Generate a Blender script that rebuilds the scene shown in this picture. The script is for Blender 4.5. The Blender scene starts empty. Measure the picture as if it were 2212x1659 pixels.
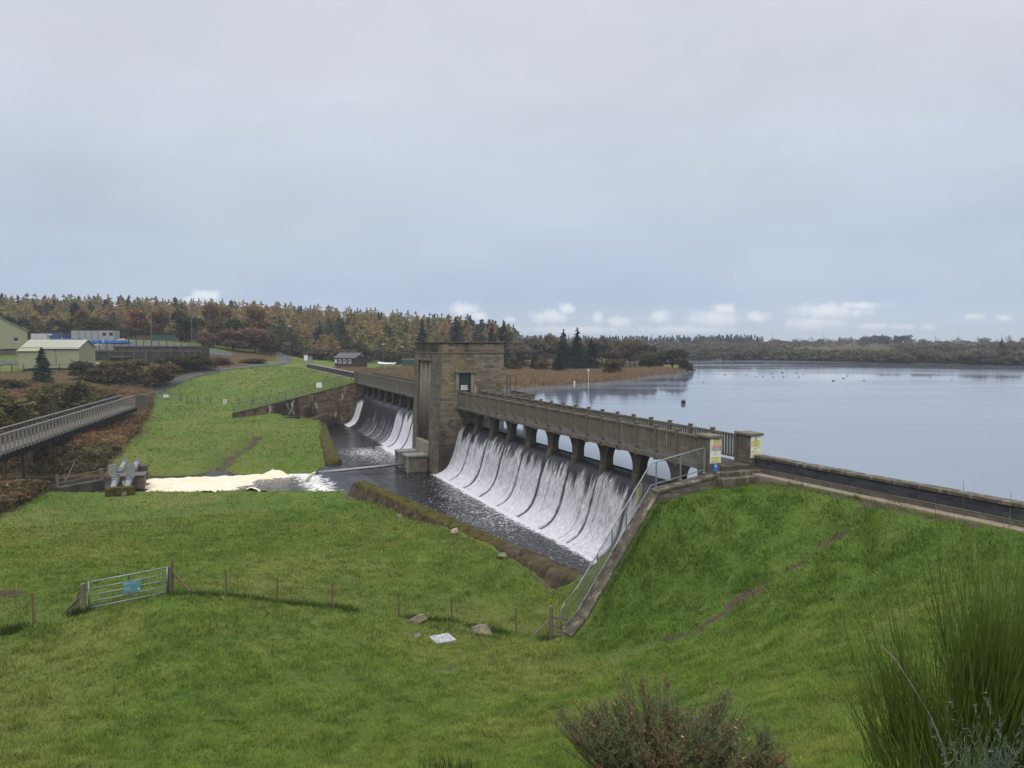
import bpy, math, random
import numpy as np
from mathutils import Vector, Matrix

R = math.radians
sc = bpy.context.scene
COL = sc.collection

# ------------------------------------------------------------------ camera
FOC, CXP, CYP = 1662.0, 1106.0, 829.5      # measured in a 2212 x 1659 copy of the photograph
PITCH = math.atan(91.5 / FOC)
CAMZ = 14.0
cam = bpy.data.cameras.new('camera'); camo = bpy.data.objects.new('camera', cam); COL.objects.link(camo)
cam.sensor_width = 36.0; cam.lens = 36.0 * FOC / 2212.0; cam.sensor_fit = 'HORIZONTAL'
cam.clip_start = 0.05; cam.clip_end = 8000
camo.location = (0, 0, CAMZ); camo.rotation_euler = (math.pi/2 - PITCH, 0, 0)
sc.camera = camo

def ray(px, py):
    x = (px-CXP)/FOC; y = -(py-CYP)/FOC; c, s = math.cos(PITCH), math.sin(PITCH)
    return np.array([x, c + y*s, -s + y*c])
def at(px, py, z):
    d = ray(px, py); t = (z-CAMZ)/d[2]; return (d[0]*t, d[1]*t, z)
def atD(px, py, D):
    d = ray(px, py); t = D/d[1]; return (d[0]*t, D, CAMZ + d[2]*t)
def lin(r, g, b):
    f = lambda c: (c/255/12.92) if c <= 10 else ((c/255+0.055)/1.055)**2.4
    return (f(r), f(g), f(b), 1.0)

# ------------------------------------------------------------------ node helper
class NT:
    def __init__(s, tree): s.t = tree; s.n = tree.nodes; s.l = tree.links
    def new(s, typ, **kw):
        n = s.n.new(typ)
        for k, v in kw.items(): setattr(n, k, v)
        return n
    def put(s, sock, v):
        if hasattr(v, 'node') or isinstance(v, bpy.types.NodeSocket): s.l.new(v, sock)
        elif v is not None: sock.default_value = v
    def math(s, op, a, b=None, c=None, clamp=False):
        n = s.new('ShaderNodeMath', operation=op, use_clamp=clamp); s.put(n.inputs[0], a)
        if b is not None: s.put(n.inputs[1], b)
        if c is not None: s.put(n.inputs[2], c)
        return n.outputs[0]
    def vmath(s, op, a, b=None):
        n = s.new('ShaderNodeVectorMath', operation=op); s.put(n.inputs[0], a)
        if b is not None: s.put(n.inputs[1], b)
        return n.outputs[0]
    def noise(s, vec, scale, detail=4, rough=0.55, dist=0.0):
        n = s.new('ShaderNodeTexNoise'); s.put(n.inputs['Vector'], vec); n.inputs['Scale'].default_value = scale
        n.inputs['Detail'].default_value = detail; n.inputs['Roughness'].default_value = rough; n.inputs['Distortion'].default_value = dist
        return n.outputs['Fac']
    def ramp(s, fac, stops, interp='LINEAR'):
        n = s.new('ShaderNodeValToRGB'); s.put(n.inputs[0], fac); cr = n.color_ramp; cr.interpolation = interp
        while len(cr.elements) < len(stops): cr.elements.new(0.5)
        for e, (p, c) in zip(cr.elements, stops):
            e.position = p; e.color = c if hasattr(c, '__len__') and len(c) == 4 else ((*c, 1) if hasattr(c, '__len__') else (c, c, c, 1))
        return n.outputs[0]
    def mix(s, fac, a, b, mode='MIX'):
        n = s.new('ShaderNodeMix', data_type='RGBA', blend_type=mode); s.put(n.inputs[0], fac)
        for i, v in ((6, a), (7, b)):
            s.put(n.inputs[i], (*v, 1) if isinstance(v, tuple) and len(v) == 3 else v)
        return n.outputs[2]
    def smooth(s, v, a, b):
        n = s.new('ShaderNodeMapRange', interpolation_type='SMOOTHSTEP'); s.put(n.inputs[0], v); s.put(n.inputs[1], a); s.put(n.inputs[2], b)
        return n.outputs[0]
    def attr(s, name, out='Fac'):
        n = s.new('ShaderNodeAttribute'); n.attribute_name = name; return n.outputs[out]
    def mapv(s, vec, scale=(1, 1, 1), loc=(0, 0, 0), rot=(0, 0, 0)):
        n = s.new('ShaderNodeMapping'); s.put(n.inputs[0], vec); n.inputs['Scale'].default_value = scale; n.inputs['Location'].default_value = loc; n.inputs['Rotation'].default_value = rot
        return n.outputs[0]
    def bump(s, h, strength=0.4, dist=0.05):
        n = s.new('ShaderNodeBump'); s.put(n.inputs['Height'], h); n.inputs['Strength'].default_value = strength; n.inputs['Distance'].default_value = dist
        return n.outputs[0]

# ------------------------------------------------------------------ world: overcast with bright cumulus low down
SUN_EL, SUN_AZ = R(52), R(184)
w = bpy.data.worlds.new('World'); sc.world = w; w.use_nodes = True
nt = NT(w.node_tree); nt.n.clear()
gen = nt.new('ShaderNodeTexCoord').outputs['Generated']
sx = nt.new('ShaderNodeSeparateXYZ'); nt.put(sx.inputs[0], gen); dx, dy, dz = sx.outputs
zc = nt.math('MAXIMUM', dz, 0.0)
base = nt.ramp(zc, [(0.0, lin(182, 199, 218)), (0.055, lin(170, 186, 212)), (0.11, lin(179, 192, 212)), (0.19, lin(188, 198, 212)),
                    (0.30, lin(202, 206, 216)), (0.42, lin(206, 207, 216)), (0.65, lin(228, 229, 234)), (1.0, lin(238, 238, 242))])
nz = nt.noise(nt.mapv(gen, (1.6, 1.6, 4.0)), 2.2, 6, 0.55, 0.3)
nz2 = nt.noise(nt.mapv(gen, (2.0, 2.0, 6.5)), 1.1, 3, 0.5)
base = nt.mix(1.0, base, nt.ramp(nz, [(0.30, 0.93), (0.70, 1.07)]), 'MULTIPLY')
base = nt.mix(nt.math('MULTIPLY', nt.smooth(nz2, 0.42, 0.68), 0.35), base, lin(196, 206, 214), 'MIX')
u = nt.math('DIVIDE', dx, nt.math('MAXIMUM', dy, 0.05)); v = nt.math('DIVIDE', dz, nt.math('MAXIMUM', dy, 0.05))
uv = nt.new('ShaderNodeCombineXYZ'); nt.put(uv.inputs[0], u); nt.put(uv.inputs[1], v)
cn = nt.noise(uv.outputs[0], 62, 7, 0.6); cn2 = nt.noise(uv.outputs[0], 16, 4, 0.5)
blobs = [(445, 637, 36, 15), (418, 646, 26, 9), (1003, 668, 40, 16), (1032, 682, 30, 10), (1100, 690, 18, 7), (1188, 684, 50, 18), (1222, 668, 22, 16), (1292, 688, 16, 16), (1335, 695, 34, 14),
         (1425, 682, 26, 20), (1545, 690, 66, 24), (1562, 668, 34, 14), (1636, 684, 30, 14), (1790, 672, 100, 20), (1860, 660, 64, 9), (1760, 700, 90, 18), (2006, 706, 24, 9), (1885, 705, 50, 9), (1955, 706, 40, 7),
         (2105, 684, 30, 9), (2168, 686, 20, 10), (1240, 712, 160, 10), (1480, 712, 140, 10)]
mx = None
for (bx, by, rx, ry) in blobs:
    d = ray(bx, by); u0, v0 = d[0]/d[1], d[2]/d[1]
    a = nt.math('DIVIDE', nt.math('SUBTRACT', u, float(u0)), rx/FOC*1.1); b = nt.math('DIVIDE', nt.math('SUBTRACT', v, float(v0)), ry/FOC*1.1)
    f = nt.math('SUBTRACT', 1.0, nt.math('SQRT', nt.math('ADD', nt.math('MULTIPLY', a, a), nt.math('MULTIPLY', b, b))))
    mx = f if mx is None else nt.math('MAXIMUM', mx, f)
m = nt.math('ADD', mx, nt.math('MULTIPLY', nt.math('SUBTRACT', cn, 0.5), 1.5))
front = nt.smooth(dy, 0.1, 0.3)
cm = nt.math('MULTIPLY', nt.math('MULTIPLY', nt.smooth(m, -0.05, 0.5), nt.smooth(cn2, 0.15, 0.5)), front)
lowb = nt.math('MULTIPLY', nt.math('MULTIPLY', nt.smooth(v, 0.055, 0.0), nt.smooth(u, -0.1, 0.15)), 0.55)
base = nt.mix(lowb, base, lin(193, 208, 222))
ccol = nt.mix(nt.smooth(m, 0.1, 0.9), lin(203, 214, 228), lin(234, 239, 246))
base = nt.mix(nt.math('MULTIPLY', cm, 0.85), base, ccol)
gain = nt.math('ADD', 1.0, nt.math('MULTIPLY', nt.smooth(zc, 0.36, 0.95), 1.15))
base = nt.vmath('MULTIPLY', base, nt.new('ShaderNodeCombineXYZ').outputs[0]) if False else nt.mix(1.0, base, gain, 'MULTIPLY')
sky = nt.new('ShaderNodeTexSky', sky_type='NISHITA'); sky.sun_disc = False; sky.sun_elevation = SUN_EL; sky.sun_rotation = SUN_AZ
bg1 = nt.new('ShaderNodeBackground'); nt.put(bg1.inputs[0], sky.outputs[0]); bg1.inputs[1].default_value = 0.1
bg2 = nt.new('ShaderNodeBackground'); nt.put(bg2.inputs[0], base); bg2.inputs[1].default_value = 1.0
ms = nt.new('ShaderNodeMixShader'); ms.inputs[0].default_value = 0.93; nt.l.new(bg1.outputs[0], ms.inputs[1]); nt.l.new(bg2.outputs[0], ms.inputs[2])
wo = nt.new('ShaderNodeOutputWorld'); nt.l.new(ms.outputs[0], wo.inputs[0])

sun = bpy.data.lights.new('sun', 'SUN'); sun.energy = 1.0; sun.angle = R(25); sun.color = (1, 0.96, 0.9)
so = bpy.data.objects.new('sun', sun); COL.objects.link(so)
sd = Vector((math.sin(SUN_AZ)*math.cos(SUN_EL), math.cos(SUN_AZ)*math.cos(SUN_EL), math.sin(SUN_EL)))
so.rotation_euler = sd.to_track_quat('Z', 'Y').to_euler(); so.location = (40, -60, 90)
vs = sc.view_settings; vs.view_transform = 'Standard'; vs.look = 'None'; vs.exposure = 0.18; vs.gamma = 1.0; vs.use_curve_mapping = False
sc.cycles.max_bounces = 6; sc.cycles.diffuse_bounces = 2; sc.cycles.glossy_bounces = 3; sc.cycles.transparent_max_bounces = 8
sc.cycles.caustics_reflective = False; sc.cycles.caustics_refractive = False

# ------------------------------------------------------------------ noise in numpy
def _hash(ix, iy, seed):
    h = (ix.astype(np.int64)*374761393 + iy.astype(np.int64)*668265263 + seed*1442695041) & 0xffffffff
    h = ((h ^ (h >> 13)) * 1274126177) & 0xffffffff
    return ((h ^ (h >> 16)) & 0xffffff) / float(0xffffff)
def vnoise(x, y, seed=0):
    x = np.asarray(x, float); y = np.asarray(y, float)
    ix, iy = np.floor(x), np.floor(y); fx, fy = x-ix, y-iy
    fx = fx*fx*(3-2*fx); fy = fy*fy*(3-2*fy)
    a, b, c, d = _hash(ix, iy, seed), _hash(ix+1, iy, seed), _hash(ix, iy+1, seed), _hash(ix+1, iy+1, seed)
    return (a*(1-fx)+b*fx)*(1-fy) + (c*(1-fx)+d*fx)*fy
def fbm(x, y, seed=0, oct=4):
    s, a, t = 0, 1, 0
    for i in range(oct): s = s + a*vnoise(np.asarray(x)*2**i, np.asarray(y)*2**i, seed+i*17); t += a; a *= 0.5
    return s/t
def sstep(x, a, b):
    t = np.clip((x-a)/(b-a), 0, 1); return t*t*(3-2*t)
def inpoly(x, y, poly):
    r = np.zeros(np.shape(x), bool); n = len(poly)
    for i in range(n):
        x1, y1 = poly[i][:2]; x2, y2 = poly[(i+1) % n][:2]
        if y1 == y2: continue
        r ^= ((y1 > y) != (y2 > y)) & (x < (x2-x1)*(y-y1)/(y2-y1)+x1)
    return r
def dpoly(x, y, pts, closed=False):
    d = np.full(np.shape(x), 1e9); n = len(pts)
    for i in range(n if closed else n-1):
        x1, y1 = pts[i][:2]; x2, y2 = pts[(i+1) % n][:2]
        L = (x2-x1)**2+(y2-y1)**2+1e-9
        t = np.clip(((x-x1)*(x2-x1)+(y-y1)*(y2-y1))/L, 0, 1)
        d = np.minimum(d, np.hypot(x-x1-t*(x2-x1), y-y1-t*(y2-y1)))
    return d

# ------------------------------------------------------------------ mesh helpers
def set_props(o, label=None, cat=None, group=None, kind=None):
    if label: o['label'] = label
    if cat: o['category'] = cat
    if group: o['group'] = group
    if kind: o['kind'] = kind
    return o
def thing(name, label, cat, loc=(0, 0, 0), rotz=0.0, group=None):
    o = bpy.data.objects.new(name, None); COL.objects.link(o); o.empty_display_size = 0.2
    o.location = loc; o.rotation_euler = (0, 0, rotz)
    return set_props(o, label, cat, group)
def np_mesh(name, V, F, mat=None, parent=None, smooth=False, attrs=None, cols=None):
    """V (n,3); F (m,k) of one face size."""
    V = np.ascontiguousarray(V, dtype=np.float32); F = np.ascontiguousarray(F, dtype=np.int32); m, k = F.shape
    me = bpy.data.meshes.new(name); me.vertices.add(len(V)); me.vertices.foreach_set('co', V.ravel())
    me.loops.add(m*k); me.loops.foreach_set('vertex_index', F.ravel())
    me.polygons.add(m); me.polygons.foreach_set('loop_start', np.arange(0, m*k, k, dtype=np.int32)); me.polygons.foreach_set('loop_total', np.full(m, k, dtype=np.int32))
    if smooth: me.polygons.foreach_set('use_smooth', np.ones(m, bool))
    for an, av in (attrs or {}).items():
        a = me.attributes.new(an, 'FLOAT', 'POINT'); a.data.foreach_set('value', np.ascontiguousarray(av, dtype=np.float32).ravel())
    for an, av in (cols or {}).items():
        a = me.attributes.new(an, 'FLOAT_COLOR', 'POINT'); a.data.foreach_set('color', np.ascontiguousarray(av, dtype=np.float32).ravel())
    me.update(calc_edges=True)
    if mat: me.materials.append(mat)
    o = bpy.data.objects.new(name, me); COL.objects.link(o)
    if parent: o.parent = parent
    return o
def grid_faces(n, m):
    i = np.arange(n-1)[:, None]*m + np.arange(m-1)[None, :]
    return np.stack([i, i+1, i+m+1, i+m], -1).reshape(-1, 4)
class MB:
    def __init__(s): s.v = []; s.f = []
    def add(s, V, F):
        o = len(s.v); s.v += [tuple(map(float, p)) for p in V]; s.f += [tuple(i+o for i in f) for f in F]; return s
    def hexa(s, c):
        return s.add(c, [(3, 2, 1, 0), (4, 5, 6, 7), (0, 1, 5, 4), (1, 2, 6, 5), (2, 3, 7, 6), (3, 0, 4, 7)])
    def box(s, x0, x1, y0, y1, z0, z1):
        return s.hexa([(x0, y0, z0), (x1, y0, z0), (x1, y1, z0), (x0, y1, z0), (x0, y0, z1), (x1, y0, z1), (x1, y1, z1), (x0, y1, z1)])
    def prism(s, pts, off):
        n = len(pts); off = np.array(off); P = [np.array(p, float) for p in pts]
        return s.add(P+[p+off for p in P], [tuple(range(n))[::-1], tuple(range(n, 2*n))]+[(i, (i+1) % n, (i+1) % n+n, i+n) for i in range(n)])
    def tube(s, pts, r, n=8):
        P = [Vector(p) for p in pts]; k = len(P); rr = r if hasattr(r, '__len__') else [r]*k
        V = []; F = []; up = Vector((0, 0, 1)); prev = None
        for i in range(k):
            d = (P[min(i+1, k-1)]-P[max(i-1, 0)]).normalized()
            a = prev if prev is not None else (up.cross(d) if abs(d.z) < 0.95 else Vector((1, 0, 0)).cross(d))
            a = (a - d*a.dot(d)); a = a.normalized() if a.length > 1e-6 else d.orthogonal().normalized(); b = d.cross(a); prev = a
            for j in range(n):
                t = 2*math.pi*j/n; V.append(P[i]+(a*math.cos(t)+b*math.sin(t))*rr[i])
        for i in range(k-1):
            for j in range(n): F.append((i*n+j, i*n+(j+1) % n, (i+1)*n+(j+1) % n, (i+1)*n+j))
        F.append(tuple(range(n))[::-1]); F.append(tuple(range((k-1)*n, k*n)))
        return s.add(V, F)
    def bar(s, p0, p1, w, h):
        """rectangular bar between two points, width w sideways, height h vertical"""
        p0, p1 = Vector(p0), Vector(p1); d = (p1-p0).normalized(); a = Vector((0, 0, 1)).cross(d)
        a = a.normalized() if a.length > 1e-5 else Vector((1, 0, 0)); b = d.cross(a)
        c = [a*-w/2+b*-h/2, a*w/2+b*-h/2, a*w/2+b*h/2, a*-w/2+b*h/2]
        return s.hexa([p0+q for q in c]+[p1+q for q in c])
    def ball(s, c, r, seg=10, rings=6, rough=0, seed=0):
        rx, ry, rz = r if hasattr(r, '__len__') else (r, r, r); rnd = random.Random(seed); V = []; F = []
        V.append((c[0], c[1], c[2]-rz))
        for i in range(1, rings):
            ph = -math.pi/2+math.pi*i/rings
            for j in range(seg):
                t = 2*math.pi*j/seg; k = 1+rnd.uniform(-rough, rough)
                V.append((c[0]+rx*k*math.cos(ph)*math.cos(t), c[1]+ry*k*math.cos(ph)*math.sin(t), c[2]+rz*k*math.sin(ph)))
        V.append((c[0], c[1], c[2]+rz)); top = len(V)-1
        for j in range(seg): F.append((0, 1+(j+1) % seg, 1+j)); F.append((top, top-seg+j, top-seg+(j+1) % seg))
        for i in range(rings-2):
            for j in range(seg):
                a = 1+i*seg+j; b = 1+i*seg+(j+1) % seg; F.append((a, b, b+seg, a+seg))
        return s.add(V, F)
    def build(s, name, mat, parent=None, smooth=False, bevel=0, seg=2):
        me = bpy.data.meshes.new(name); me.from_pydata(s.v, [], s.f); me.update(); me.materials.append(mat)
        if smooth: me.polygons.foreach_set('use_smooth', [True]*len(me.polygons))
        o = bpy.data.objects.new(name, me); COL.objects.link(o)
        if parent: o.parent = parent
        if bevel:
            b = o.modifiers.new('bevel', 'BEVEL'); b.width = bevel; b.segments = seg; b.limit_method = 'ANGLE'; b.angle_limit = R(40)
        return o
def copy_tree(o, parent=None):
    c = o.copy(); COL.objects.link(c)
    if parent: c.parent = parent
    for ch in list(o.children): copy_tree(ch, c)
    return c
# ------------------------------------------------------------------ materials
def new_mat(name):
    m = bpy.data.materials.new(name); m.use_nodes = True; t = NT(m.node_tree); b = t.n['Principled BSDF']
    return m, t, b
def obj_co(t): return t.new('ShaderNodeTexCoord').outputs['Object']
def pos_co(t): return t.new('ShaderNodeNewGeometry').outputs['Position']
def mat_plain(name, col, var=0.18, scale=2.0, rough=0.8, metal=0.0, bump=0.15, fine=25, spec=0.4, stain=None, world=False, speck=None):
    m, t, b = new_mat(name); co = pos_co(t) if world else obj_co(t)
    n1 = t.noise(co, scale, 5); n2 = t.noise(co, fine, 4, 0.6)
    n = t.math('ADD', t.math('MULTIPLY', n1, 0.65), t.math('MULTIPLY', n2, 0.35))
    c = np.array(col[:3]); lo = tuple(c*(1-2*var)); hi = tuple(np.minimum(c*(1+2*var), 0.95))
    k = t.ramp(n, [(0.28, lo), (0.72, hi)])
    if speck: k = t.mix(t.math('MULTIPLY', t.smooth(t.noise(co, 9, 5, 0.7), 0.60, 0.68), 0.6), k, speck)
    if stain:
        scol, amt, sscale = stain
        k = t.mix(t.math('MULTIPLY', t.smooth(t.noise(t.mapv(co, (1, 1, 0.35)), sscale, 5, 0.65), 0.48, 0.72), amt), k, scol)
    t.put(b.inputs['Base Color'], k); b.inputs['Roughness'].default_value = rough; b.inputs['Metallic'].default_value = metal
    b.inputs['Specular IOR Level'].default_value = spec
    if bump: t.put(b.inputs['Normal'], t.bump(n2, bump, 0.02))
    return m
def mat_masonry(name, cols, mortar, bw=0.55, bh=0.25, stains=(), bump=0.5, mort=0.02, warm=None, shift=0.0):
    """coursed stone; (x+y, z) of the object's own space carries the courses"""
    m, t, b = new_mat(name); co = obj_co(t)
    s = t.new('ShaderNodeSeparateXYZ'); t.put(s.inputs[0], co); c = t.new('ShaderNodeCombineXYZ')
    t.put(c.inputs[0], t.math('ADD', s.outputs[0], s.outputs[1])); t.put(c.inputs[1], s.outputs[2])
    br = t.new('ShaderNodeTexBrick'); t.put(br.inputs['Vector'], c.outputs[0]); br.inputs['Scale'].default_value = 1.0
    br.inputs['Brick Width'].default_value = bw; br.inputs['Row Height'].default_value = bh; br.inputs['Mortar Size'].default_value = mort
    br.inputs['Mortar Smooth'].default_value = 0.3; br.inputs['Bias'].default_value = shift; br.offset = 0.43
    br.inputs['Color1'].default_value = (0, 0, 0, 1); br.inputs['Color2'].default_value = (1, 1, 1, 1); br.inputs['Mortar'].default_value = (0.5, 0.5, 0.5, 1)
    n = t.noise(co, 1.3, 6, 0.65); n2 = t.noise(co, 14, 4, 0.65)
    sel = t.math('ADD', t.math('MULTIPLY', br.outputs['Color'], 0.55), t.math('MULTIPLY', n, 0.45))
    k = t.ramp(sel, [(0.15, cols[0]), (0.45, cols[1]), (0.8, cols[2])])
    k = t.mix(br.outputs['Fac'], k, mortar)
    k = t.mix(0.8, k, t.ramp(n2, [(0.3, 0.62), (0.7, 1.3)]), 'MULTIPLY')
    for (scol, amt, sc_, lo, hi, st, off) in stains:
        f = t.smooth(t.noise(t.mapv(co, (1, 1, st), (off, off*2.1, off*0.7)), sc_, 6, 0.65), lo, hi)
        k = t.mix(t.math('MULTIPLY', f, amt), k, scol)
    if warm:
        k = t.mix(warm[1](t, s.outputs[2], n), k, warm[0])
    t.put(b.inputs['Base Color'], k); b.inputs['Roughness'].default_value = 0.85; b.inputs['Specular IOR Level'].default_value = 0.3
    h = t.math('ADD', t.math('MULTIPLY', br.outputs['Fac'], -1.0), t.math('MULTIPLY', n2, 0.8))
    t.put(b.inputs['Normal'], t.bump(h, bump, 0.03))
    return m
def mat_leaf(name, rough=0.7, trans=0.25, lo=0.45, hi=1.6, spread=0.12):
    """leaf-sized faces: the object's own colour, varied leaf by leaf"""
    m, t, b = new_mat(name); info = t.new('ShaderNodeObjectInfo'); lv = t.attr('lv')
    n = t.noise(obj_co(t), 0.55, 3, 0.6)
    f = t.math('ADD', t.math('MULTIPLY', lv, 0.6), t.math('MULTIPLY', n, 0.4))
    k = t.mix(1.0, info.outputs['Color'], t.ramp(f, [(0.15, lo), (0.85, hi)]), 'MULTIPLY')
    hs = t.new('ShaderNodeHueSaturation'); t.put(hs.inputs['Color'], k)
    t.put(hs.inputs['Hue'], t.math('ADD', 0.5-spread*0.25, t.math('MULTIPLY', lv, spread*0.5)))
    k = hs.outputs[0]
    dif = t.new('ShaderNodeBsdfDiffuse'); t.put(dif.inputs[0], k); tr = t.new('ShaderNodeBsdfTranslucent'); t.put(tr.inputs[0], k)
    mx = t.new('ShaderNodeMixShader'); mx.inputs[0].default_value = trans; t.l.new(dif.outputs[0], mx.inputs[1]); t.l.new(tr.outputs[0], mx.inputs[2])
    t.l.new(mx.outputs[0], t.n['Material Output'].inputs[0]); t.n.remove(b)
    return m
def grass_nodes(t):
    pos = pos_co(t)
    n1 = t.noise(pos, 0.06, 4, 0.6); n2 = t.noise(pos, 0.42, 5, 0.62); n3 = t.noise(pos, 2.3, 5, 0.65); n4 = t.noise(t.mapv(pos, (1, 1, 1), (31, 7, 0)), 0.11, 4, 0.65)
    f = t.math('ADD', t.math('MULTIPLY', n2, 0.55), t.math('MULTIPLY', n3, 0.45))
    k = t.ramp(f, [(0.20, (0.044, 0.082, 0.014)), (0.42, (0.084, 0.138, 0.023)), (0.58, (0.120, 0.176, 0.032)), (0.80, (0.180, 0.226, 0.052))])
    yel = t.math('MULTIPLY', t.smooth(n4, 0.42, 0.64), 0.9)
    k = t.mix(yel, k, t.ramp(n3, [(0.3, (0.108, 0.138, 0.028)), (0.7, (0.185, 0.204, 0.054))]))
    brn = t.math('MULTIPLY', t.smooth(t.noise(t.mapv(pos, (1, 1, 1), (5, 90, 0)), 0.23, 6, 0.7), 0.60, 0.76), 0.55)
    k = t.mix(brn, k, (0.135, 0.118, 0.038))
    z = t.new('ShaderNodeSeparateColor'); t.put(z.inputs[0], t.attr('zone', 'Color'))
    # zone red: rough ground with dead bracken; green: bare trodden soil; blue: lush dark grass
    rough = t.ramp(t.noise(pos, 0.9, 6, 0.7), [(0.3, (0.05, 0.045, 0.018)), (0.5, (0.095, 0.065, 0.026)), (0.7, (0.15, 0.105, 0.05))])
    k = t.mix(t.smooth(t.math('ADD', z.outputs[2], t.math('MULTIPLY', t.math('SUBTRACT', n3, 0.5), 0.5)), 0.2, 0.9), k,
              t.ramp(f, [(0.24, (0.046, 0.088, 0.014)), (0.5, (0.088, 0.145, 0.023)), (0.76, (0.155, 0.208, 0.046))]))
    k = t.mix(t.smooth(t.math('ADD', z.outputs[0], t.math('MULTIPLY', t.math('SUBTRACT', n3, 0.5), 0.6)), 0.35, 0.65), k, rough)
    soil = t.ramp(n3, [(0.3, (0.056, 0.046, 0.030)), (0.7, (0.125, 0.100, 0.066))])
    k = t.mix(t.smooth(t.math('ADD', z.outputs[1], t.math('MULTIPLY', t.math('SUBTRACT', n3, 0.5), 0.9)), 0.42, 0.72), k, soil)
    return k, n3, pos
def mat_grass(name, blades):
    m, t, b = new_mat(name); k, n3, pos = grass_nodes(t)
    if blades:
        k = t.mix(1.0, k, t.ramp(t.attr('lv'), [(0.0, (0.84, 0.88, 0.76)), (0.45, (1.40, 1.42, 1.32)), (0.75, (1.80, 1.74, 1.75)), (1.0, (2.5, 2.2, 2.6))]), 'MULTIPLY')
        dif = t.new('ShaderNodeBsdfDiffuse'); t.put(dif.inputs[0], k); tr = t.new('ShaderNodeBsdfTranslucent'); t.put(tr.inputs[0], k)
        mx = t.new('ShaderNodeMixShader'); mx.inputs[0].default_value = 0.3; t.l.new(dif.outputs[0], mx.inputs[1]); t.l.new(tr.outputs[0], mx.inputs[2])
        t.l.new(mx.outputs[0], t.n['Material Output'].inputs[0]); t.n.remove(b)
    else:
        k = t.mix(1.0, k, (0.94, 0.94, 0.92), 'MULTIPLY'); t.put(b.inputs['Base Color'], k); b.inputs['Roughness'].default_value = 0.9; b.inputs['Specular IOR Level'].default_value = 0.15
        h = t.math('ADD', t.math('MULTIPLY', n3, 1.0), t.math('MULTIPLY', t.noise(pos, 9, 4, 0.7), 0.6))
        t.put(b.inputs['Normal'], t.bump(h, 0.9, 0.18))
    return m
def mat_lake():
    m, t, b = new_mat('lake_water'); pos = pos_co(t)
    t.put(b.inputs['Base Color'], (0.16, 0.185, 0.23, 1)); b.inputs['Roughness'].default_value = 0.04; b.inputs['IOR'].default_value = 2.4
    big = t.smooth(t.noise(t.mapv(pos, (0.012, 0.05, 1), (0, 0, 0), (0, 0, 0.25)), 1.0, 4, 0.6), 0.42, 0.62)
    n = t.noise(t.mapv(pos, (0.6, 1.8, 1)), 1.0, 3, 0.5)
    t.put(b.inputs['Roughness'], t.math('ADD', 0.04, t.math('MULTIPLY', big, 0.10)))
    t.put(b.inputs['Normal'], t.bump(t.math('MULTIPLY', n, t.math('ADD', 0.12, t.math('MULTIPLY', big, 0.9))), 0.42, 0.03))
    return m
def mat_pool(name, dark, foamcol, scale=4.2):
    m, t, b = new_mat(name); pos = pos_co(t); fo = t.attr('foam')
    n = t.noise(t.mapv(pos, (1.0, 1.5, 1), (0, 0, 0), (0, 0, R(22))), scale, 5, 0.62, 0.4); n2 = t.noise(t.mapv(pos, (0.7, 3.2, 1), (4, 2, 0), (0, 0, R(-8))), 1.6, 4, 0.6)
    vo = t.new('ShaderNodeTexVoronoi'); t.put(vo.inputs['Vector'], t.mapv(pos, (1.3, 2.2, 1), (0, 0, 0), (0, 0, R(15)))); vo.inputs['Scale'].default_value = 3.6
    sp = t.math('ADD', t.math('MULTIPLY', n, 0.75), t.math('MULTIPLY', t.math('SUBTRACT', 0.55, vo.outputs['Distance']), 0.35))
    sp = t.math('ADD', sp, t.math('MULTIPLY', n2, 0.2))
    f = t.smooth(t.math('ADD', sp, t.math('MULTIPLY', fo, 0.62)), 0.715, 0.83)
    t.put(b.inputs['Base Color'], t.mix(f, dark, foamcol))
    t.put(b.inputs['Roughness'], t.math('ADD', 0.07, t.math('MULTIPLY', f, 0.6))); b.inputs['IOR'].default_value = 1.33
    t.put(b.inputs['Normal'], t.bump(t.math('ADD', t.math('ADD', n2, n), f), 0.6, 0.08))
    return m
def mat_fall(name):
    """thin water running down the weir: 'foam' says how much white water there is"""
    m, t, b = new_mat(name); uvx = t.new('ShaderNodeCombineXYZ'); t.put(uvx.inputs[0], t.attr('run')); t.put(uvx.inputs[1], t.attr('drop'))
    n = t.noise(t.mapv(uvx.outputs[0], (5.0, 0.9, 1)), 1.0, 7, 0.70, 0.25); n2 = t.noise(t.mapv(uvx.outputs[0], (16.0, 2.2, 1), (3, 9, 0)), 1.0, 4, 0.65)
    s = t.math('ADD', t.math('MULTIPLY', n, 0.6), t.math('MULTIPLY', n2, 0.4)); fo = t.attr('foam')
    f = t.smooth(t.math('ADD', t.math('MULTIPLY', fo, 0.9), t.math('MULTIPLY', t.math('SUBTRACT', s, 0.5), 1.75)), 0.05, 0.85)
    t.put(b.inputs['Base Color'], t.mix(f, (0.020, 0.020, 0.027), t.ramp(n2, [(0.25, (0.27, 0.27, 0.305)), (0.68, (0.78, 0.78, 0.80))])))
    t.put(b.inputs['Roughness'], t.math('ADD', 0.28, t.math('MULTIPLY', f, 0.4))); b.inputs['IOR'].default_value = 1.3
    t.put(b.inputs['Normal'], t.bump(s, 0.75, 0.06))
    return m
def mat_grain(name, col, rough=0.8, stretch=(14, 14, 1.2), var=0.3):
    m, t, b = new_mat(name); n = t.noise(t.mapv(obj_co(t), stretch), 1.0, 5, 0.65); c = np.array(col)
    t.put(b.inputs['Base Color'], t.ramp(n, [(0.25, tuple(c*(1-var))), (0.75, tuple(c*(1+var)))])); b.inputs['Roughness'].default_value = rough
    t.put(b.inputs['Normal'], t.bump(n, 0.3, 0.01)); return m

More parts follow.
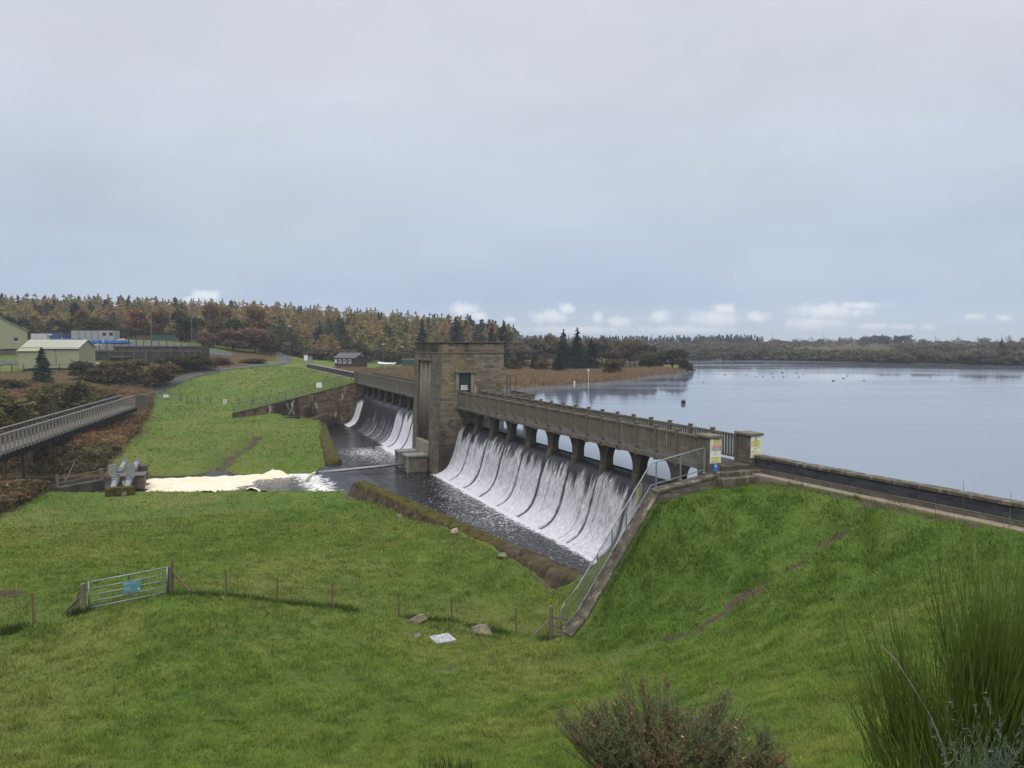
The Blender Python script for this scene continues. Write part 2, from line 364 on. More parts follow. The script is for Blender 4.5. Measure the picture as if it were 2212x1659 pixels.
def damp(lo, hi, amt):
    def f(t, z, n): return t.math('MULTIPLY', t.smooth(t.math('ADD', z, t.math('MULTIPLY', t.math('SUBTRACT', n, 0.5), 5.0)), hi, lo), amt)
    return f
MT = {}
MT['grass'] = mat_grass('grass_ground', False); MT['blades'] = mat_grass('grass_blade', True)
MT['lake'] = mat_lake()
MT['pool'] = mat_pool('pool_water', (0.010, 0.011, 0.014), (0.66, 0.66, 0.69))
MT['stream'] = mat_pool('stream_water', (0.022, 0.022, 0.026), (0.74, 0.73, 0.68), 2.0)
MT['fall'] = mat_fall('falling_water')
MT['tower'] = mat_masonry('tower_stone', [(0.085, 0.072, 0.055), (0.175, 0.144, 0.104), (0.27, 0.222, 0.155)], (0.10, 0.085, 0.068), 0.52, 0.26,
    [((0.035, 0.030, 0.026), 0.85, 0.55, 0.50, 0.66, 0.45, 3.0), ((0.245, 0.19, 0.085), 0.65, 0.4, 0.50, 0.68, 0.6, 11.0), ((0.30, 0.135, 0.052), 0.6, 1.6, 0.60, 0.70, 1.4, 23.0)],
    warm=((0.020, 0.018, 0.017), damp(2.6, 7.4, 0.8)))
MT['towerfront'] = mat_masonry('tower_front_stone', [(0.085, 0.073, 0.058), (0.130, 0.110, 0.086), (0.175, 0.147, 0.11)], (0.09, 0.078, 0.062), 0.7, 0.3,
    [((0.036, 0.032, 0.028), 0.75, 0.7, 0.46, 0.66, 0.2, 4.0), ((0.42, 0.38, 0.32), 0.55, 1.5, 0.66, 0.74, 0.12, 17.0)], 0.4, 0.012)
MT['wing'] = mat_masonry('wing_wall_stone', [(0.060, 0.043, 0.030), (0.12, 0.082, 0.050), (0.20, 0.135, 0.085)], (0.055, 0.045, 0.036), 0.6, 0.26,
    [((0.022, 0.019, 0.017), 0.9, 0.45, 0.46, 0.62, 0.35, 8.0), ((0.50, 0.45, 0.37), 0.8, 1.1, 0.57, 0.67, 0.35, 2.0), ((0.22, 0.11, 0.045), 0.55, 0.5, 0.56, 0.72, 0.5, 30.0)])
MT['conc'] = mat_plain('weathered_concrete', (0.150, 0.132, 0.096), 0.2, 1.6, 0.9, 0, 0.3, 18, 0.3, ((0.055, 0.052, 0.036), 0.65, 1.2), False, (0.30, 0.28, 0.20))
MT['concdark'] = mat_plain('damp_concrete', (0.088, 0.075, 0.056), 0.25, 1.1, 0.85, 0, 0.3, 14, 0.3, ((0.026, 0.022, 0.018), 0.85, 0.9))
MT['concpale'] = mat_plain('pale_concrete', (0.235, 0.20, 0.145), 0.15, 1.4, 0.9, 0, 0.25, 20, 0.3, ((0.13, 0.10, 0.06), 0.6, 1.1))
MT['tank'] = mat_plain('stained_tank_concrete', (0.045, 0.043, 0.040), 0.3, 0.8, 0.9, 0, 0.2, 10, 0.3, ((0.09, 0.085, 0.07), 0.6, 0.9))
MT['weir'] = mat_plain('wet_weir_concrete', (0.022, 0.021, 0.024), 0.25, 1.0, 0.4, 0, 0.3, 10)
MT['moss'] = mat_plain('mossy_stone', (0.066, 0.060, 0.015), 0.46, 1.6, 0.95, 0, 1.0, 6, 0.1, ((0.052, 0.036, 0.020), 0.85, 1.4))
MT['mossdark'] = mat_plain('mossy_wall_base', (0.062, 0.050, 0.028), 0.45, 1.2, 0.95, 0, 0.9, 7, 0.1, ((0.13, 0.115, 0.095), 0.6, 1.6))
MT['lichen'] = mat_plain('lichened_coping', (0.090, 0.080, 0.058), 0.35, 2.2, 0.9, 0, 0.5, 11, 0.2, ((0.34, 0.30, 0.23), 0.75, 2.9))
MT['bluebrick'] = mat_masonry('dark_engineering_brick', [(0.030, 0.032, 0.038), (0.045, 0.047, 0.055), (0.066, 0.068, 0.076)], (0.055, 0.056, 0.06), 0.45, 0.16, [((0.09, 0.085, 0.07), 0.5, 1.5, 0.58, 0.75, 0.6, 5.0)], 0.4, 0.012)
MT['kerb'] = mat_plain('pale_kerb_stone', (0.26, 0.205, 0.155), 0.18, 2.5, 0.9, 0, 0.4, 14)
MT['pillar'] = mat_masonry('pillar_stone', [(0.10, 0.088, 0.068), (0.14, 0.122, 0.093), (0.19, 0.165, 0.125)], (0.082, 0.074, 0.06), 0.42, 0.22, [((0.055, 0.05, 0.03), 0.5, 1.2, 0.5, 0.7, 0.6, 9.0)], 0.5, 0.014)
MT['steel'] = mat_plain('galvanised_steel', (0.27, 0.28, 0.285), 0.12, 5, 0.5, 0.55, 0.05)
MT['steeldark'] = mat_plain('dull_steel', (0.13, 0.135, 0.13), 0.15, 4, 0.55, 0.4, 0.05)
MT['greysteel'] = mat_plain('grey_frame_paint', (0.22, 0.225, 0.20), 0.15, 3, 0.7, 0.0, 0.1, 25, 0.3, ((0.10, 0.095, 0.07), 0.6, 2))
MT['pipe'] = mat_plain('weathered_pipe_paint', (0.235, 0.25, 0.265), 0.25, 3, 0.6, 0.1, 0.1, 12, 0.4, ((0.15, 0.13, 0.105), 0.6, 2.5))
MT['cabinet'] = mat_plain('grey_green_cabinet', (0.235, 0.272, 0.235), 0.06, 2, 0.6, 0, 0.03)
MT['door'] = mat_plain('dark_green_door_paint', (0.016, 0.034, 0.028), 0.12, 2, 0.55, 0, 0.05)
MT['white'] = mat_plain('white_panel', (0.72, 0.72, 0.70), 0.05, 3, 0.5, 0, 0.0)
MT['yellow'] = mat_plain('yellow_panel', (0.70, 0.66, 0.16), 0.05, 3, 0.5, 0, 0.0)
MT['yellowpale'] = mat_plain('faded_yellow_panel', (0.72, 0.70, 0.30), 0.05, 3, 0.5, 0, 0.0)
MT['red'] = mat_plain('faded_red_print', (0.60, 0.20, 0.18), 0.08, 3, 0.5, 0, 0.0)
MT['pink'] = mat_plain('bleached_red_plastic', (0.55, 0.30, 0.27), 0.1, 4, 0.6, 0, 0.0)
MT['blue'] = mat_plain('blue_sign', (0.022, 0.20, 0.56), 0.05, 3, 0.5, 0, 0.0)
MT['navy'] = mat_plain('faded_blue_print', (0.20, 0.24, 0.34), 0.08, 3, 0.5, 0, 0.0)
MT['teal'] = mat_plain('teal_sign', (0.10, 0.27, 0.31), 0.08, 3, 0.5, 0, 0.0)
MT['tealpale'] = mat_plain('pale_teal_print', (0.33, 0.50, 0.48), 0.08, 3, 0.5, 0, 0.0)
MT['ink'] = mat_plain('printed_ink', (0.035, 0.035, 0.03), 0.1, 3, 0.6, 0, 0.0)
MT['olive'] = mat_plain('faded_ink', (0.33, 0.31, 0.10), 0.1, 3, 0.6, 0, 0.0)
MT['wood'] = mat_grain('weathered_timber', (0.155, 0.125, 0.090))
MT['stake'] = mat_grain('treated_stake', (0.155, 0.098, 0.060))
MT['bark'] = mat_grain('bark', (0.052, 0.042, 0.034), 0.95, (9, 9, 1.5), 0.4)
MT['barkpale'] = mat_grain('pale_bark', (0.17, 0.15, 0.125), 0.95, (9, 9, 1.5), 0.3)
MT['deck'] = mat_grain('grey_boards', (0.235, 0.228, 0.205), 0.9, (6, 6, 1.0), 0.35)
MT['deckdark'] = mat_grain('shaded_algae_boards', (0.090, 0.088, 0.066), 0.9, (6, 6, 1.0), 0.35)  # algae tone, with the shade between the bridge sides put into the colour
MT['leaf'] = mat_leaf('foliage'); MT['needle'] = mat_leaf('needles', 0.7, 0.35, 0.75, 1.3, 0.04)
MT['reed'] = mat_leaf('dry_reed', 0.8, 0.2, 0.55, 1.5, 0.06)
MT['asphalt'] = mat_plain('worn_asphalt', (0.085, 0.083, 0.086), 0.15, 0.5, 0.9, 0, 0.2, 8, 0.3, None, True)
MT['cream'] = mat_plain('pale_green_cladding', (0.30, 0.305, 0.185), 0.05, 0.8, 0.6, 0, 0.05)
MT['creamroof'] = mat_plain('pale_roof_sheet', (0.37, 0.38, 0.295), 0.08, 1.2, 0.55, 0, 0.05, 12, 0.4, ((0.24, 0.24, 0.19), 0.4, 1.5))
MT['glass'] = mat_plain('dark_glass', (0.03, 0.034, 0.038), 0.1, 2, 0.12, 0, 0.0, 20, 0.5)
MT['hut'] = mat_grain('dark_stained_boards', (0.040, 0.028, 0.026), 0.8, (0.6, 0.6, 9), 0.3)
MT['slate'] = mat_plain('dark_slate', (0.085, 0.085, 0.10), 0.15, 2, 0.7)
MT['rock'] = mat_plain('lichened_rock', (0.17, 0.16, 0.13), 0.35, 2.5, 0.9, 0, 0.7, 9, 0.2, ((0.25, 0.195, 0.025), 0.75, 1.8))
MT['palerock'] = mat_plain('pale_rock', (0.33, 0.28, 0.19), 0.2, 4, 0.9, 0, 0.5, 12)
MT['slab'] = mat_plain('pale_slab', (0.36, 0.375, 0.38), 0.12, 3, 0.85, 0, 0.2, 14, 0.3, ((0.16, 0.17, 0.17), 0.5, 5))
MT['foam'] = mat_plain('cream_foam', (0.72, 0.625, 0.455), 0.10, 1.1, 0.85, 0, 0.3, 7, 0.2, ((0.88, 0.83, 0.72), 0.8, 0.7), True)
MT['jet'] = mat_plain('falling_brown_water', (0.50, 0.48, 0.33), 0.15, 5, 0.3, 0, 0.3, 14)
MT['contwhite'] = mat_plain('white_container', (0.50, 0.49, 0.47), 0.06, 1, 0.6, 0, 0.0); MT['contblue'] = mat_plain('blue_container', (0.035, 0.075, 0.15), 0.1, 1, 0.6, 0, 0.0)
MT['cabin'] = mat_plain('grey_cabin', (0.30, 0.31, 0.31), 0.05, 1, 0.6, 0, 0.0); MT['bluepipe'] = mat_plain('blue_plastic_pipe', (0.022, 0.17, 0.48), 0.1, 1, 0.4, 0, 0.0)
MT['darkblue'] = mat_plain('dark_blue_pipe', (0.016, 0.05, 0.26), 0.1, 1, 0.4, 0, 0.0)
MT['duck'] = mat_plain('dark_feathers', (0.022, 0.021, 0.022), 0.2, 8, 0.7)
MT['black'] = mat_plain('black_steel', (0.018, 0.018, 0.018), 0.1, 3, 0.6)
MT['greenpaint'] = mat_plain('green_sheet', (0.028, 0.07, 0.055), 0.15, 1, 0.7)
# ------------------------------------------------------------------ dam frame: s upstream, q along the crest away from the camera
ANG = R(22.64); OX, OY = -6.84, 73.3; CA, SA = math.cos(ANG), math.sin(ANG)
def S(s, q, z): return (OX+CA*s-SA*q, OY+SA*s+CA*q, z)
def Sinv(x, y): return (CA*(x-OX)+SA*(y-OY), -SA*(x-OX)+CA*(y-OY))
LAKE, POOL, STRM = 6.15, 1.30, 0.62

# ------------------------------------------------------------------ terrain
P3 = []   # control points (X, Y, Z)
for (px, py, D) in [
    # near field and bank
    (0, 1659, 20), (600, 1659, 21), (1000, 1659, 20), (1300, 1659, 18.5), (1600, 1659, 15), (2000, 1659, 11),
    (0, 1450, 27), (400, 1450, 27.5), (700, 1450, 28.5), (1100, 1500, 27), (1100, 1420, 30.5), (1300, 1500, 25), (1500, 1500, 22), (1700, 1500, 18), (2000, 1500, 16), (2200, 1400, 18),
    (1250, 1440, 29.8), (1500, 1370, 29), (1700, 1240, 30), (1880, 1115, 30.9), (2000, 1250, 25.5), (2212, 1250, 23),
    (1415, 1083, 36.9), (1340, 1200, 36), (1290, 1300, 35.2), (1245, 1390, 33.5), (1560, 1040, 37.6), (1640, 1040, 37.2), (1700, 1062, 35.6), (1880, 1085, 32), (2212, 1150, 27), (1600, 1100, 34.5), (1800, 1110, 32.2),
    # fence line
    (0, 1375, 30), (75, 1345, 31), (190, 1316, 32), (365, 1281, 33.4), (410, 1278, 34), (490, 1287, 34.5), (597, 1300, 35), (716, 1313, 35.5), (860, 1335, 35.8), (976, 1343, 36), (1114, 1368, 35), (1190, 1383, 34.2),
    # field beyond it
    (0, 1150, 50), (300, 1200, 43), (600, 1200, 43.5), (900, 1200, 44.5), (1100, 1240, 41.5), (1200, 1290, 39), (100, 1085, 62), (400, 1076, 65), (700, 1070, 66.3), (850, 1085, 63), (900, 1125, 54), (790, 1085, 61),
    (350, 1030, 71.8), (700, 1010, 76.5), (500, 1024, 73), (200, 1040, 70),
    (450, 950, 95), (600, 930, 103), (680, 950, 96), (400, 880, 130), (350, 862, 138), (480, 872, 132), (585, 892, 114), (680, 908, 115), (560, 885, 122), (300, 930, 102),
    (620, 855, 132), (700, 838, 135), (745, 828, 128), (600, 820, 150), (650, 799, 176), (600, 796, 178), (500, 802, 172), (420, 817, 163), (330, 850, 150), (480, 830, 155), (560, 800, 172), (640, 786, 196),
    # rough ground on the left
    (0, 1040, 66), (0, 1100, 58), (150, 960, 85), (100, 1000, 74), (250, 900, 112), (0, 900, 105), (0, 860, 125), (200, 830, 145), (100, 793, 163), (250, 808, 157), (200, 793, 166), (0, 800, 160), (330, 790, 170),
    (0, 757, 196), (100, 738, 196), (250, 738, 196), (400, 745, 195), (330, 765, 180), (450, 765, 190), (-150, 760, 190), (-200, 850, 120), (-300, 1000, 70), (-300, 1300, 30),
    (300, 728, 230), (100, 725, 235), (600, 765, 215), (700, 772, 225), (850, 776, 235), (1050, 785, 245), (780, 793, 192), (850, 796, 190), (700, 789, 200),
    (300, 712, 330), (0, 708, 330), (700, 722, 340), (1000, 742, 340), (1090, 756, 330), (300, 712, 450), (900, 738, 450),
    (880, 800, 172), (1000, 800, 185), (1100, 798, 190), (1100, 829, 140), (1200, 829, 139), (1300, 821, 151), (1400, 811, 172), (1490, 802, 196), (1250, 800, 200), (1400, 797, 210),
    # far shore and the hill behind it
    (1340, 774, 350), (1500, 775, 345), (1700, 776, 330), (1900, 782, 292), (2212, 787, 262), (2500, 795, 240), (1200, 768, 380),
    (1500, 762, 450), (1800, 757, 450), (2100, 757, 420), (2500, 757, 400), (1250, 750, 600), (1400, 742, 800), (1600, 737, 800), (1800, 741, 750), (2000, 741, 700), (2212, 741, 700), (2600, 741, 700),
    (1100, 745, 700), (600, 730, 700), (0, 720, 700)]:
    P3.append(atD(px, py, D))
for p in [(0, 0, 12.35), (0, 6, 10.0), (-9, 5, 9.4), (0, 12, 6.6), (-12, 12, 5.6), (8, 8, 9.3), (3, 3, 11.7), (14, 16, 8.3), (18, 8, 9.5), (20, 26, 7.45), (24, 12, 8.6), (-25, 0, 9), (0, -12, 15), (25, -15, 13), (-40, -10, 10), (-50, 20, 5),
          (60, -40, 12), (-120, 0, 8), (900, 1400, 14), (0, 1400, 14), (-900, 1200, 20), (-800, 300, 22), (900, 300, 16), (500, -100, 14), (-500, -100, 14)]:
    P3.append(p)
P3 = np.array(P3)
def _k(d): return d
_n = len(P3)
_A = np.zeros((_n+3, _n+3)); _d = np.hypot(P3[:, None, 0]-P3[None, :, 0], P3[:, None, 1]-P3[None, :, 1])
_A[:_n, :_n] = _d - np.eye(_n)*0.4; _A[:_n, _n] = 1; _A[:_n, _n+1:] = P3[:, :2]; _A[_n, :_n] = 1; _A[_n+1:, :_n] = P3[:, :2].T
_w = np.linalg.solve(_A, np.r_[P3[:, 2], 0, 0, 0])
def rbf(x, y):
    sh = np.shape(x); x = np.ravel(x); y = np.ravel(y); out = np.empty(len(x))
    for i in range(0, len(x), 20000):
        j = slice(i, i+20000); out[j] = np.hypot(x[j, None]-P3[None, :, 0], y[j, None]-P3[None, :, 1]) @ _w[:_n] + _w[_n] + x[j]*_w[_n+1] + y[j]*_w[_n+2]
    return out.reshape(sh)

# walls in plan (world X, Y)
W_A = S(1.6, -39.3, 0); W_B = (6.58, 36.55); W_C = (2.85, 34.0)                     # near wing wall: abutment, bend, foot
WN = [(W_A[0], W_A[1], 7.55), (W_B[0], W_B[1], 6.95), (W_C[0], W_C[1], 1.75), (2.2, 33.55, 1.15)]
BW = [at(795, 1040, 1.9), (-7.6, 58.6), at(1112, 1172, 1.9), at(1225, 1219, 1.9), (5.1, 38.3)]   # near basin wall, water edge
FBW = [at(738, 992, 1.9), (-23.0, 97.5), at(704, 908, 2.0)]                         # far basin wall, water edge
LW_A = S(1.6, 48.3, 0); LW_B = S(-13.6, 48.9, 0)                                    # left wing wall
RWALL = [S(4.45, -39.4, 0)[:2], (18.1, 27.2), (24.6, 14.6), (31, 2)]                # parapet wall right of the gate
LWALL = [S(3.0, 48.6, 0)[:2], S(3.0, 112, 0)[:2]]                                   # parapet wall beyond the left bridge
POOLPOLY = [S(3.2, -39.6, 0), S(3.2, 48.3, 0), LW_A, S(-9.0, 48.6, 0), FBW[2], FBW[1], FBW[0], BW[0], BW[1], BW[2], BW[3], BW[4], (5.4, 37.0), W_B]
STREAM = [(-9.5, 71.5), (-14.5, 72.6), (-24, 73.0), (-34, 71.9), (-44, 70.6), (-56, 70.5), (-75, 72), (-110, 74)]
SHORE = [at(1090, 838, LAKE), at(1130, 837, LAKE), at(1180, 833, LAKE), at(1250, 828, LAKE), at(1320, 822, LAKE), at(1400, 812, LAKE), at(1470, 804, LAKE), at(1502, 799, LAKE), at(1490, 794, LAKE), at(1430, 788, LAKE), at(1360, 786, LAKE), at(1330, 781, LAKE),
         at(1330, 776, LAKE), at(1420, 777, LAKE), at(1500, 777.5, LAKE), at(1600, 778, LAKE), at(1700, 779, LAKE), at(1800, 781, LAKE), at(1900, 784, LAKE), at(2050, 787, LAKE), at(2212, 790, LAKE), at(2500, 798, LAKE), (600, 120, 0), (600, -100, 0), (40, -100, 0)]
LAKEPOLY = [S(2.8, 48.5, 0), S(7.5, 48.5, 0), S(9, 30, 0), S(12, 20, 0)] + SHORE + [(31.5, 2), (25.0, 14.9), (18.5, 27.5), S(4.6, -39.6, 0), S(2.8, -39.6, 0)]

def wn_near(x, y):
    best = np.full(np.shape(x), 1e9); side = np.zeros(np.shape(x)); wz = np.zeros(np.shape(x)); sg = np.zeros(np.shape(x))
    for k, (p, q) in enumerate(zip(WN[:-1], WN[1:])):
        L = (q[0]-p[0])**2+(q[1]-p[1])**2; t = np.clip(((x-p[0])*(q[0]-p[0])+(y-p[1])*(q[1]-p[1]))/L, 0, 1); d = np.hypot(x-p[0]-t*(q[0]-p[0]), y-p[1]-t*(q[1]-p[1]))
        s = (q[0]-p[0])*(y-p[1])-(q[1]-p[1])*(x-p[0]); b = d < best; best = np.where(b, d, best); side = np.where(b, s, side); wz = np.where(b, p[2]+(q[2]-p[2])*t, wz); sg = np.where(b, k, sg)
    return best, side, wz, sg
def terrain(x, y):
    z = rbf(x, y)
    amp = np.clip(np.hypot(x, y)/60, 0.35, 1.6)
    z = z + (fbm(x*0.22, y*0.22, 5, 4)-0.5)*0.5*amp*0.5 + (fbm(x*0.9, y*0.9, 9, 3)-0.5)*0.16
    far = np.hypot(x, y) > 500
    z = np.where(far, np.maximum(z, 7.5), z)
    # flat berm behind the parapet walls
    for wl, zz in ((RWALL, 7.42), (LWALL, 7.95)):
        d = dpoly(x, y, wl); z = np.where(d < 3.2, zz+(z-zz)*sstep(d, 0.9, 3.2), z)
    # level strips beside the walls
    dW = dpoly(x, y, [W_A[:2], W_B, W_C])
    # lake bed
    inl = inpoly(x, y, LAKEPOLY); dl = dpoly(x, y, LAKEPOLY, True)
    z = np.where(inl, np.minimum(z, LAKE - 0.05 - np.minimum(dl*0.35, 3.0)), z)
    s_, q_ = Sinv(x, y)
    shore = (~inl) & (dpoly(x, y, SHORE) < 12)
    z = np.where(shore, np.maximum(z, LAKE+0.05+np.minimum(dl*0.06, 0.6)), z)
    # stilling basin
    wl, side, wz, seg = wn_near(x, y); tgt = wz-0.16-0.42*(seg == 0); ok = (side > 0) & (wl < 5.0)
    z = np.where(ok, tgt+(z-tgt)*sstep(wl, 0.9, 4.5), z)
    inp = inpoly(x, y, POOLPOLY) | ((dpoly(x, y, BW) < 1.0) & (y > 38.2)) | (dpoly(x, y, FBW) < 0.9) | ((dpoly(x, y, [LW_A, S(-9.5, 48.75, 0)]) < 0.6)); z = np.where(inp, np.minimum(z, 0.2), z)
    ind = (s_ > -0.3) & (s_ < 4.2) & (q_ > -39.4) & (q_ < 48.4); z = np.where(ind, np.minimum(z, 0.2), z)
    # stream bed
    dst = dpoly(x, y, STREAM); wdt = 4.3 + 0.6*(fbm(x*0.3, y*0.3, 3, 3)-0.5)
    z = np.minimum(z, np.where(x < -8.5, 0.1 + 0.36*np.clip(dst-wdt+1.2, 0, 50)+1.2*np.clip(dst-wdt-1.6, 0, 50), 1e6))
    # little drain in the far field
    dr = dpoly(x, y, DRAIN); z = z - 1.3*np.exp(-(dr/1.2)**2)*np.clip((y-74)/4, 0, 1)
    return z
DRAIN = [atD(556, 908, 103.5)[:2], atD(540, 935, 95)[:2], atD(500, 965, 87)[:2], atD(470, 1000, 79)[:2], atD(462, 1020, 73)[:2]]

def axis(a, b, st, lo, hi, g):
    c = list(np.arange(a, b+1e-6, st)); d = st; x = a; L = []
    while x > lo: d *= g; x -= d; L.append(x)
    d = st; x = c[-1]; H_ = []
    while x < hi: d *= g; x += d; H_.append(x)
    return np.array(L[::-1]+c+H_)
GX = axis(-62, 44, 0.42, -1600, 1600, 1.055); GY = axis(7, 132, 0.42, -120, 2600, 1.05)
XX, YY = np.meshgrid(GX, GY, indexing='ij'); ZZ = terrain(XX, YY)
def gsample(A, x, y):
    x = np.asarray(x, float); y = np.asarray(y, float)
    i = np.clip(np.searchsorted(GX, x)-1, 0, len(GX)-2); j = np.clip(np.searchsorted(GY, y)-1, 0, len(GY)-2)
    u = np.clip((x-GX[i])/(GX[i+1]-GX[i]), 0, 1); v = np.clip((y-GY[j])/(GY[j+1]-GY[j]), 0, 1)
    if A.ndim == 3: u = u[..., None]; v = v[..., None]
    return A[i, j]*(1-u)*(1-v)+A[i+1, j]*u*(1-v)+A[i, j+1]*(1-u)*v+A[i+1, j+1]*u*v
def H(x, y): return float(gsample(ZZ, x, y))
def G(px, py, D):
    p = atD(px, py, D); return (p[0], p[1], H(p[0], p[1]))

# zones: red rough bracken ground, green bare soil, blue lush grass
ROUGH = [(-90, 40), atD(-60, 1190, 50), atD(75, 1075, 61), atD(130, 1050, 66), atD(215, 1018, 72), atD(268, 985, 82), atD(305, 940, 98), atD(338, 875, 130), atD(330, 858, 140), atD(330, 846, 152), atD(400, 815, 166), atD(520, 795, 178), atD(600, 784, 198), atD(595, 770, 225), atD(460, 775, 190), atD(330, 788, 172), atD(200, 806, 160), atD(0, 808, 158), (-190, 160), (-200, 60)]
WOODFLOOR = [atD(-400, 735, 215), atD(100, 728, 222), atD(420, 735, 215), atD(600, 768, 218), atD(880, 780, 232), atD(1120, 790, 238), atD(1120, 745, 700), atD(-400, 715, 700)]
FARLAND = [atD(1120, 776, 380), atD(1340, 776, 335), atD(1700, 778, 308), atD(2212, 789, 245), (700, 100), (1600, 300), (1500, 1500), atD(2060, 746, 640), atD(1980, 744, 1500), atD(1120, 752, 1500)]
PENIN = [atD(1090, 838, 131), atD(1200, 830, 139), atD(1400, 811, 174), atD(1505, 801, 199), atD(1400, 790, 260), atD(1060, 785, 300), atD(1060, 800, 190), atD(880, 800, 172), atD(880, 812, 150)]
TRACK = [atD(1890, 1098, 31.3), atD(1880, 1115, 30.9), atD(1790, 1175, 30.5), atD(1700, 1240, 30), atD(1600, 1305, 29.6), atD(1500, 1370, 29), atD(1440, 1400, 29.3)]
TRACK2 = [atD(1440, 1400, 29.3), atD(1340, 1430, 29.6), atD(1250, 1442, 29.8), atD(1100, 1425, 30.3), atD(900, 1440, 29.3)]
zone = np.zeros(XX.shape+(4,)); zone[..., 3] = 1
def soft(poly, w):
    d = dpoly(XX, YY, poly, True); return np.where(inpoly(XX, YY, poly), sstep(d, -w, w), 1-sstep(d, -w, w))
wob = (fbm(XX*0.12, YY*0.12, 77, 4)-0.5)
def softw(poly, w, a):
    d = dpoly(XX, YY, poly, True); d = np.where(inpoly(XX, YY, poly), d, -d)+wob*a; return sstep(d, -w, w)
zone[..., 0] = np.maximum.reduce([softw(ROUGH, 1.2, 4), softw(WOODFLOOR, 3, 8), softw(FARLAND, 6, 10), softw(PENIN, 2, 4), softw([atD(1050, 800, 186), atD(1050, 750, 700), atD(1345, 750, 700), atD(1345, 785, 255), atD(1150, 795, 235)], 3, 5)])
dt = dpoly(XX, YY, TRACK); zone[..., 1] = np.exp(-((dt+np.abs(wob)*0.4)/0.33)**2)*(0.56+0.82*fbm(XX*0.8, YY*0.8, 12, 3))
dt2 = dpoly(XX, YY, TRACK2); zone[..., 1] = np.maximum(zone[..., 1], np.exp(-(dt2/0.55)**2)*(0.22+0.55*fbm(XX*0.8, YY*0.8, 13, 3)))
for (px, py, D, rr, a) in [(730, 1470, 28, 2.3, 0.42), (250, 1500, 26, 3.0, 0.36), (0, 1325, 33.5, 1.2, 0.9), (780, 1247, 40, 1.2, 0.55), (1040, 1300, 37.5, 0.6, 0.6), (520, 1130, 53, 1.4, 0.45), (910, 1160, 47, 2.0, 0.3), (1240, 1275, 39.2, 0.8, 0.5)]:
    c = atD(px, py, D); d = np.hypot(XX-c[0], (YY-c[1])*1.4); zone[..., 1] = np.maximum(zone[..., 1], a*np.exp(-(d/rr)**2)*(0.7+0.8*fbm(XX*1.1, YY*1.1, 14, 3)))
zone[..., 1] = np.maximum(zone[..., 1], np.exp(-((dpoly(XX, YY, RWALL)-1.25)/0.4)**2)*(YY > 27)*0.75)
zone[..., 1] = np.maximum(zone[..., 1], 0.55*(np.exp(-((dpoly(XX, YY, BW)-1.75)/0.35)**2)+1.5*np.exp(-((dpoly(XX, YY, DRAIN))/0.9)**2)*(YY > 74))*(0.6+0.8*fbm(XX*0.6, YY*0.6, 19, 3)))
BANKP = [W_A[:2], W_B, W_C, (1.5, 31.0), (4.0, 29.0), (9, 28), (20, 14), (10, 10), (30, 0), (31, 2), (24.6, 14.6), (18.1, 27.2), RWALL[0]]
zone[..., 2] = softw(BANKP, 1.5, 2)*0.9
FLINE = [atD(0, 1375, 30), atD(75, 1345, 31), atD(190, 1316, 32), atD(365, 1281, 33.4), atD(490, 1287, 34.5), atD(716, 1313, 35.5), atD(976, 1343, 36), atD(1190, 1383, 34.2)]
fl = np.exp(-((dpoly(XX, YY, FLINE)+0.0)/0.38)**2)
zone[..., 2] = np.maximum(zone[..., 2], fl*0.8); zone[..., 1] = np.maximum(zone[..., 1], fl*0.33)
ground = np_mesh('ground', np.stack([XX, YY, ZZ], -1).reshape(-1, 3), grid_faces(len(GX), len(GY))[:, ::-1], MT['grass'], None, True,
                 {'lv': np.full(XX.size, 0.55)}, {'zone': zone.reshape(-1, 4)})
ground['kind'] = 'structure'

# ------------------------------------------------------------------ water
lk = MB(); LP = [(-200, 60), (700, -150), (700, 130), (300, 420), (-60, 480)]
lkp = [S(2.9, 48.5, LAKE), S(7.6, 48.6, LAKE), S(9.5, 60, LAKE), (-20, 175, LAKE), (-15, 420, LAKE), (250, 470, LAKE), (720, 200, LAKE), (720, -200, LAKE), (45, -200, LAKE), (31.3, 2, LAKE), (24.8, 14.7, LAKE), (18.3, 27.3, LAKE), S(4.3, -39.5, LAKE), S(2.9, -39.5, LAKE)]
lk.add(lkp, [tuple(range(len(lkp)))[::-1]]); o = lk.build('lake_water', MT['lake']); o['kind'] = 'structure'

def clip_grid(x0, x1, y0, y1, st, keep, frame):
    a = np.arange(x0, x1+1e-6, st); b = np.arange(y0, y1+1e-6, st); A, B = np.meshgrid(a, b, indexing='ij')
    X = OX+CA*A-SA*B if frame else A; Y = OY+SA*A+CA*B if frame else B
    F = grid_faces(len(a), len(b))[:, ::-1]; k = keep(X, Y).ravel(); F = F[k[F].any(1)]
    used = np.unique(F); rm = np.full(A.size, -1); rm[used] = np.arange(len(used))
    return A.ravel()[used], B.ravel()[used], X.ravel()[used], Y.ravel()[used], rm[F]
A, B, X, Y, F = clip_grid(-22, 0.6, -40, 48.6, 0.3, lambda X, Y: inpoly(X, Y, POOLPOLY), True)
fo = 0.95*np.exp(-((A+0.2)/0.55)**2)*(B < 0.4) + 0.16*np.exp(-((A+1.6)/2.4)**2)*(B < 1)           # along the foot of the near fall
lf = (B > 8) & (B < 22); fo += lf*(0.6*np.exp(-((A+0.2)/0.9)**2)+0.15*np.exp(-((A+3)/2.5)**2))
def spot(px, py, r, a): 
    c = at(px, py, POOL); return a*np.exp(-(np.hypot(X-c[0], Y-c[1])/r)**2)
fo += spot(800, 985, 9, 0.22)+spot(780, 975, 3.5, 0.13)+spot(960, 1060, 7, 0.20)+spot(1080, 1120, 5, 0.18)-spot(870, 1030, 5, 0.10)-spot(900, 1060, 3.0, 0.12)-spot(740, 940, 9, 0.16)+spot(830, 1030, 2.5, 0.12)+spot(900, 1018, 2, 0.1)
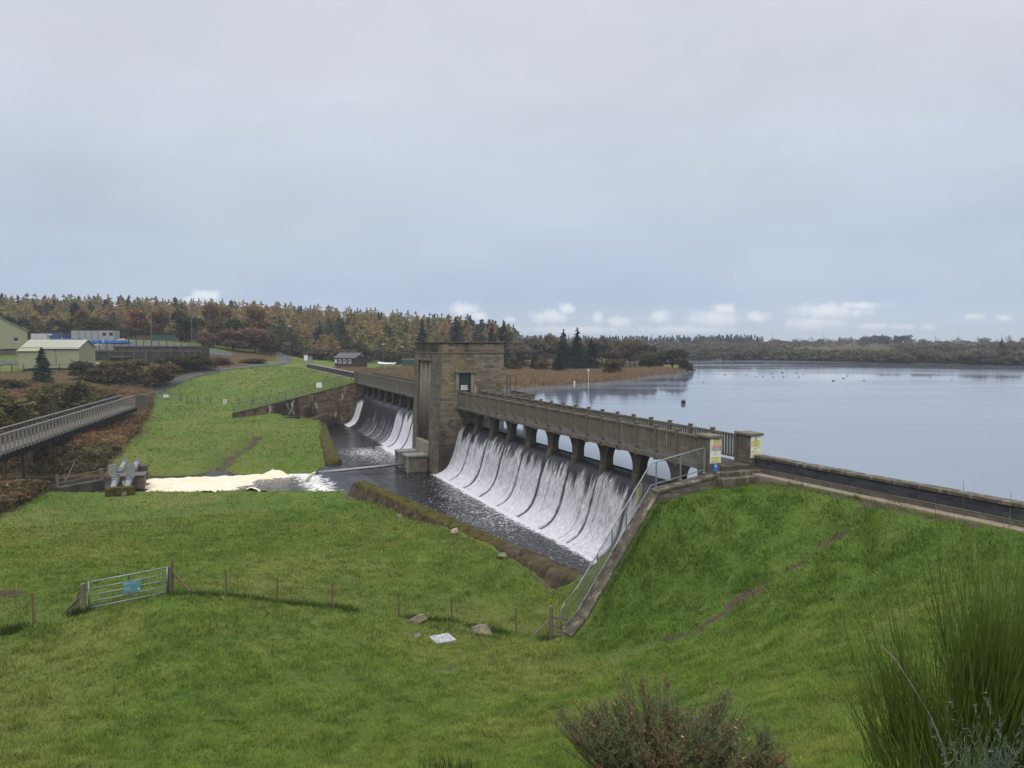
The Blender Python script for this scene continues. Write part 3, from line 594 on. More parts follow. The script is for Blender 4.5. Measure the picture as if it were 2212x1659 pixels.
fo += 0.10*np.exp(-(dpoly(X, Y, BW)/1.8)**2)
zz = POOL + 0.05*(fbm(A*1.1, B*0.8, 31, 3)-0.5)
o = np_mesh('pool_water', np.stack([X, Y, zz], -1), F, MT['pool'], None, True, {'foam': fo}); o['kind'] = 'structure'
# stream
A, B, X, Y, F = clip_grid(-112, -9.5, 62, 82, 0.35, lambda X, Y: (dpoly(X, Y, STREAM) < 6.2) & ~inpoly(X, Y, POOLPOLY), False)
dft = dpoly(X, Y, [(-21.2, 78.0), (-16.8, 68.0)]); fo = 0.5*np.exp(-(dft/1.5)**2)+0.14*np.exp(-(dft/4)**2)+0.3*np.exp(-(dpoly(X, Y, [at(622, 1013, 0.7), at(628, 1022, 0.7), at(545, 1045, 0.7), at(500, 1066, 0.7)])/1.3)**2)
o = np_mesh('stream_water', np.stack([X, Y, STRM+0.05*(fbm(X, Y*2, 41, 3)-0.5)], -1), F, MT['stream'], None, True, {'foam': fo}); o['kind'] = 'structure'
# curved outlet sill where the pool spills into the stream
s0, s1 = np.array([-18.3, 77.9]), np.array([-13.3, 68.8])
n_, m_ = 60, 26; tt = np.linspace(-0.12, 1.22, n_); pr = np.linspace(0, 1, m_)
dirv = (s1-s0)/np.linalg.norm(s1-s0); nv = np.array([dirv[1], -dirv[0]]); nv = nv if nv[0] < 0 else -nv
V = []; fo = []; ru = []; dr_ = []
for t_ in tt:
    bow = 0.25*math.sin(math.pi*min(max(t_, 0), 1))
    for p_ in pr:
        d_ = -1.2+p_*3.2; z_ = POOL+0.025-(0.0 if d_ < 0 else (POOL-STRM+0.02)*sstep(d_, 0.0, 1.8))
        c_ = s0+(s1-s0)*t_+nv*(d_-bow+0.2); V.append((c_[0], c_[1], z_+0.03*(vnoise(t_*40, p_*4, 3)-0.5)*p_))
        fo.append(0.10+0.95*sstep(p_+0.28*(vnoise(t_*22, 1.0, 8)-0.5), 0.84, 1.02)); ru.append(t_*14); dr_.append(p_*4)
o = np_mesh('outlet_water', np.array(V), grid_faces(n_, m_), MT['fall'], None, True, {'foam': np.array(fo), 'run': np.array(ru), 'drop': np.array(dr_)}); o['kind'] = 'structure'

# ------------------------------------------------------------------ the two weirs
PROF = np.array([(4.25, 6.02), (3.4, 6.05), (2.75, 6.0), (2.3, 5.82), (1.95, 5.40), (1.74, 4.70), (1.55, 4.0), (1.36, 3.3), (1.12, 2.6), (0.84, 2.05), (0.50, 1.66), (0.10, 1.42), (-0.38, 1.24), (-0.85, 1.0)])
_L = np.r_[0, np.cumsum(np.hypot(*np.diff(PROF, axis=0).T))]
def prof(f):
    l = f*_L[-1]; s = np.interp(l, _L, PROF[:, 0]); z = np.interp(l, _L, PROF[:, 1]); return s, z
def smoothprof(n):
    f = np.linspace(0, 1, n); s, z = prof(np.linspace(0, 1, 400)); k = np.ones(31)/31
    sp = np.convolve(np.pad(s, 15, 'edge'), k, 'valid'); zp = np.convolve(np.pad(z, 15, 'edge'), k, 'valid')
    return np.interp(f, np.linspace(0, 1, 400), sp), np.interp(f, np.linspace(0, 1, 400), zp), f
PIERS_N = [-(3.7+3.95*k) for k in range(9)]
PIERS_F = [8.5+3.95*k for k in range(1, 10)]
def weir(q0, q1, label, foamf):
    t = thing('spillway_weir', label, 'weir', (OX, OY, 0), ANG)
    s_, z_, f_ = smoothprof(40); m = MB()
    pts = [(s, q0, z-0.05) for s, z in zip(s_, z_)] + [(-0.85, q0, -0.3), (4.25, q0, -0.3)]
    m.prism(pts, (0, q1-q0, 0)); m.build('weir_face', MT['weir'], t, False)
    nq = int((q1-q0)/0.11); Q = np.linspace(q0, q1, nq); s_, z_, f_ = smoothprof(70)
    QQ, FF = np.meshgrid(Q, f_, indexing='ij'); SS = np.broadcast_to(s_, QQ.shape); Zw = np.broadcast_to(z_, QQ.shape)
    ds = np.gradient(s_); dz = np.gradient(z_); nl = np.hypot(ds, dz); ns, nz_ = -(-dz/nl), -ds/nl
    ns, nz_ = dz/nl, -ds/nl
    fo = foamf(QQ, FF); thick = 0.02+0.10*np.clip(fo, 0, 1)*(0.4+0.9*fbm(QQ*2.2, FF*9, 51, 4))*sstep(FF, 0.2, 0.5)
    Sx = SS+ns*thick; Zx = Zw+nz_*thick+np.where(FF < 0.12, 0.06, 0.06*(1-sstep(FF, 0.12, 0.4)))
    V = np.stack([OX+CA*Sx-SA*QQ, OY+SA*Sx+CA*QQ, Zx], -1)
    o = np_mesh('falling_water', V.reshape(-1, 3), grid_faces(nq, 70)[:, ::-1], MT['fall'], None, True, {'foam': fo.ravel(), 'run': QQ.ravel(), 'drop': (FF*8.2).ravel()})
    o['kind'] = 'structure'; return t
def gap(Q, lines, wid): return np.max([np.exp(-((Q-l)/wid)**2) for l in lines], 0)
def foam_near(Q, F):
    st = 0.30+0.11*(fbm(Q*0.9, 0*Q+3, 61, 3)-0.5)*2+0.10*(vnoise(Q*3.2, 0*Q, 62)-0.5)+0.07*sstep(Q, -20, -38)
    f = sstep(F, st-0.06, st+0.13)*(0.66+0.34*sstep(F, 0.5, 0.95))
    f = f+0.35*sstep(F, 0.28, 0.34)*(vnoise(Q*5, 0*Q+1, 66) > 0.72)*(f < 0.4)
    wv = 0.10*(vnoise(F*6, Q*0+4, 67)-0.5)
    f = f*(1-np.max([am*np.exp(-((Q+wv-l)/(wd*(0.7+0.7*F)))**2) for l, wd, am in zip(PIERS_N, (0.11, 0.17, 0.14, 0.12, 0.18, 0.15, 0.11, 0.16, 0.12), (0.88, 0.97, 0.95, 0.9, 0.97, 0.95, 0.9, 0.96, 0.88))], 0)*sstep(F, 0.2, 0.3))
    f = f*(1-0.45*gap(Q+wv, [p-1.9+1.1*math.sin(i*2.3) for i, p in enumerate(PIERS_N)], 0.07))
    return np.clip(f*(0.70+0.42*fbm(Q*1.1, F*3, 63, 4)+0.22*vnoise(Q*0.27, 0*Q+9, 69)), 0, 1.1)
def foam_far(Q, F):
    b = (Q-8.5)/3.95; k = np.floor(b).astype(int); amt = np.array([1.0, 1.0, 1.0, 0.75, 0.26, 0.24, 0.26, 0.2, 0.0, 1.0, 0.0])[np.clip(k, 0, 10)]
    st = 0.34+0.10*(fbm(Q*1.2, 0*Q+3, 71, 3)-0.5)*2
    f = sstep(F, st-0.05, st+0.12)*amt
    f = np.where((amt < 0.5) & (amt > 0), sstep(F, 0.30+0.3*vnoise(Q*1.5, 0*Q, 75), 0.55+0.2*vnoise(Q*1.5, 0*Q, 75))*amt*0.9, f)
    f = f*(1-0.95*gap(Q, PIERS_F, 0.30)*sstep(F, 0.2, 0.3))
    f = f+0.55*gap(Q, [PIERS_F[i]+0.55 for i in (2, 3, 4, 5)], 0.10)*sstep(F, 0.45, 0.8)
    return np.clip(f, 0, 1.1)
ap = thing('outlet_apron', 'bare grey concrete slope between mossy wall end and outlet water', 'apron', (-13.4, 66.2, -0.25), R(28)); m = MB(); m.hexa([(-2.6, -2.8, -0.4), (1.2, -2.6, -0.4), (1.2, 0.6, -0.4), (-2.2, 0.6, -0.4), (-2.6, -2.8, 0.75), (1.2, -2.6, 1.75), (1.2, 0.6, 1.75), (-2.2, 0.6, 0.65)]); m.build('slope', MT['steeldark'] if False else MT['concdark'], ap, bevel=0.05)
weir(-39.4, -0.02, 'spillway weir between tower and near stone gate pillars, white water along its whole length', foam_near)
weir(8.52, 48.4, 'spillway weir left of the tower, mostly dark with a few white streams', foam_far)

# ------------------------------------------------------------------ tower
def sf(z): return -0.62+0.5*z/13.0
TW = thing('valve_tower', 'square weathered stone tower with fluted front rising between the two spillways', 'tower', (OX, OY, 0), ANG)
m = MB(); ZT = 13.86; Q0, Q1 = 0.0, 8.45
m.hexa([(sf(-.3)+.3, Q0, -.3), (6.55, Q0, -.3), (6.55, Q1, -.3), (sf(-.3)+.3, Q1, -.3), (sf(ZT)+.3, Q0, ZT), (6.55, Q0, ZT), (6.55, Q1, ZT), (sf(ZT)+.3, Q1, ZT)]); m.build('wall', MT['tower'], TW)
m = MB()
def block(qa, qb, za, zb): m.hexa([(sf(za), qa, za), (sf(za)+.298, qa, za), (sf(za)+.298, qb, za), (sf(za), qb, za), (sf(zb), qa, zb), (sf(zb)+.298, qa, zb), (sf(zb)+.298, qb, zb), (sf(zb), qb, zb)])
block(Q0, 2.5, -0.3, ZT); block(7.0, Q1, -0.3, ZT); block(2.5, 7.0, 12.25, ZT)
m.build('front_wall', MT['towerfront'], TW)
m = MB()
for k, q in enumerate((3.25, 4.75, 6.25)): m.tube([(sf(4.25)+0.70, q, 4.25), (sf(12.25)+0.70, q, 12.25)], 0.66, 24)
m.build('fluted_panel', MT['conc'], TW, True)
m = MB(); m.hexa([(sf(1)-0.25, 2.52, -0.2), (0.1, 2.52, -0.2), (0.1, 6.98, -0.2), (sf(1)-0.25, 6.98, -0.2), (sf(4)-0.02, 2.52, 4.0), (0.1, 2.52, 4.25), (0.1, 6.98, 4.25), (sf(4)-0.02, 6.98, 4.0)])
m.build('recess_plinth', MT['concpale'], TW)
m = MB(); m.box(sf(12.3)-0.1, 0.1, 2.3, 7.2, 12.1, 12.32); m.build('recess_lintel', MT['conc'], TW, bevel=0.02)
m = MB(); m.box(sf(13)-0.06, 6.61, Q0-0.06, Q1+0.06, 12.86, 12.98); m.build('string_course', MT['conc'], TW, bevel=0.02)
m = MB()
for z in (13.1, 13.3, 13.5, 13.7): m.box(sf(z)-0.07, 0.2, 0.25, Q1-0.05, z-0.05, z+0.04)
m.build('banding', MT['concdark'], TW)
m = MB(); m.box(sf(13.9)-0.14, 6.70, Q0-0.14, Q1+0.14, ZT, ZT+0.13); m.build('coping', MT['concdark'], TW, bevel=0.025)
m = MB(); m.box(1.55, 1.84, -0.14, 0.1, 7.86, 10.98); m.box(3.06, 3.40, -0.14, 0.1, 7.86, 10.98); m.build('door_frame', MT['concpale'], TW, bevel=0.02)
m = MB(); m.box(1.45, 3.50, -0.26, 0.1, 10.98, 11.2); m.build('door_lintel', MT['conc'], TW, bevel=0.03)
m = MB(); m.box(1.84, 3.06, -0.03, 0.05, 7.9, 10.98); m.box(1.92, 2.98, -0.05, -0.02, 10.1, 10.16); m.box(2.44, 2.46, -0.05, -0.02, 7.95, 10.1)
dr = m.build('door', MT['door'], TW)
m = MB(); m.box(2.80, 2.88, -0.09, -0.04, 9.32, 9.42); m.build('lock_plate', MT['steel'], dr); m = MB(); m.box(2.72, 2.90, -0.08, -0.04, 9.08, 9.11); m.build('handle', MT['steel'], dr)
m = MB(); m.tube([(3.6, 2.0, ZT+0.1), (3.6, 2.0, ZT+2.0)], 0.025, 6); m.build('roof_mast', MT['steeldark'], TW)

# notice on the tower door, red box on the jamb
def board(name, label, loc, rz, wd, ht, mat, bands=(), group=None, thick=0.03, cat='sign'):
    t = thing(name, label, cat, loc, rz, group); m = MB(); m.box(-wd/2, wd/2, -thick, 0, 0, ht); m.build('panel', mat, t)
    for i, (x0, x1, z0, z1, mt, nm) in enumerate(bands):
        b = MB(); e = 0.003+0.0015*(i % 3); b.box(-wd/2+x0*wd, -wd/2+x1*wd, -thick-e, -thick, z0*ht, z1*ht); b.build(nm, MT[mt], t)
    return t
def lines(t, wd, ht, rows, mt, thick=0.03, seed=1):
    """rows of printing too small to read in the photograph"""
    r = random.Random(seed); m = MB()
    for (x0, x1, zc, hh) in rows:
        x = x0
        while x < x1-0.02:
            l = r.uniform(0.05, 0.13); e = min(x+l, x1); m.box(-wd/2+x*wd, -wd/2+e*wd, -thick-0.0065, -thick-0.002, (zc-hh/2)*ht, (zc+hh/2)*ht); x = e+0.02
    m.build('printing', MT[mt], t)
def word(t, s, x, z, size, mt, thick=0.03):
    cu = bpy.data.curves.new('lettering', 'FONT'); cu.body = s; cu.size = size; cu.extrude = 0.001; cu.align_x = 'CENTER'; cu.materials.append(MT[mt])
    tmp = bpy.data.objects.new('lettering', cu); COL.objects.link(tmp); bpy.context.view_layer.update()
    me = bpy.data.meshes.new_from_object(tmp); bpy.data.objects.remove(tmp); me.materials.clear(); me.materials.append(MT[mt])
    o = bpy.data.objects.new('lettering', me); COL.objects.link(o); o.parent = t; o.location = (x, -thick-0.0075, z); o.rotation_euler = (math.pi/2, 0, 0)
def triangle(t, x, z, r, thick=0.03):
    m = MB(); m.prism([(x-r, -thick-0.004, z), (x+r, -thick-0.004, z), (x, -thick-0.004, z+1.75*r)], (0, 0.003, 0)); o = m.build('warning_triangle', MT['ink'], t)
    m = MB(); m.prism([(x-r*.7, -thick-0.0065, z+.16*r), (x+r*.7, -thick-0.0065, z+.16*r), (x, -thick-0.0065, z+1.4*r)], (0, 0.003, 0)); m.build('triangle_field', MT['yellow'], o)
    m = MB(); m.box(x-r*.07, x+r*.07, -thick-0.008, -thick-0.005, z+.5*r, z+1.0*r); m.box(x-r*.07, x+r*.07, -thick-0.008, -thick-0.005, z+.28*r, z+.4*r); m.build('exclamation_mark', MT['ink'], o)
def ring(t, x, z, r, mt, thick=0.03):
    m = MB(); n = 20; V = []; F = []
    for k in range(n):
        a = 2*math.pi*k/n
        for rr in (r, r*0.72): V.append((x+rr*math.cos(a), -thick-0.006, z+rr*math.sin(a)))
    for k in range(n): j = (k+1) % n; F.append((2*k, 2*k+1, 2*j+1, 2*j))
    m.add(V, F); m.bar((x-r*.6, -thick-0.006, z+r*.6), (x+r*.6, -thick-0.006, z-r*.6), 0.002, r*0.2); m.build('prohibition_symbol', MT[mt], t)
loc = S(2.38, -0.045, 9.34)
b = board('door_notice', 'white notice with blue and red bands on the dark green tower door', loc, ANG, 0.66, 0.46, MT['white'], [(0.27, 0.95, 0.55, 0.86, 'navy', 'blue_band'), (0.27, 0.95, 0.14, 0.44, 'red', 'red_band')])
ring(b, -0.23, 0.13, 0.06, 'red'); lines(b, 0.66, 0.46, [(0.33, 0.9, 0.72, 0.07), (0.33, 0.9, 0.29, 0.07)], 'white'); ring(b, -0.23, 0.33, 0.06, 'navy')
bx = thing('lifebuoy_box', 'narrow faded pink box on the tower wall right of the green door', 'box', S(3.52, -0.02, 8.98), ANG); m = MB(); m.box(-0.075, 0.075, -0.14, 0, 0, 0.78); m.build('casing', MT['pink'], bx, bevel=0.02)
m = MB(); m.box(-0.08, 0.08, -0.16, 0, 0.78, 0.82); m.build('lid', MT['pink'], bx)

# ------------------------------------------------------------------ footbridges over the weirs
def pier_mesh(q, dep):
    m = MB(); hw = 0.40; r = 1.05; rx = 1.12; zt, zb = 7.57, 5.6; pts = []
    for k in range(9):
        a = math.pi/2*k/8; pts.append((q+hw+rx*(1-math.cos(a)), zt-r+r*math.sin(a)))
    P = [(q+hw, zb)]+pts; Lm = [(2*q-y, z) for (y, z) in P[::-1]]
    prof2 = P+Lm; m.prism([(2.3, y, z) for y, z in prof2], (dep, 0, 0))
    m.hexa([(1.95, q-0.12, 5.35), (2.25, q-hw, 5.35), (2.25, q+hw, 5.35), (1.95, q+0.12, 5.35), (2.12, q-0.12, 6.0), (2.24, q-hw, 6.2), (2.24, q+hw, 6.2), (2.12, q+0.12, 6.0)])
    return m
def railing(br, s, q0, q1, step, nm_side, dz):
    zd = 7.86; n = int(round((q1-q0)/step)); st = (q1-q0)/n
    post = MB(); post.box(-0.09, 0.09, -0.09, 0.09, zd-0.10, 9.33); post.box(-0.11, 0.11, -0.11, 0.11, 9.33, 9.40); post.box(-0.12 if s < 3 else -0.08, 0.08 if s < 3 else 0.12, -0.12, 0.12, 7.50, zd-0.10)
    pan = MB(); a, b = 0.10, st-0.10
    pan.box(-0.07, 0.07, a, b, 9.14, 9.25); pan.box(-0.055, 0.055, a, b, 8.03, 8.13); k = int((b-a)/0.215); d = (b-a)/k
    for i in range(k): pan.box(-0.024, 0.024, a+d*(i+0.5)-0.066, a+d*(i+0.5)+0.066, 8.13, 9.14)
    pm = post.build('railing_post', MT['conc'], br); pm.location = (s, q0, 0)
    rm = pan.build('railing_panel', MT['conc'], br); rm.location = (s, q0, 0)
    for i in range(n+1):
        if i: c = pm.copy(); COL.objects.link(c); c.location = (s, q0+st*i, -0.0)
        if i and i < n: c = rm.copy(); COL.objects.link(c); c.location = (s, q0+st*i, 0)
def bridge(q0, q1, piers, label):
    br = thing('footbridge', label, 'footbridge', (OX, OY, 0), ANG)
    m = MB(); m.box(1.62, 4.12, q0, q1, 7.575, 7.86); m.build('deck_slab', MT['conc'], br, bevel=0.015)
    m = MB(); m.box(1.75, 3.99, q0, q1, 7.862, 7.872); m.build('walkway', MT['asphalt'], br)
    for q in piers: pier_mesh(q, 0.52 if q < 0 else 1.5).build('pier', MT['concdark'], br, False, 0.03)
    railing(br, 1.74, q0+0.12, q1-0.12, 1.975, 'down', 0); railing(br, 4.0, q0+0.12, q1-0.12, 1.975, 'up', 0)
    return br
bridge(-38.45, -0.05, PIERS_N, 'concrete footbridge with nine arched bays from stone tower to near gate pillars')
fb = bridge(8.5, 48.2, PIERS_F, 'concrete footbridge over the left spillway, running from tower to far bank')
# abutment walls closing the ends of the weirs
ab = thing('abutment_wall', 'stained stone abutment under the far end of left footbridge', 'wall', (OX, OY, 0), ANG); m = MB(); m.box(0.9, 4.3, 48.42, 49.6, -0.2, 7.56); m.build('masonry', MT['wing'], ab)
# landing at the back of the tower
lp = thing('landing_platform', 'small concrete landing with solid railing and steel doorframe behind the tower', 'platform', (OX, OY, 0), ANG)
m = MB(); m.box(6.6, 9.4, -1.2, 4.5, 7.4, 7.8); m.build('deck_slab', MT['concdark'], lp); m = MB(); m.tube([(8.9, 0, 3), (8.9, 0, 7.4)], 0.3, 8); m.tube([(8.9, 3, 3), (8.9, 3, 7.4)], 0.3, 8); m.build('support_column', MT['concdark'], lp)
m = MB()
for i in range(15): m.box(4.9+i*0.30, 5.02+i*0.30, -1.2, -1.1, 7.9, 8.75)
m.box(4.85, 9.4, -1.22, -1.08, 8.75, 8.87); m.box(4.85, 9.4, -1.2, -1.1, 7.78, 7.9); m.box(9.3, 9.4, -1.08, 4.5, 7.8, 8.85); m.build('railing_panel', MT['conc'], lp)
m = MB(); m.box(7.1, 7.2, 0.6, 0.7, 7.8, 10.55); m.box(8.0, 8.1, 0.6, 0.7, 7.8, 10.55); m.box(7.1, 8.1, 0.59, 0.71, 10.55, 10.65); m.box(7.1, 7.2, 2.0, 2.1, 7.8, 10.55); m.box(8.0, 8.1, 2.0, 2.1, 7.8, 10.55); m.box(7.1, 8.1, 1.99, 2.11, 10.55, 10.65); m.box(7.2, 8.0, 0.62, 0.68, 8.8, 8.86); m.build('steel_frame', MT['steeldark'], lp)

# gate pillars, steps and signs at the near end
def pillar(s0, s1, q0, q1, label):
    p = thing('gate_pillar', label, 'pillar', S((s0+s1)/2, (q0+q1)/2, 7.0), ANG, 'stone pillars at the near end of the footbridge'); a, b = (s1-s0)/2, (q1-q0)/2
    m = MB(); m.box(-a, a, -b, b, -0.6, 2.26); m.build('shaft', MT['pillar'], p, bevel=0.02)
    m = MB(); c = 0.10; m.hexa([(-a-c, -b-c, 2.26), (a+c, -b-c, 2.26), (a+c, b+c, 2.26), (-a-c, b+c, 2.26), (-a-c, -b-c, 2.38), (a+c, -b-c, 2.38), (a+c, b+c, 2.38), (-a-c, b+c, 2.38)]); m.add([(-a-c, -b-c, 2.38), (a+c, -b-c, 2.38), (a+c, b+c, 2.38), (-a-c, b+c, 2.38), (0, 0, 2.48)], [(0, 1, 4), (1, 2, 4), (2, 3, 4), (3, 0, 4)]); m.build('cap', MT['conc'], p, bevel=0.015)
    return p
pillar(1.45, 2.15, -39.42, -38.47, 'square stone gate pillar standing on the waterfall side of the steps'); pillar(3.92, 4.62, -39.42, -38.47, 'square stone gate pillar standing on the lake side at start of dark wall')
sA = board('warning_sign', 'yellow warning sign with red and blue bands on gate pillar nearest the waterfall', S(1.80, -39.425, 8.64), ANG, 0.64, 0.60, MT['yellowpale'],
    [(0.02, 0.20, 0.02, 0.97, 'white', 'pictogram_strip'), (0.22, 0.97, 0.26, 0.50, 'red', 'red_band'), (0.22, 0.97, 0.04, 0.24, 'navy', 'blue_band')])
word(sA, 'WARNING', 0.06, 0.515, 0.075, 'ink'); lines(sA, 0.64, 0.6, [(0.26, 0.94, 0.76, 0.045), (0.36, 0.84, 0.66, 0.045), (0.26, 0.94, 0.57, 0.03)], 'olive'); lines(sA, 0.64, 0.6, [(0.27, 0.92, 0.42, 0.03), (0.27, 0.92, 0.34, 0.03), (0.27, 0.92, 0.17, 0.03), (0.27, 0.8, 0.10, 0.03)], 'white', seed=3)
triangle(sA, -0.25, 0.40, 0.05); ring(sA, -0.25, 0.23, 0.045, 'red'); ring(sA, -0.25, 0.09, 0.045, 'navy')
sB = board('warning_sign', 'white and pale yellow sign panel directly above small blue plate on waterfall pillar', S(1.80, -39.425, 8.03), ANG, 0.64, 0.60, MT['white'], [(0.03, 0.97, 0.03, 0.52, 'yellowpale', 'yellow_band')])
lines(sB, 0.64, 0.6, [(0.2, 0.8, 0.46, 0.05), (0.1, 0.9, 0.37, 0.04), (0.2, 0.8, 0.2, 0.05), (0.1, 0.9, 0.10, 0.04)], 'olive', seed=5)
m = MB(); m.bar((-0.02, -0.034, 0.4), (0.06, -0.034, 0.5), 0.003, 0.02); m.bar((0.06, -0.034, 0.5), (0.0, -0.034, 0.55), 0.003, 0.02); m.ball((-0.01, -0.033, 0.56), (0.02, 0.003, 0.02), 8, 5); m.build('falling_figure', MT['olive'], sB)
sC = board('information_plate', 'small upright blue plate with white figure low on the waterfall pillar', S(1.82, -39.425, 7.62), ANG, 0.23, 0.40, MT['blue'])
m = MB(); m.ball((-0.01, -0.034, 0.32), (0.025, 0.003, 0.025), 8, 5); m.box(-0.03, 0.01, -0.036, -0.031, 0.22, 0.30); m.box(-0.03, 0.06, -0.0365, -0.031, 0.22, 0.25); m.box(-0.055, 0.05, -0.0355, -0.031, 0.275, 0.295); m.build('seated_figure', MT['white'], sC)
lines(sC, 0.23, 0.4, [(0.2, 0.8, 0.3, 0.03), (0.2, 0.8, 0.2, 0.03)], 'navy', seed=7)
sD = board('warning_sign', 'yellow danger sign with big triangle at top of the lake side pillar', S(4.27, -39.425, 8.72), ANG, 0.62, 0.53, MT['white'], [(0.02, 0.98, 0.03, 0.60, 'yellow', 'yellow_band')])
triangle(sD, 0, 0.345, 0.09); word(sD, 'DANGER', 0, 0.27, 0.07, 'ink'); word(sD, 'WARNING', 0, 0.10, 0.06, 'ink'); lines(sD, 0.62, 0.53, [(0.08, 0.9, 0.40, 0.05), (0.08, 0.9, 0.09, 0.045)], 'olive', seed=9)
sE = board('warning_sign', 'white and yellow sign with red bottom band on lake side pillar just above dark wall', S(4.27, -39.425, 8.16), ANG, 0.62, 0.55, MT['white'], [(0.28, 0.96, 0.40, 0.95, 'yellowpale', 'yellow_field'), (0.28, 0.96, 0.05, 0.34, 'red', 'red_band')])
triangle(sE, -0.215, 0.27, 0.065); ring(sE, -0.215, 0.11, 0.06, 'red'); lines(sE, 0.62, 0.55, [(0.4, 0.85, 0.88, 0.05), (0.33, 0.55, 0.76, 0.04), (0.33, 0.5, 0.5, 0.04)], 'olive', seed=11); lines(sE, 0.62, 0.55, [(0.32, 0.92, 0.26, 0.035), (0.32, 0.92, 0.18, 0.035), (0.32, 0.9, 0.11, 0.035)], 'white', seed=13)
m = MB(); m.ball((0.16, -0.034, 0.37), (0.11, 0.004, 0.09), 14, 6); m.build('worn_patch', MT['white'], sE)
stp = thing('stone_steps', 'three worn stone steps between the two gate pillars', 'steps', (OX, OY, 0), ANG)
for i, (zt, a, b, e) in enumerate(((7.845, -39.50, -38.47, 0.0), (7.62, -39.95, -39.503, 0.25), (7.41, -40.45, -39.953, 0.55))):
    m = MB(); m.box(2.152+(-0.35 if i else 0)-e*0.5, 3.918+(0.25 if i else 0)+e, a, b, 6.3, zt); m.build('step', MT['lichen'] if i else MT['concdark'], stp, bevel=0.03)

# parapet walls along the crest
def wall_along(name, label, pts, zb, zt, th, mat, cope, group=None):
    t = thing(name, label, 'wall', (pts[0][0], pts[0][1], zb), 0, group)
    for k in range(len(pts)-1):
        p, q = Vector((pts[k][0], pts[k][1])), Vector((pts[k+1][0], pts[k+1][1])); L = (q-p).length; a = math.atan2(q.y-p.y, q.x-p.x)
        m = MB(); m.box(0, L, -th/2, th/2, -0.6, zt-zb-0.14); o = m.build('wall', mat, t); o.location = (p.x-pts[0][0], p.y-pts[0][1], 0); o.rotation_euler = (0, 0, a)
        m = MB(); x = 0; r = random.Random(k+5)
        while x < L-0.02:
            e = min(x+r.uniform(0.55, 1.0), L); j = r.uniform(-0.012, 0.012); m.box(x+0.004, e-0.004, -th/2-0.06+j, th/2+0.06+j, zt-zb-0.138, zt-zb+r.uniform(-0.012, 0.012)); x = e
        o = m.build('coping', cope, t, bevel=0.02); o.location = (p.x-pts[0][0], p.y-pts[0][1], 0); o.rotation_euler = (0, 0, a)
    return t
pw = wall_along('parapet_wall', 'low dark brick wall with lichened coping along lake edge right of steps', RWALL, 7.40, 8.28, 0.46, MT['bluebrick'], MT['lichen'])
for k in range(len(RWALL)-1):
    p, q = Vector(RWALL[k]), Vector(RWALL[k+1]); L = (q-p).length; a = math.atan2(q.y-p.y, q.x-p.x)
    m = MB(); m.box(0, L, -0.27, 0.27, -0.5, 0.28); o = m.build('base_course', MT['pillar'], pw, bevel=0.02); o.location = (p.x-RWALL[0][0], p.y-RWALL[0][1], 0); o.rotation_euler = (0, 0, a)
kb = thing('kerb_strip', 'pale stone kerb laid in the grass at foot of the dark wall', 'kerb', (RWALL[0][0], RWALL[0][1], 7.4)); nvk = np.array([-0.88, -0.47])
for k in range(2):
    p, q = Vector(RWALL[k]), Vector(RWALL[k+1]); L = (q-p).length; a = math.atan2(q.y-p.y, q.x-p.x); m = MB(); x = 0.4 if k == 0 else 0.0; r = random.Random(k)
    while x < L:
        e = min(x+r.uniform(1.6, 2.6), L); j = r.uniform(-0.02, 0.02); m.box(x+0.01, e-0.01, -0.86+j, -0.34+j, -0.35, 0.07+r.uniform(-0.015, 0.015)); x = e
    o = m.build('kerb_stone', MT['kerb'], kb, bevel=0.03); o.location = (p.x-RWALL[0][0], p.y-RWALL[0][1], 0); o.rotation_euler = (0, 0, a)
lw = wall_along('parapet_wall', 'long dark brick wall with pale coping running beyond left footbridge', LWALL, 7.9, 8.95, 0.46, MT['bluebrick'], MT['kerb'])
lpil = thing('end_pillar', 'square stone pillar at the far end of left footbridge', 'pillar', S(1.8, 48.7, 7.5), ANG); m = MB(); m.box(-0.4, 0.4, -0.45, 0.45, 0, 1.85); m.build('shaft', MT['pillar'], lpil); m = MB(); m.box(-0.5, 0.5, -0.55, 0.55, 1.85, 1.97); m.build('cap', MT['conc'], lpil)
p, q = Vector(LWALL[0]), Vector(LWALL[1]); L = (q-p).length; a = math.atan2(q.y-p.y, q.x-p.x)
lkb = thing('kerb_strip', 'pale kerb along the foot of the long wall beyond left footbridge', 'kerb', (p.x, p.y, 7.9), a); m = MB(); m.box(1, L, 0.35, 1.0, -0.3, 0.12); m.build('kerb_stone', MT['kerb'], lkb)

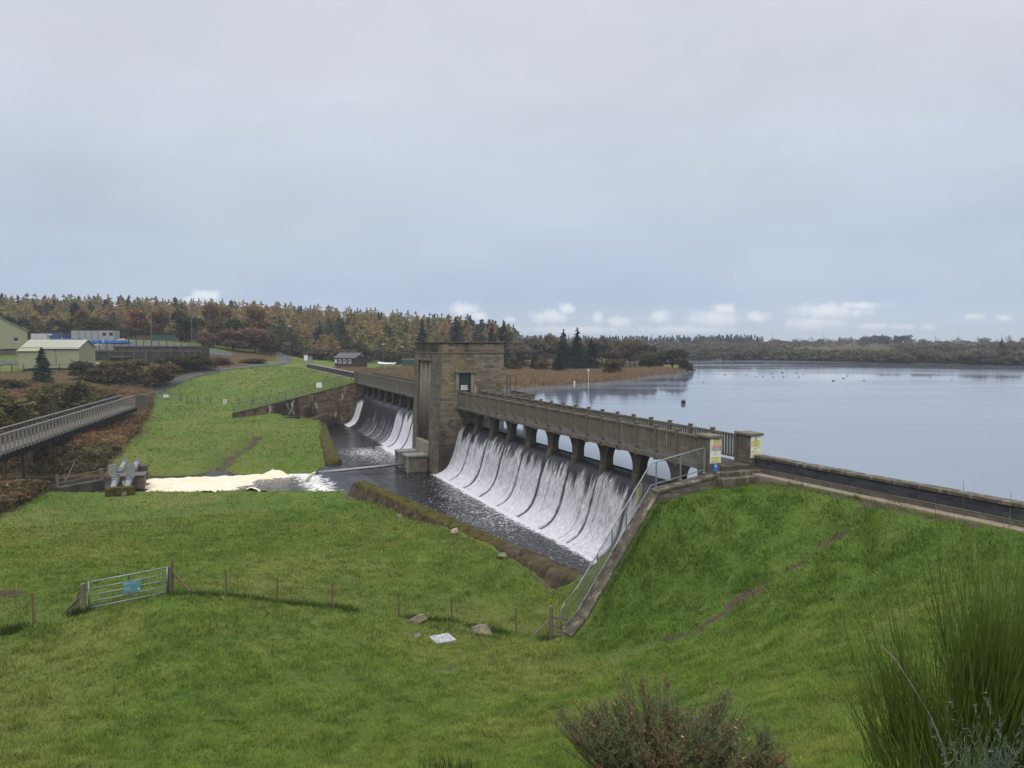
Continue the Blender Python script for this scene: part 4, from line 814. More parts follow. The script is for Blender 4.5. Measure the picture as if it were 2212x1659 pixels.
# ------------------------------------------------------------------ wing walls and their railings
def wing(name, label, pts, thick, side, mat, cope, nseg=1):
    """pts: (x, y, ztop); a wall with sloping top, thick to the given side"""
    t = thing(name, label, 'wall', (pts[0][0], pts[0][1], 0))
    for k in range(len(pts)-1):
        p, q = Vector(pts[k]), Vector(pts[k+1]); d = Vector((q.x-p.x, q.y-p.y)); L = d.length; a = math.atan2(d.y, d.x); w0, w1 = (0, thick*side) if side > 0 else (thick*side, 0)
        m = MB(); m.hexa([(0, w0, -0.4), (L, w0, -0.4), (L, w1, -0.4), (0, w1, -0.4), (0, w0, p.z-0.15), (L, w0, q.z-0.15), (L, w1, q.z-0.15), (0, w1, p.z-0.15)])
        o = m.build('masonry', mat, t); o.location = (p.x-pts[0][0], p.y-pts[0][1], 0); o.rotation_euler = (0, 0, a)
        m = MB(); n = max(3, int(L/0.7)); r = random.Random(k+9)
        for i in range(n):
            x0, x1 = L*i/n+0.003, L*(i+1)/n-0.003; z0 = p.z+(q.z-p.z)*x0/L; z1 = p.z+(q.z-p.z)*x1/L; j = r.uniform(-0.02, 0.02); b0, b1 = w0-0.05+j, w1+0.05+j
            m.hexa([(x0, b0, z0-0.148), (x1, b0, z1-0.148), (x1, b1, z1-0.148), (x0, b1, z0-0.148), (x0, b0, z0+j), (x1, b0, z1+j), (x1, b1, z1+j), (x0, b1, z0+j)])
        o = m.build('coping', cope, t, bevel=0.025); o.location = (p.x-pts[0][0], p.y-pts[0][1], 0); o.rotation_euler = (0, 0, a)
    return t
wing('wing_wall', 'sloping lichened stone wall beside grass bank at right end of waterfall', WN, 0.64, 1, MT['pillar'], MT['lichen'])
WL = [(LW_A[0], LW_A[1], 7.75), (LW_B[0], LW_B[1], 4.1), (S(-16.5, 49.0, 0)[0], S(-16.5, 49.0, 0)[1], 3.5)]
wing('wing_wall', 'long sloping stained stone wall at the left end of far spillway', WL, 0.7, -1, MT['wing'], MT['mossdark'])
def mesh_rail(name, label, pts, posts, h, r_, mt, mesh_step, wire_r, endcap=True):
    """railing that follows a sloping wall: pts are foot points"""
    t = thing(name, label, 'railing', pts[0]); P = [Vector(p)-Vector(pts[0]) for p in pts]; up = Vector((0, 0, h))
    m = MB(); top = [p+up for p in P]; m.tube(top[:1]+top[1:], r_, 8)
    if endcap:
        e = P[-1]; d = (P[-1]-P[-2]).normalized(); m.tube([top[-1], top[-1]+d*0.25-Vector((0, 0, 0.12)), e+d*0.32+up*0.55, e+d*0.2+up*0.15, e+up*0.12], r_, 8)
    m.build('top_rail', MT[mt], t, True); m = MB(); m.tube([p+up*0.12 for p in P], r_*0.75, 6); m.build('bottom_rail', MT[mt], t, True)
    cum = [0]
    for k in range(len(P)-1): cum.append(cum[-1]+(P[k+1]-P[k]).length)
    def on(l):
        for k in range(len(P)-1):
            if l <= cum[k+1]+1e-6: return P[k].lerp(P[k+1], (l-cum[k])/(cum[k+1]-cum[k]))
        return P[-1]
    for i in range(posts):
        b = on(cum[-1]*i/(posts-1)); m = MB(); m.box(b.x-r_, b.x+r_, b.y-r_*0.6, b.y+r_*0.6, b.z-0.12, b.z+h); m.box(b.x-0.09, b.x+0.09, b.y-0.07, b.y+0.07, b.z-0.06, b.z+0.02); m.build('post', MT[mt], t)
    m = MB(); n = int(cum[-1]/mesh_step); hh = h
    for i in range(n):
        l = cum[-1]*i/n
        for sgn in (1, -1):
            l2 = l+sgn*hh*0.9
            if 0 <= l2 <= cum[-1]:
                a_, b_ = on(l)+up*0.12, on(l2)+up
                m.tube([a_, on((l+l2)/2)+up*0.56, b_], wire_r, 3)
    m.build('wire_mesh', MT[mt], t)
    return t
RN = [(W_A[0]-0.35, W_A[1]-0.25, 7.60)]+[(W_B[0]+0.06, W_B[1]-0.05, 6.98), (W_C[0]+0.1, W_C[1]+0.0, 1.78), (2.35, 33.6, 1.2)]
mesh_rail('wing_wall_railing', 'galvanised mesh railing running down the wing wall beside white waterfall', RN, 9, 1.22, 0.032, 'steel', 0.11, 0.0042)
c_ = Vector(RN[1]).lerp(Vector(RN[2]), 0.16); dirn = (Vector(RN[2])-Vector(RN[1])); az_ = math.atan2(dirn.y, dirn.x)
ys = thing('hazard_sign', 'small yellow hazard sign wired to railing above the waterfall', 'sign', (c_.x, c_.y, c_.z+0.42), az_+math.pi); m = MB(); sl = -dirn.z/math.hypot(dirn.x, dirn.y)
m.hexa([(-0.16, 0.04, -0.16*sl), (0.16, 0.04, 0.16*sl), (0.16, 0.06, 0.16*sl), (-0.16, 0.06, -0.16*sl), (-0.16, 0.04, -0.16*sl+0.55), (0.16, 0.04, 0.16*sl+0.55), (0.16, 0.06, 0.16*sl+0.55), (-0.16, 0.06, -0.16*sl+0.55)]); m.build('panel', MT['yellow'], ys)
m = MB(); m.hexa([(-0.06, 0.062, 0.06), (0.05, 0.062, 0.2), (0.05, 0.066, 0.2), (-0.06, 0.066, 0.06), (-0.06, 0.062, 0.34), (0.05, 0.062, 0.44), (0.05, 0.066, 0.44), (-0.06, 0.066, 0.34)]); m.build('printing', MT['ink'], ys)
RL = [(WL[0][0]-0.9, WL[0][1]+0.25, WL[0][2]-0.1), (WL[1][0]+0.1, WL[1][1]+0.4, WL[1][2]), (WL[2][0], WL[2][1]+0.4, WL[2][2])]
mesh_rail('wing_wall_railing', 'dull grey mesh railing along the top of left wing wall', RL, 8, 1.35, 0.04, 'steeldark', 0.34, 0.012, False)
c_ = Vector(RL[0]).lerp(Vector(RL[1]), 0.34); board('blank_sign', 'square white sign fixed to the railing of left wing wall', (c_.x, c_.y-0.06, c_.z+0.55), R(10), 0.85, 0.8, MT['white'])

# ------------------------------------------------------------------ mossy basin walls
def moss_wall(name, label, pts, out, wtop, wfoot, seed):
    """pts: water-side top edge; thick outwards (left of travel if out>0)"""
    P = [np.array(p[:2]) for p in pts]; cum = np.r_[0, np.cumsum([np.linalg.norm(P[i+1]-P[i]) for i in range(len(P)-1)])]; n = int(cum[-1]/0.09); ls = np.linspace(0, cum[-1], n)
    px_ = np.interp(ls, cum, [p[0] for p in P]); py_ = np.interp(ls, cum, [p[1] for p in P]); tx = np.gradient(px_); ty = np.gradient(py_)
    k_ = np.ones(9)/9; tx = np.convolve(np.pad(tx, 4, 'edge'), k_, 'valid'); ty = np.convolve(np.pad(ty, 4, 'edge'), k_, 'valid'); l = np.hypot(tx, ty); nx, ny = -ty/l*out, tx/l*out
    sec = [(0.0, -0.4), (0.0, 1.2), (0.02, 1.72), (0.10, 1.88), (0.35, 1.98), (wtop*0.7, 2.02), (wtop, 1.96), (wtop+0.15, 1.84), (wtop+0.30, 1.50), (wtop+0.48, 1.12), (wfoot, 0.75), (wfoot+0.3, 0.2)]
    sec = np.array(sec); cs = np.r_[0, np.cumsum(np.hypot(*np.diff(sec, axis=0).T))]; ff = np.linspace(0, cs[-1], 48); so_ = np.interp(ff, cs, sec[:, 0]); sz_ = np.interp(ff, cs, sec[:, 1])
    LS, FFm = np.meshgrid(ls, ff, indexing='ij'); OO = np.broadcast_to(so_, LS.shape); SZ = np.broadcast_to(sz_, LS.shape)
    nn = (fbm(LS*2.6, FFm*3.4, seed, 5)-0.5); OO = OO+nn*0.22*sstep(OO, 0.05, 0.6); SZ = SZ+nn*0.22*sstep(OO, 0.05, 0.6)*0.8+0.10*(fbm(LS*0.35, 0*LS, seed+3, 2)-0.5)
    V = np.stack([px_[:, None]+nx[:, None]*OO, py_[:, None]+ny[:, None]*OO, SZ], -1)
    V = np.concatenate([V.reshape(-1, 3), V[0].mean(0)[None], V[-1].mean(0)[None]]); F = grid_faces(n, 48)
    t = thing(name, label, 'wall', (P[0][0], P[0][1], 0)); V = V-np.array([P[0][0], P[0][1], 0]); N0 = n*48
    caps = [[N0, i+1, i, i] for i in range(47)]+[[N0+1, (n-1)*48+i, (n-1)*48+i+1, (n-1)*48+i+1] for i in range(47)]
    me = bpy.data.meshes.new('mossy_masonry'); me.from_pydata(V.tolist(), [], [tuple(f) for f in F]+[tuple(c[:3]) for c in caps]); me.update(); me.polygons.foreach_set('use_smooth', [True]*len(me.polygons)); me.materials.append(MT['moss'])
    me.materials.append(MT['mossdark']); mi = np.zeros(len(me.polygons), int); fr = np.tile(np.arange(47), n-1); fl_ = np.repeat(np.arange(n-1), 47)
    mi[:len(F)] = ((fr > 31) | (fr < 6) | (fl_ > n*0.72)).astype(int); me.polygons.foreach_set('material_index', mi.tolist())
    o = bpy.data.objects.new('mossy_masonry', me); COL.objects.link(o); o.parent = t
    return t
moss_wall('basin_wall', 'long low mossy wall between near field and the churning pool', BW, -1, 1.25, 1.95, 81)
moss_wall('basin_wall', 'short mossy wall along the far left side of the pool', FBW, 1, 1.3, 2.2, 91)
mbk = thing('stone_ramp', 'tilted mossy stone block at the head of the far basin wall', 'block', at(668, 905, 2.4), R(25)); m = MB(); m.hexa([(-1.4, -1.4, -1.8), (2.6, -1.6, -1.6), (2.6, 1.4, -1.6), (-1.4, 1.4, -1.8), (-1.4, -1.4, -0.4), (2.6, -1.6, 0.9), (2.6, 1.4, 0.9), (-1.4, 1.4, -0.4)]); m.build('block', MT['mossdark'], mbk, bevel=0.08)
bl = thing('outfall_box', 'dark square opening box at the foot of left wing wall', 'box', S(-8.6, 47.2, 0.9), ANG); m = MB(); m.box(-1.4, 1.4, -0.6, 1.0, 0, 2.0); m.build('casing', MT['black'], bl)
# ------------------------------------------------------------------ boxes and pipe at the tower foot
def weir_tank(label, s0, s1, q0, q1, zt):
    t = thing('inlet_chamber', label, 'chamber', S((s0+s1)/2, (q0+q1)/2, 0.9), ANG, 'concrete chambers in the pool at the tower foot'); a, b, h = (s1-s0)/2, (q1-q0)/2, zt-0.9
    m = MB(); m.box(-a+0.08, a, -b+0.08, b-0.08, -0.5, h-0.18); m.build('body', MT['concpale'] if False else MT['conc'], t)
    m = MB(); m.box(-a-0.08, a+0.05, -b-0.05, b+0.05, h-0.178, h); m.build('lid', MT['greysteel'], t, bevel=0.02)
    m = MB()
    for y in (-b+0.07, b-0.07): m.box(-a-0.06, -a+0.12, y-0.1, y+0.1, -0.5, h-0.18)
    for z in (0.35, 0.85): m.box(-a+0.0, -a+0.07, -b+0.17, b-0.17, z-0.05, z+0.05)
    m.build('frame', MT['greysteel'], t); return t
weir_tank('nearer concrete chamber with grey lid in the pool below tower', -2.75, -0.75, 2.0, 3.9, 2.95)
weir_tank('farther concrete chamber with grey lid in the pool below tower', -2.7, -0.85, 5.1, 6.9, 2.95)
p0, p1 = Vector(S(-2.78, 3.3, 1.98)), Vector(at(684, 1021, 1.45)); d = (p1-p0)
pp = thing('outlet_pipe', 'long pale pipe reaching from tower chamber across pool to the stream', 'pipe', tuple(p0)); m = MB(); m.tube([(0, 0, 0), d*0.33+Vector((0, 0, -0.03)), d*0.66+Vector((0, 0, -0.03)), d], 0.14, 12); m.build('pipe', MT['steel'], pp, True)
m = MB(); m.tube([d*0.985, d*1.001], 0.17, 12); m.build('end_collar', MT['concdark'], pp, True)
dn = d.normalized(); jp = [p1+dn*0.05+Vector((0, 0, 0.03))+dn*(0.9*t_)-Vector((0, 0, 0.80*t_*t_)) for t_ in (0, 0.35, 0.7, 1.05)]
m = MB(); m.tube(jp, [0.11, 0.13, 0.16, 0.22], 10); o = m.build('falling_water', MT['jet'], None, True); o['kind'] = 'structure'

# ------------------------------------------------------------------ cream foam on the stream
A, B, X, Y, F = clip_grid(-41, -13, 65, 80, 0.16, lambda X, Y: dpoly(X, Y, STREAM) < 5.6, False)
FOAM = [at(302, 1034, 0.7), at(380, 1030, 0.7), at(480, 1026, 0.7), at(560, 1021, 0.7), at(622, 1013, 0.7), at(628, 1022, 0.7), at(570, 1032, 0.7), at(545, 1045, 0.7), at(500, 1066, 0.7), at(400, 1082, 0.7), at(270, 1082, 0.7), at(296, 1058, 0.7)]
ins = inpoly(X, Y, FOAM); dd = dpoly(X, Y, FOAM, True); sd_ = np.where(ins, dd, -dd)+1.9*(fbm(X*0.7, Y*0.7, 5, 5)-0.5)
hgt = STRM-0.18+sstep(sd_, -0.2, 0.9)*(0.20+0.15*fbm(X*0.8, Y*1.0, 6, 4))
for (px, py, r, h_) in [(592, 1024, 1.2, 0.75), (575, 1028, 1.1, 0.55), (606, 1026, 0.8, 0.55), (618, 1027, 0.6, 0.4), (545, 1030, 1.2, 0.45), (545, 1062, 0.8, 0.75), (568, 1064, 0.6, 0.5), (455, 1062, 1.0, 0.55), (430, 1064, 0.7, 0.35), (520, 1033, 0.9, 0.3)]:
    c = at(px, py, 0.75); rr = np.hypot(X-c[0], (Y-c[1])*0.8)/r; b_ = 0.75*h_*np.clip(1-rr**2, 0, 1)**0.6*(0.65+0.7*fbm(X*2.2, Y*2.2, 8, 3)); hgt = np.maximum(hgt, STRM-0.1+b_*(rr < 1))
k = np.abs(X+27.5) < 9
hgt += 0.05*np.sin(X*3.2+np.hypot(X+36, Y-70)*1.1+3*fbm(X*0.4, Y*0.4, 2, 3))*sstep(sd_, 0.3, 1.0)*(X < -25)
o = np_mesh('cream_foam', np.stack([X, Y, hgt], -1), F, MT['foam'], None, True); set_props(o, 'thick cream coloured foam drifting on the brown stream', 'foam', None, 'stuff')

# ------------------------------------------------------------------ twin pipe crossing over the stream
a0 = Vector(atD(256, 1062, 65.5)); pc = thing('pipe_crossing', 'pair of flanged grey pipes crossing stream through a timber boxed chamber', 'pipeline', (a0.x, a0.y, 1.15), R(20)); KP = 0.74; pc.scale = (KP, KP, KP)
def flange_pipe(x, y0, y1, z0, z1, r, fl):
    m = MB(); m.tube([(x, y0, z0), (x, y1, z1)], r, 16); m.build('pipe', MT['pipe'], pc, True); m = MB(); dz = (z1-z0)/(y1-y0)
    for (f, w) in fl: y = y0+(y1-y0)*f; m.tube([(x, y-w/2, z0+dz*(y-w/2-y0)), (x, y+w/2, z0+dz*(y+w/2-y0))], r*1.36, 16)
    m.build('flange', MT['pipe'], pc)
for x in (-0.60, 0.86):
    flange_pipe(x, -0.6, 3.5, 0.15, 1.15, 0.34, [(0.62, 0.12), (0.80, 0.18), (0.98, 0.2)]); flange_pipe(x, 6.4, 11.2, 1.35, 1.75, 0.34, [(0.06, 0.2), (0.90, 0.14), (0.985, 0.16)])
m = MB(); m.box(-0.75, 2.35, 3.55, 6.3, -0.4, 1.10); m.build('timber_chamber', MT['wood'], pc)
m = MB()
for i in range(6): m.box(-0.78, 2.38, 3.49, 3.548, -0.2+i*0.22, -0.03+i*0.22)
m.box(2.352, 2.41, 3.5, 3.7, -0.9, 1.12); m.box(0.74, 0.82, 3.42, 3.488, -0.6, 1.12); m.build('plank_cladding', MT['wood'], pc)
m = MB(); m.box(-0.85, 0.72, 3.35, 6.4, 1.12, 1.2); m.box(0.80, 2.45, 3.35, 6.4, 1.12, 1.2); m.build('lid', mat_plain('brown_lid', (0.12, 0.085, 0.078), 0.1), pc)
m = MB(); m.box(-1.2, 1.75, -1.15, -0.2, 0.05, 0.62); m.box(-1.25, 1.8, -1.2, -0.15, -0.55, 0.05); m.build('mossy_plinth', MT['moss'], pc, bevel=0.06)
m = MB(); m.tube([(0.75, -1.5, -0.12), (0.75, -1.1, -0.12)], 0.28, 14); m.build('drain_end', MT['rock'], pc)
m = MB(); m.box(-0.4, 2.0, 10.6, 12.0, -0.8, 1.25); m.build('far_plinth', MT['concdark'], pc, bevel=0.05)
for (x, lab) in ((-0.95, 'grey green cabinet over the left of the two stream pipes'), (1.02, 'grey green cabinet over the right of the two stream pipes')):
    c = pc.matrix_basis if False else Matrix.Rotation(R(20), 4, 'Z') @ Vector((x*KP, 2.75*KP, 0)); cb = thing('control_cabinet', lab, 'cabinet', (a0.x+c.x, a0.y+c.y, 1.15+1.45*KP), R(20), 'cabinets on the stream pipes'); cb.scale = (KP, KP, KP)
    m = MB(); m.box(-0.42, 0.42, -0.2, 0.2, 0, 1.25); m.box(-0.10, 0.42, -0.2, 0.2, -0.35, 0.0); m.build('casing', MT['cabinet'], cb, bevel=0.02); m = MB(); m.box(-0.44, 0.44, -0.23, 0.22, 1.25, 1.29); m.build('roof', MT['steel'], cb)
c = Matrix.Rotation(R(20), 4, 'Z') @ Vector((0.35*KP, 3.40*KP, 0)); pb = board('warning_sign', 'small white sign with red band between the two stream pipes', (a0.x+c.x, a0.y+c.y, 1.15+0.08), R(20), 0.5, 0.4, MT['white'], [(0.3, 0.92, 0.12, 0.48, 'red', 'red_band')])
lines(pb, 0.62, 0.4, [(0.3, 0.9, 0.72, 0.1)], 'olive')

# sluice edge, rail and old footbridge left of the pipes
e0 = Vector(atD(122, 1052, 66)); e1 = Vector(atD(222, 1040, 70)); dl = e1-e0; L = math.hypot(dl.x, dl.y); az = math.atan2(dl.y, dl.x)
sl = thing('channel_wall', 'dark stone channel edge with low rail left of the stream pipes', 'wall', (e0.x, e0.y, 0.4), az); m = MB(); m.box(0, L, -0.3, 0.3, -0.6, 1.0); m.build('masonry', MT['concdark'], sl, bevel=0.04)
m = MB(); m.box(0, 0.18, -0.1, 0.1, 1.0, 2.1); m.box(L-0.3, L, -0.15, 0.15, 1.0, 2.0); m.build('rail_post', MT['wood'], sl); m = MB(); m.bar((0, 0, 1.75), (L, 0, 1.85), 0.06, 0.08); m.bar((0, 0, 1.35), (L, 0, 1.4), 0.06, 0.08); m.build('rail', MT['wood'], sl)
for (px0, py0, D0, px1, py1, D1, lab) in ((205, 1035, 71.5, 236, 1018, 75, 'short broken rail fence just behind the left pipe cabinet'), (140, 1028, 73, 160, 1015, 76, 'leaning grey timber rail in the bracken left of stream pipes')):
    a_, b_ = Vector(atD(px0, py0, D0)), Vector(atD(px1, py1, D1)); a_.z = H(a_.x, a_.y); b_.z = H(b_.x, b_.y); t = thing('timber_rail', lab, 'fence', tuple(a_)); dv = b_-a_; m = MB()
    for f in (0, 1): m.box(dv.x*f-0.07, dv.x*f+0.07, dv.y*f-0.07, dv.y*f+0.07, dv.z*f-0.3, dv.z*f+1.3)
    m.build('post', MT['wood'], t); m = MB(); m.bar((0, 0, 0.45), tuple(dv+Vector((0, 0, 1.0))), 0.06, 0.1); m.build('rail', MT['wood'], t)

# ------------------------------------------------------------------ long timber-sided footbridge on the left
f0 = Vector(atD(-70, 985, 60)); f0.z = atD(-70, 985, 60)[2]; fA = atD(0, 955, 66); fB = atD(292, 852, 108)
f0 = Vector((fA[0], fA[1], 0)); f1 = Vector((fB[0], fB[1], 0)); dv = (f1-f0); L0 = dv.length; du = dv.normalized(); f0 = f0-du*16; L = L0+16; az = math.atan2(du.y, du.x)
bw = thing('boardwalk', 'long raised grey footbridge with slatted sides on posts over the bracken', 'footbridge', (f0.x, f0.y, 0), az)
zA, zB = atD(0, 940, 66)[2], atD(282, 856, 106)[2]      # top of the near side
def zt(x): return zA+(zB-zA)*(x-16)/L0
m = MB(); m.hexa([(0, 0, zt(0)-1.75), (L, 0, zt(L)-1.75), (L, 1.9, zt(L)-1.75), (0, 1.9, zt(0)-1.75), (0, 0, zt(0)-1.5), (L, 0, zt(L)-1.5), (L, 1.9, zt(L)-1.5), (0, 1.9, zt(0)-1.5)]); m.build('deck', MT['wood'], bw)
for y, nm in ((0.0, 'a'), (1.9, 'b')):
    for sg in range(8):
        m = MB(); xa, xb = L*sg/8, L*(sg+1)/8; k = int((xb-xa)/0.82)
        for i in range(k):
            x = xa+(xb-xa)*(i+0.5)/k; m.hexa([(x-0.21, y-0.02, zt(x)-1.9), (x+0.21, y-0.02, zt(x)-1.9), (x+0.21, y+0.02, zt(x)-1.9), (x-0.21, y+0.02, zt(x)-1.9), (x-0.21, y-0.02, zt(x)-0.06), (x+0.21, y-0.02, zt(x)-0.06), (x+0.21, y+0.02, zt(x)-0.06), (x-0.21, y+0.02, zt(x)-0.06)])
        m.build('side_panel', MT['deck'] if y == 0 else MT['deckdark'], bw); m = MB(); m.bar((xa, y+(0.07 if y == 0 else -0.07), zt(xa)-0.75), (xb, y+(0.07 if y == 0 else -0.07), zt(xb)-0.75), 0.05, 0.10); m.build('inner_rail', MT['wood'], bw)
        m = MB(); m.bar((xa, y, zt(xa)), (xb, y, zt(xb)), 0.16, 0.09); m.build('handrail', MT['deck'], bw)
k = int(L/0.82); m = MB()
for i in range(k): x = L*(i+0.5)/k; m.box(x-0.07, x+0.07, -0.3, 2.2, zt(x)-2.25, zt(x)-1.76)
m.build('joists', MT['black'], bw)
for i in range(9):
    x = 2+i*(L-8)/8
    for y in (0.15, 1.75):
        wx, wy = f0.x+du.x*x-du.y*y, f0.y+du.y*x+du.x*y; m = MB(); m.box(x-0.13, x+0.13, y-0.13, y+0.13, H(wx, wy)-0.4, zt(x)-1.75); m.build('support_post', MT['concdark'], bw)
m = MB(); m.bar((L, 0, zt(L)-0.02), (L+5, -0.4, zt(L)-0.5), 0.1, 0.1)
for i in range(9): m.box(L+i*0.6, L+i*0.6+0.4, -0.05-0.05*i, 0.0-0.05*i, zt(L)-1.9-0.05*i, zt(L)-0.06-0.055*i)
m.build('end_railing', MT['steeldark'], bw)

# ------------------------------------------------------------------ near fence, gate, stones
def field_gate(name, label, A_, B_, hgt, bars, mt):
    d = Vector(B_)-Vector(A_); L = math.hypot(d.x, d.y); t = thing(name, label, 'gate', A_, math.atan2(d.y, d.x)); k = d.z/L
    for i, zb in enumerate(bars):
        m = MB(); m.tube([(0, 0, zb*hgt), (L, 0, zb*hgt+d.z)], 0.028 if zb < 0.99 else 0.035, 8); m.build('bar', mt, t, True)
    for x in (0, L): m = MB(); m.tube([(x, 0, 0.02+k*x), (x, 0, hgt+0.03+k*x)], 0.035, 8); m.build('end_stile', mt, t, True)
    m = MB(); m.box(L*0.5-0.03, L*0.5+0.03, -0.015, 0.015, 0.1+k*L*.5, hgt+k*L*.5); m.build('middle_stile', MT['steeldark'], t)
    return t, L, k
gA, gB = G(193, 1316, 32), G(362, 1280, 33.5); gA = (gA[0], gA[1], gA[2]+0.06); gB = (gB[0], gB[1], gB[2]+0.06)
gt, gl, gk = field_gate('field_gate', 'galvanised five bar field gate with teal sign standing in the near fence', gA, gB, 1.14, (0.04, 0.26, 0.5, 0.74, 1.0), MT['steel'])
m = MB(); n = 26
for i in range(1, n): x = gl*i/n; m.tube([(x, 0.0, 0.05+gk*x), (x, 0.0, 0.56+gk*x)], 0.003, 3)
for z in (0.15, 0.4): m.tube([(0, 0, z), (gl, 0, z+gk*gl)], 0.003, 3)
m.build('wire_infill', MT['steel'], gt)
ga = math.atan2(gB[1]-gA[1], gB[0]-gA[0]); cx, cy, cz = [gA[i]+(gB[i]-gA[i])*0.535 for i in range(3)]
gs = thing('gate_sign', 'teal blue sign with pale lettering hung on the near field gate', 'sign', (cx, cy, cz+0.36), ga); m = MB(); m.box(-0.34, 0.34, -0.075, -0.045, 0, 0.52); m.build('panel', MT['teal'], gs, bevel=0.01)
lines(gs, 0.68, 0.52, [(0.05, 0.75, 0.82, 0.07), (0.05, 0.6, 0.72, 0.035), (0.05, 0.45, 0.42, 0.07), (0.05, 0.4, 0.30, 0.03), (0.05, 0.4, 0.22, 0.03)], 'tealpale', 0.075); m = MB(); m.box(0.24, 0.30, -0.081, -0.076, 0.08, 0.15); m.build('logo_square', MT['white'], gs)
fe = thing('wire_fence', 'low wire stock fence on brown stakes crossing the near grass', 'fence', G(490, 1287, 34.5)); fo_ = Vector(fe.location)
stakes = [(0, 1375, 30, 1.15), (73, 1345, 31, 1.32), (490, 1288, 34.5, 1.22), (598, 1303, 35, 1.15), (717, 1316, 35.5, 1.15), (861, 1337, 35.8, 1.22), (976, 1347, 36, 1.2), (1115, 1372, 35, 1.18)]
pos = []
r = random.Random(4)
for (px, py, D, h_) in stakes:
    g = Vector(G(px, py, D)); pos.append(g); m = MB(); w_ = 0.045; lean = (r.uniform(-.04, .04), r.uniform(-.04, .04)); q = g-fo_
    m.tube([q+Vector((0, 0, -0.2)), q+Vector((lean[0]*.5, lean[1]*.5, h_*0.5)), q+Vector((lean[0], lean[1], h_))], w_, 7); m.build('fence_stake', MT['stake'], fe)
def strut_post(px, py, D, h_, r_, label, mt, dx=None):
    g = Vector(G(px, py, D)); t = thing('fence_post', label, 'post', tuple(g)); m = MB(); m.tube([(0, 0, -0.3), (0.01, 0, h_)], r_, 9); m.build('post', mt, t)
    if dx: m = MB(); m.tube([(0, 0, h_*0.62), (dx[0], dx[1], dx[2])], 0.05, 7); m.build('strut', mt, t)
    return g
pL = strut_post(180, 1320, 31.9, 1.2, 0.1, 'thick old timber gatepost with twine at the left end of near gate', MT['wood'], (-0.75, 0.1, 0.05))
pS = strut_post(366, 1280, 33.6, 1.22, 0.055, 'grey steel gatepost at the right end of near gate', MT['steeldark'])
pR = strut_post(373, 1279, 33.9, 1.55, 0.055, 'tall brown fence post with slanting strut right of the near gate', MT['stake'], (0.75, -0.05, 0.1))
pC = strut_post(1190, 1384, 34.2, 1.5, 0.085, 'weathered timber corner post with strut at foot of mesh railing', MT['wood'], (-0.85, -0.1, 0.15))
hr = thing('timber_rails', 'three short timber rails between corner post and mesh railing', 'fence', (pC.x, pC.y, pC.z)); m = MB()
for z in (0.2, 0.6, 1.0): m.bar((0.05, 0, z), (0.75, -0.15, z-0.05), 0.05, 0.11)
m.build('rail', MT['wood'], hr)
m = MB(); chain = [pos[0], pos[1], pL]; chain2 = [pR]+pos[2:]+[pC]
for ch in (chain, chain2):
    for a_, b_ in zip(ch[:-1], ch[1:]):
        for z in (0.25, 0.5, 0.78, 1.02): m.tube([a_-fo_+Vector((0, 0, z)), b_-fo_+Vector((0, 0, z))], 0.004, 3)
        k = int((b_-a_).length/0.3)
        for i in range(1, k): q = a_.lerp(b_, i/k)-fo_; m.tube([q+Vector((0, 0, 0.05)), q+Vector((0, 0, 0.78))], 0.0025, 3)
m.build('wire', MT['steeldark'], fe)
tw = thing('dead_branch', 'bundle of dry pale sticks leaning on the old gatepost', 'branches', tuple(Vector(pL)+Vector((-0.35, 0.05, 0)))); m = MB()
for i in range(7): m.tube([(-0.25+0.06*i, 0.03*i, 0), (0.02*i-0.03, 0.02, 0.45+0.05*i), (0.22+0.02*i, -0.02*i, 0.8+0.03*i)], [0.016, 0.012, 0.006], 5)
m.build('sticks', MT['barkpale'], tw)
def rock(label, px, py, D, r_, mt, seed, rz=0, flat=1.0, group=None):
    g = G(px, py, D); m = MB(); rnd = random.Random(seed); n = 22; V = []
    bm_ = __import__('bmesh').new(); import bmesh
    for i in range(n):
        a, b_ = rnd.uniform(0, 2*math.pi), rnd.uniform(-0.5, 1)
        V.append(bm_.verts.new((r_[0]*math.cos(a)*math.sqrt(1-b_*b_)*rnd.uniform(.8, 1), r_[1]*math.sin(a)*math.sqrt(1-b_*b_)*rnd.uniform(.8, 1), r_[2]*b_*rnd.uniform(.8, 1))))
    bmesh.ops.convex_hull(bm_, input=bm_.verts); 
    me = bpy.data.meshes.new('rock'); bm_.to_mesh(me); bm_.free(); me.materials.append(mt); o = bpy.data.objects.new('rock', me); COL.objects.link(o); o.location = (g[0], g[1], g[2]+r_[2]*0.15); o.rotation_euler = (0, 0, rz)
    b = o.modifiers.new('bevel', 'BEVEL'); b.width = min(r_)*0.12; b.segments = 2
    return set_props(o, label, 'rock', group)
rock('grey lichened boulder in grass behind the pale slab', 902, 1350, 35.4, (0.52, 0.4, 0.36), MT['rock'], 3, 0.3)
rock('grey boulder with yellow lichen right of the pale slab', 1040, 1366, 34.9, (0.62, 0.4, 0.42), MT['rock'], 8, -0.35)
rock('small half buried stone left of the pale slab', 901, 1383, 33.6, (0.22, 0.2, 0.2), MT['rock'], 12)
rock('pale squared stone lying against the long mossy wall', 982, 1166, 48.6, (0.36, 0.3, 0.4), MT['palerock'], 15, 0.5)
for i, (px, py, D) in enumerate(((1085, 1224, 43.6), (862, 1106, 55.2))):
    rock('grey stone wedged along the foot of the long mossy wall', px, py, D, (0.4, 0.3, 0.3), MT['rock'], 30+i, i, 1, 'stones along the mossy wall foot')
g = G(956, 1381, 33.6); mh = thing('access_slab', 'square pale concrete cover slab set in the near grass', 'slab', (g[0], g[1], g[2]), R(28)); m = MB(); m.box(-0.46, 0.46, -0.46, 0.46, -0.2, 0.10); m.build('slab', MT['slab'], mh, bevel=0.015)
m = MB()
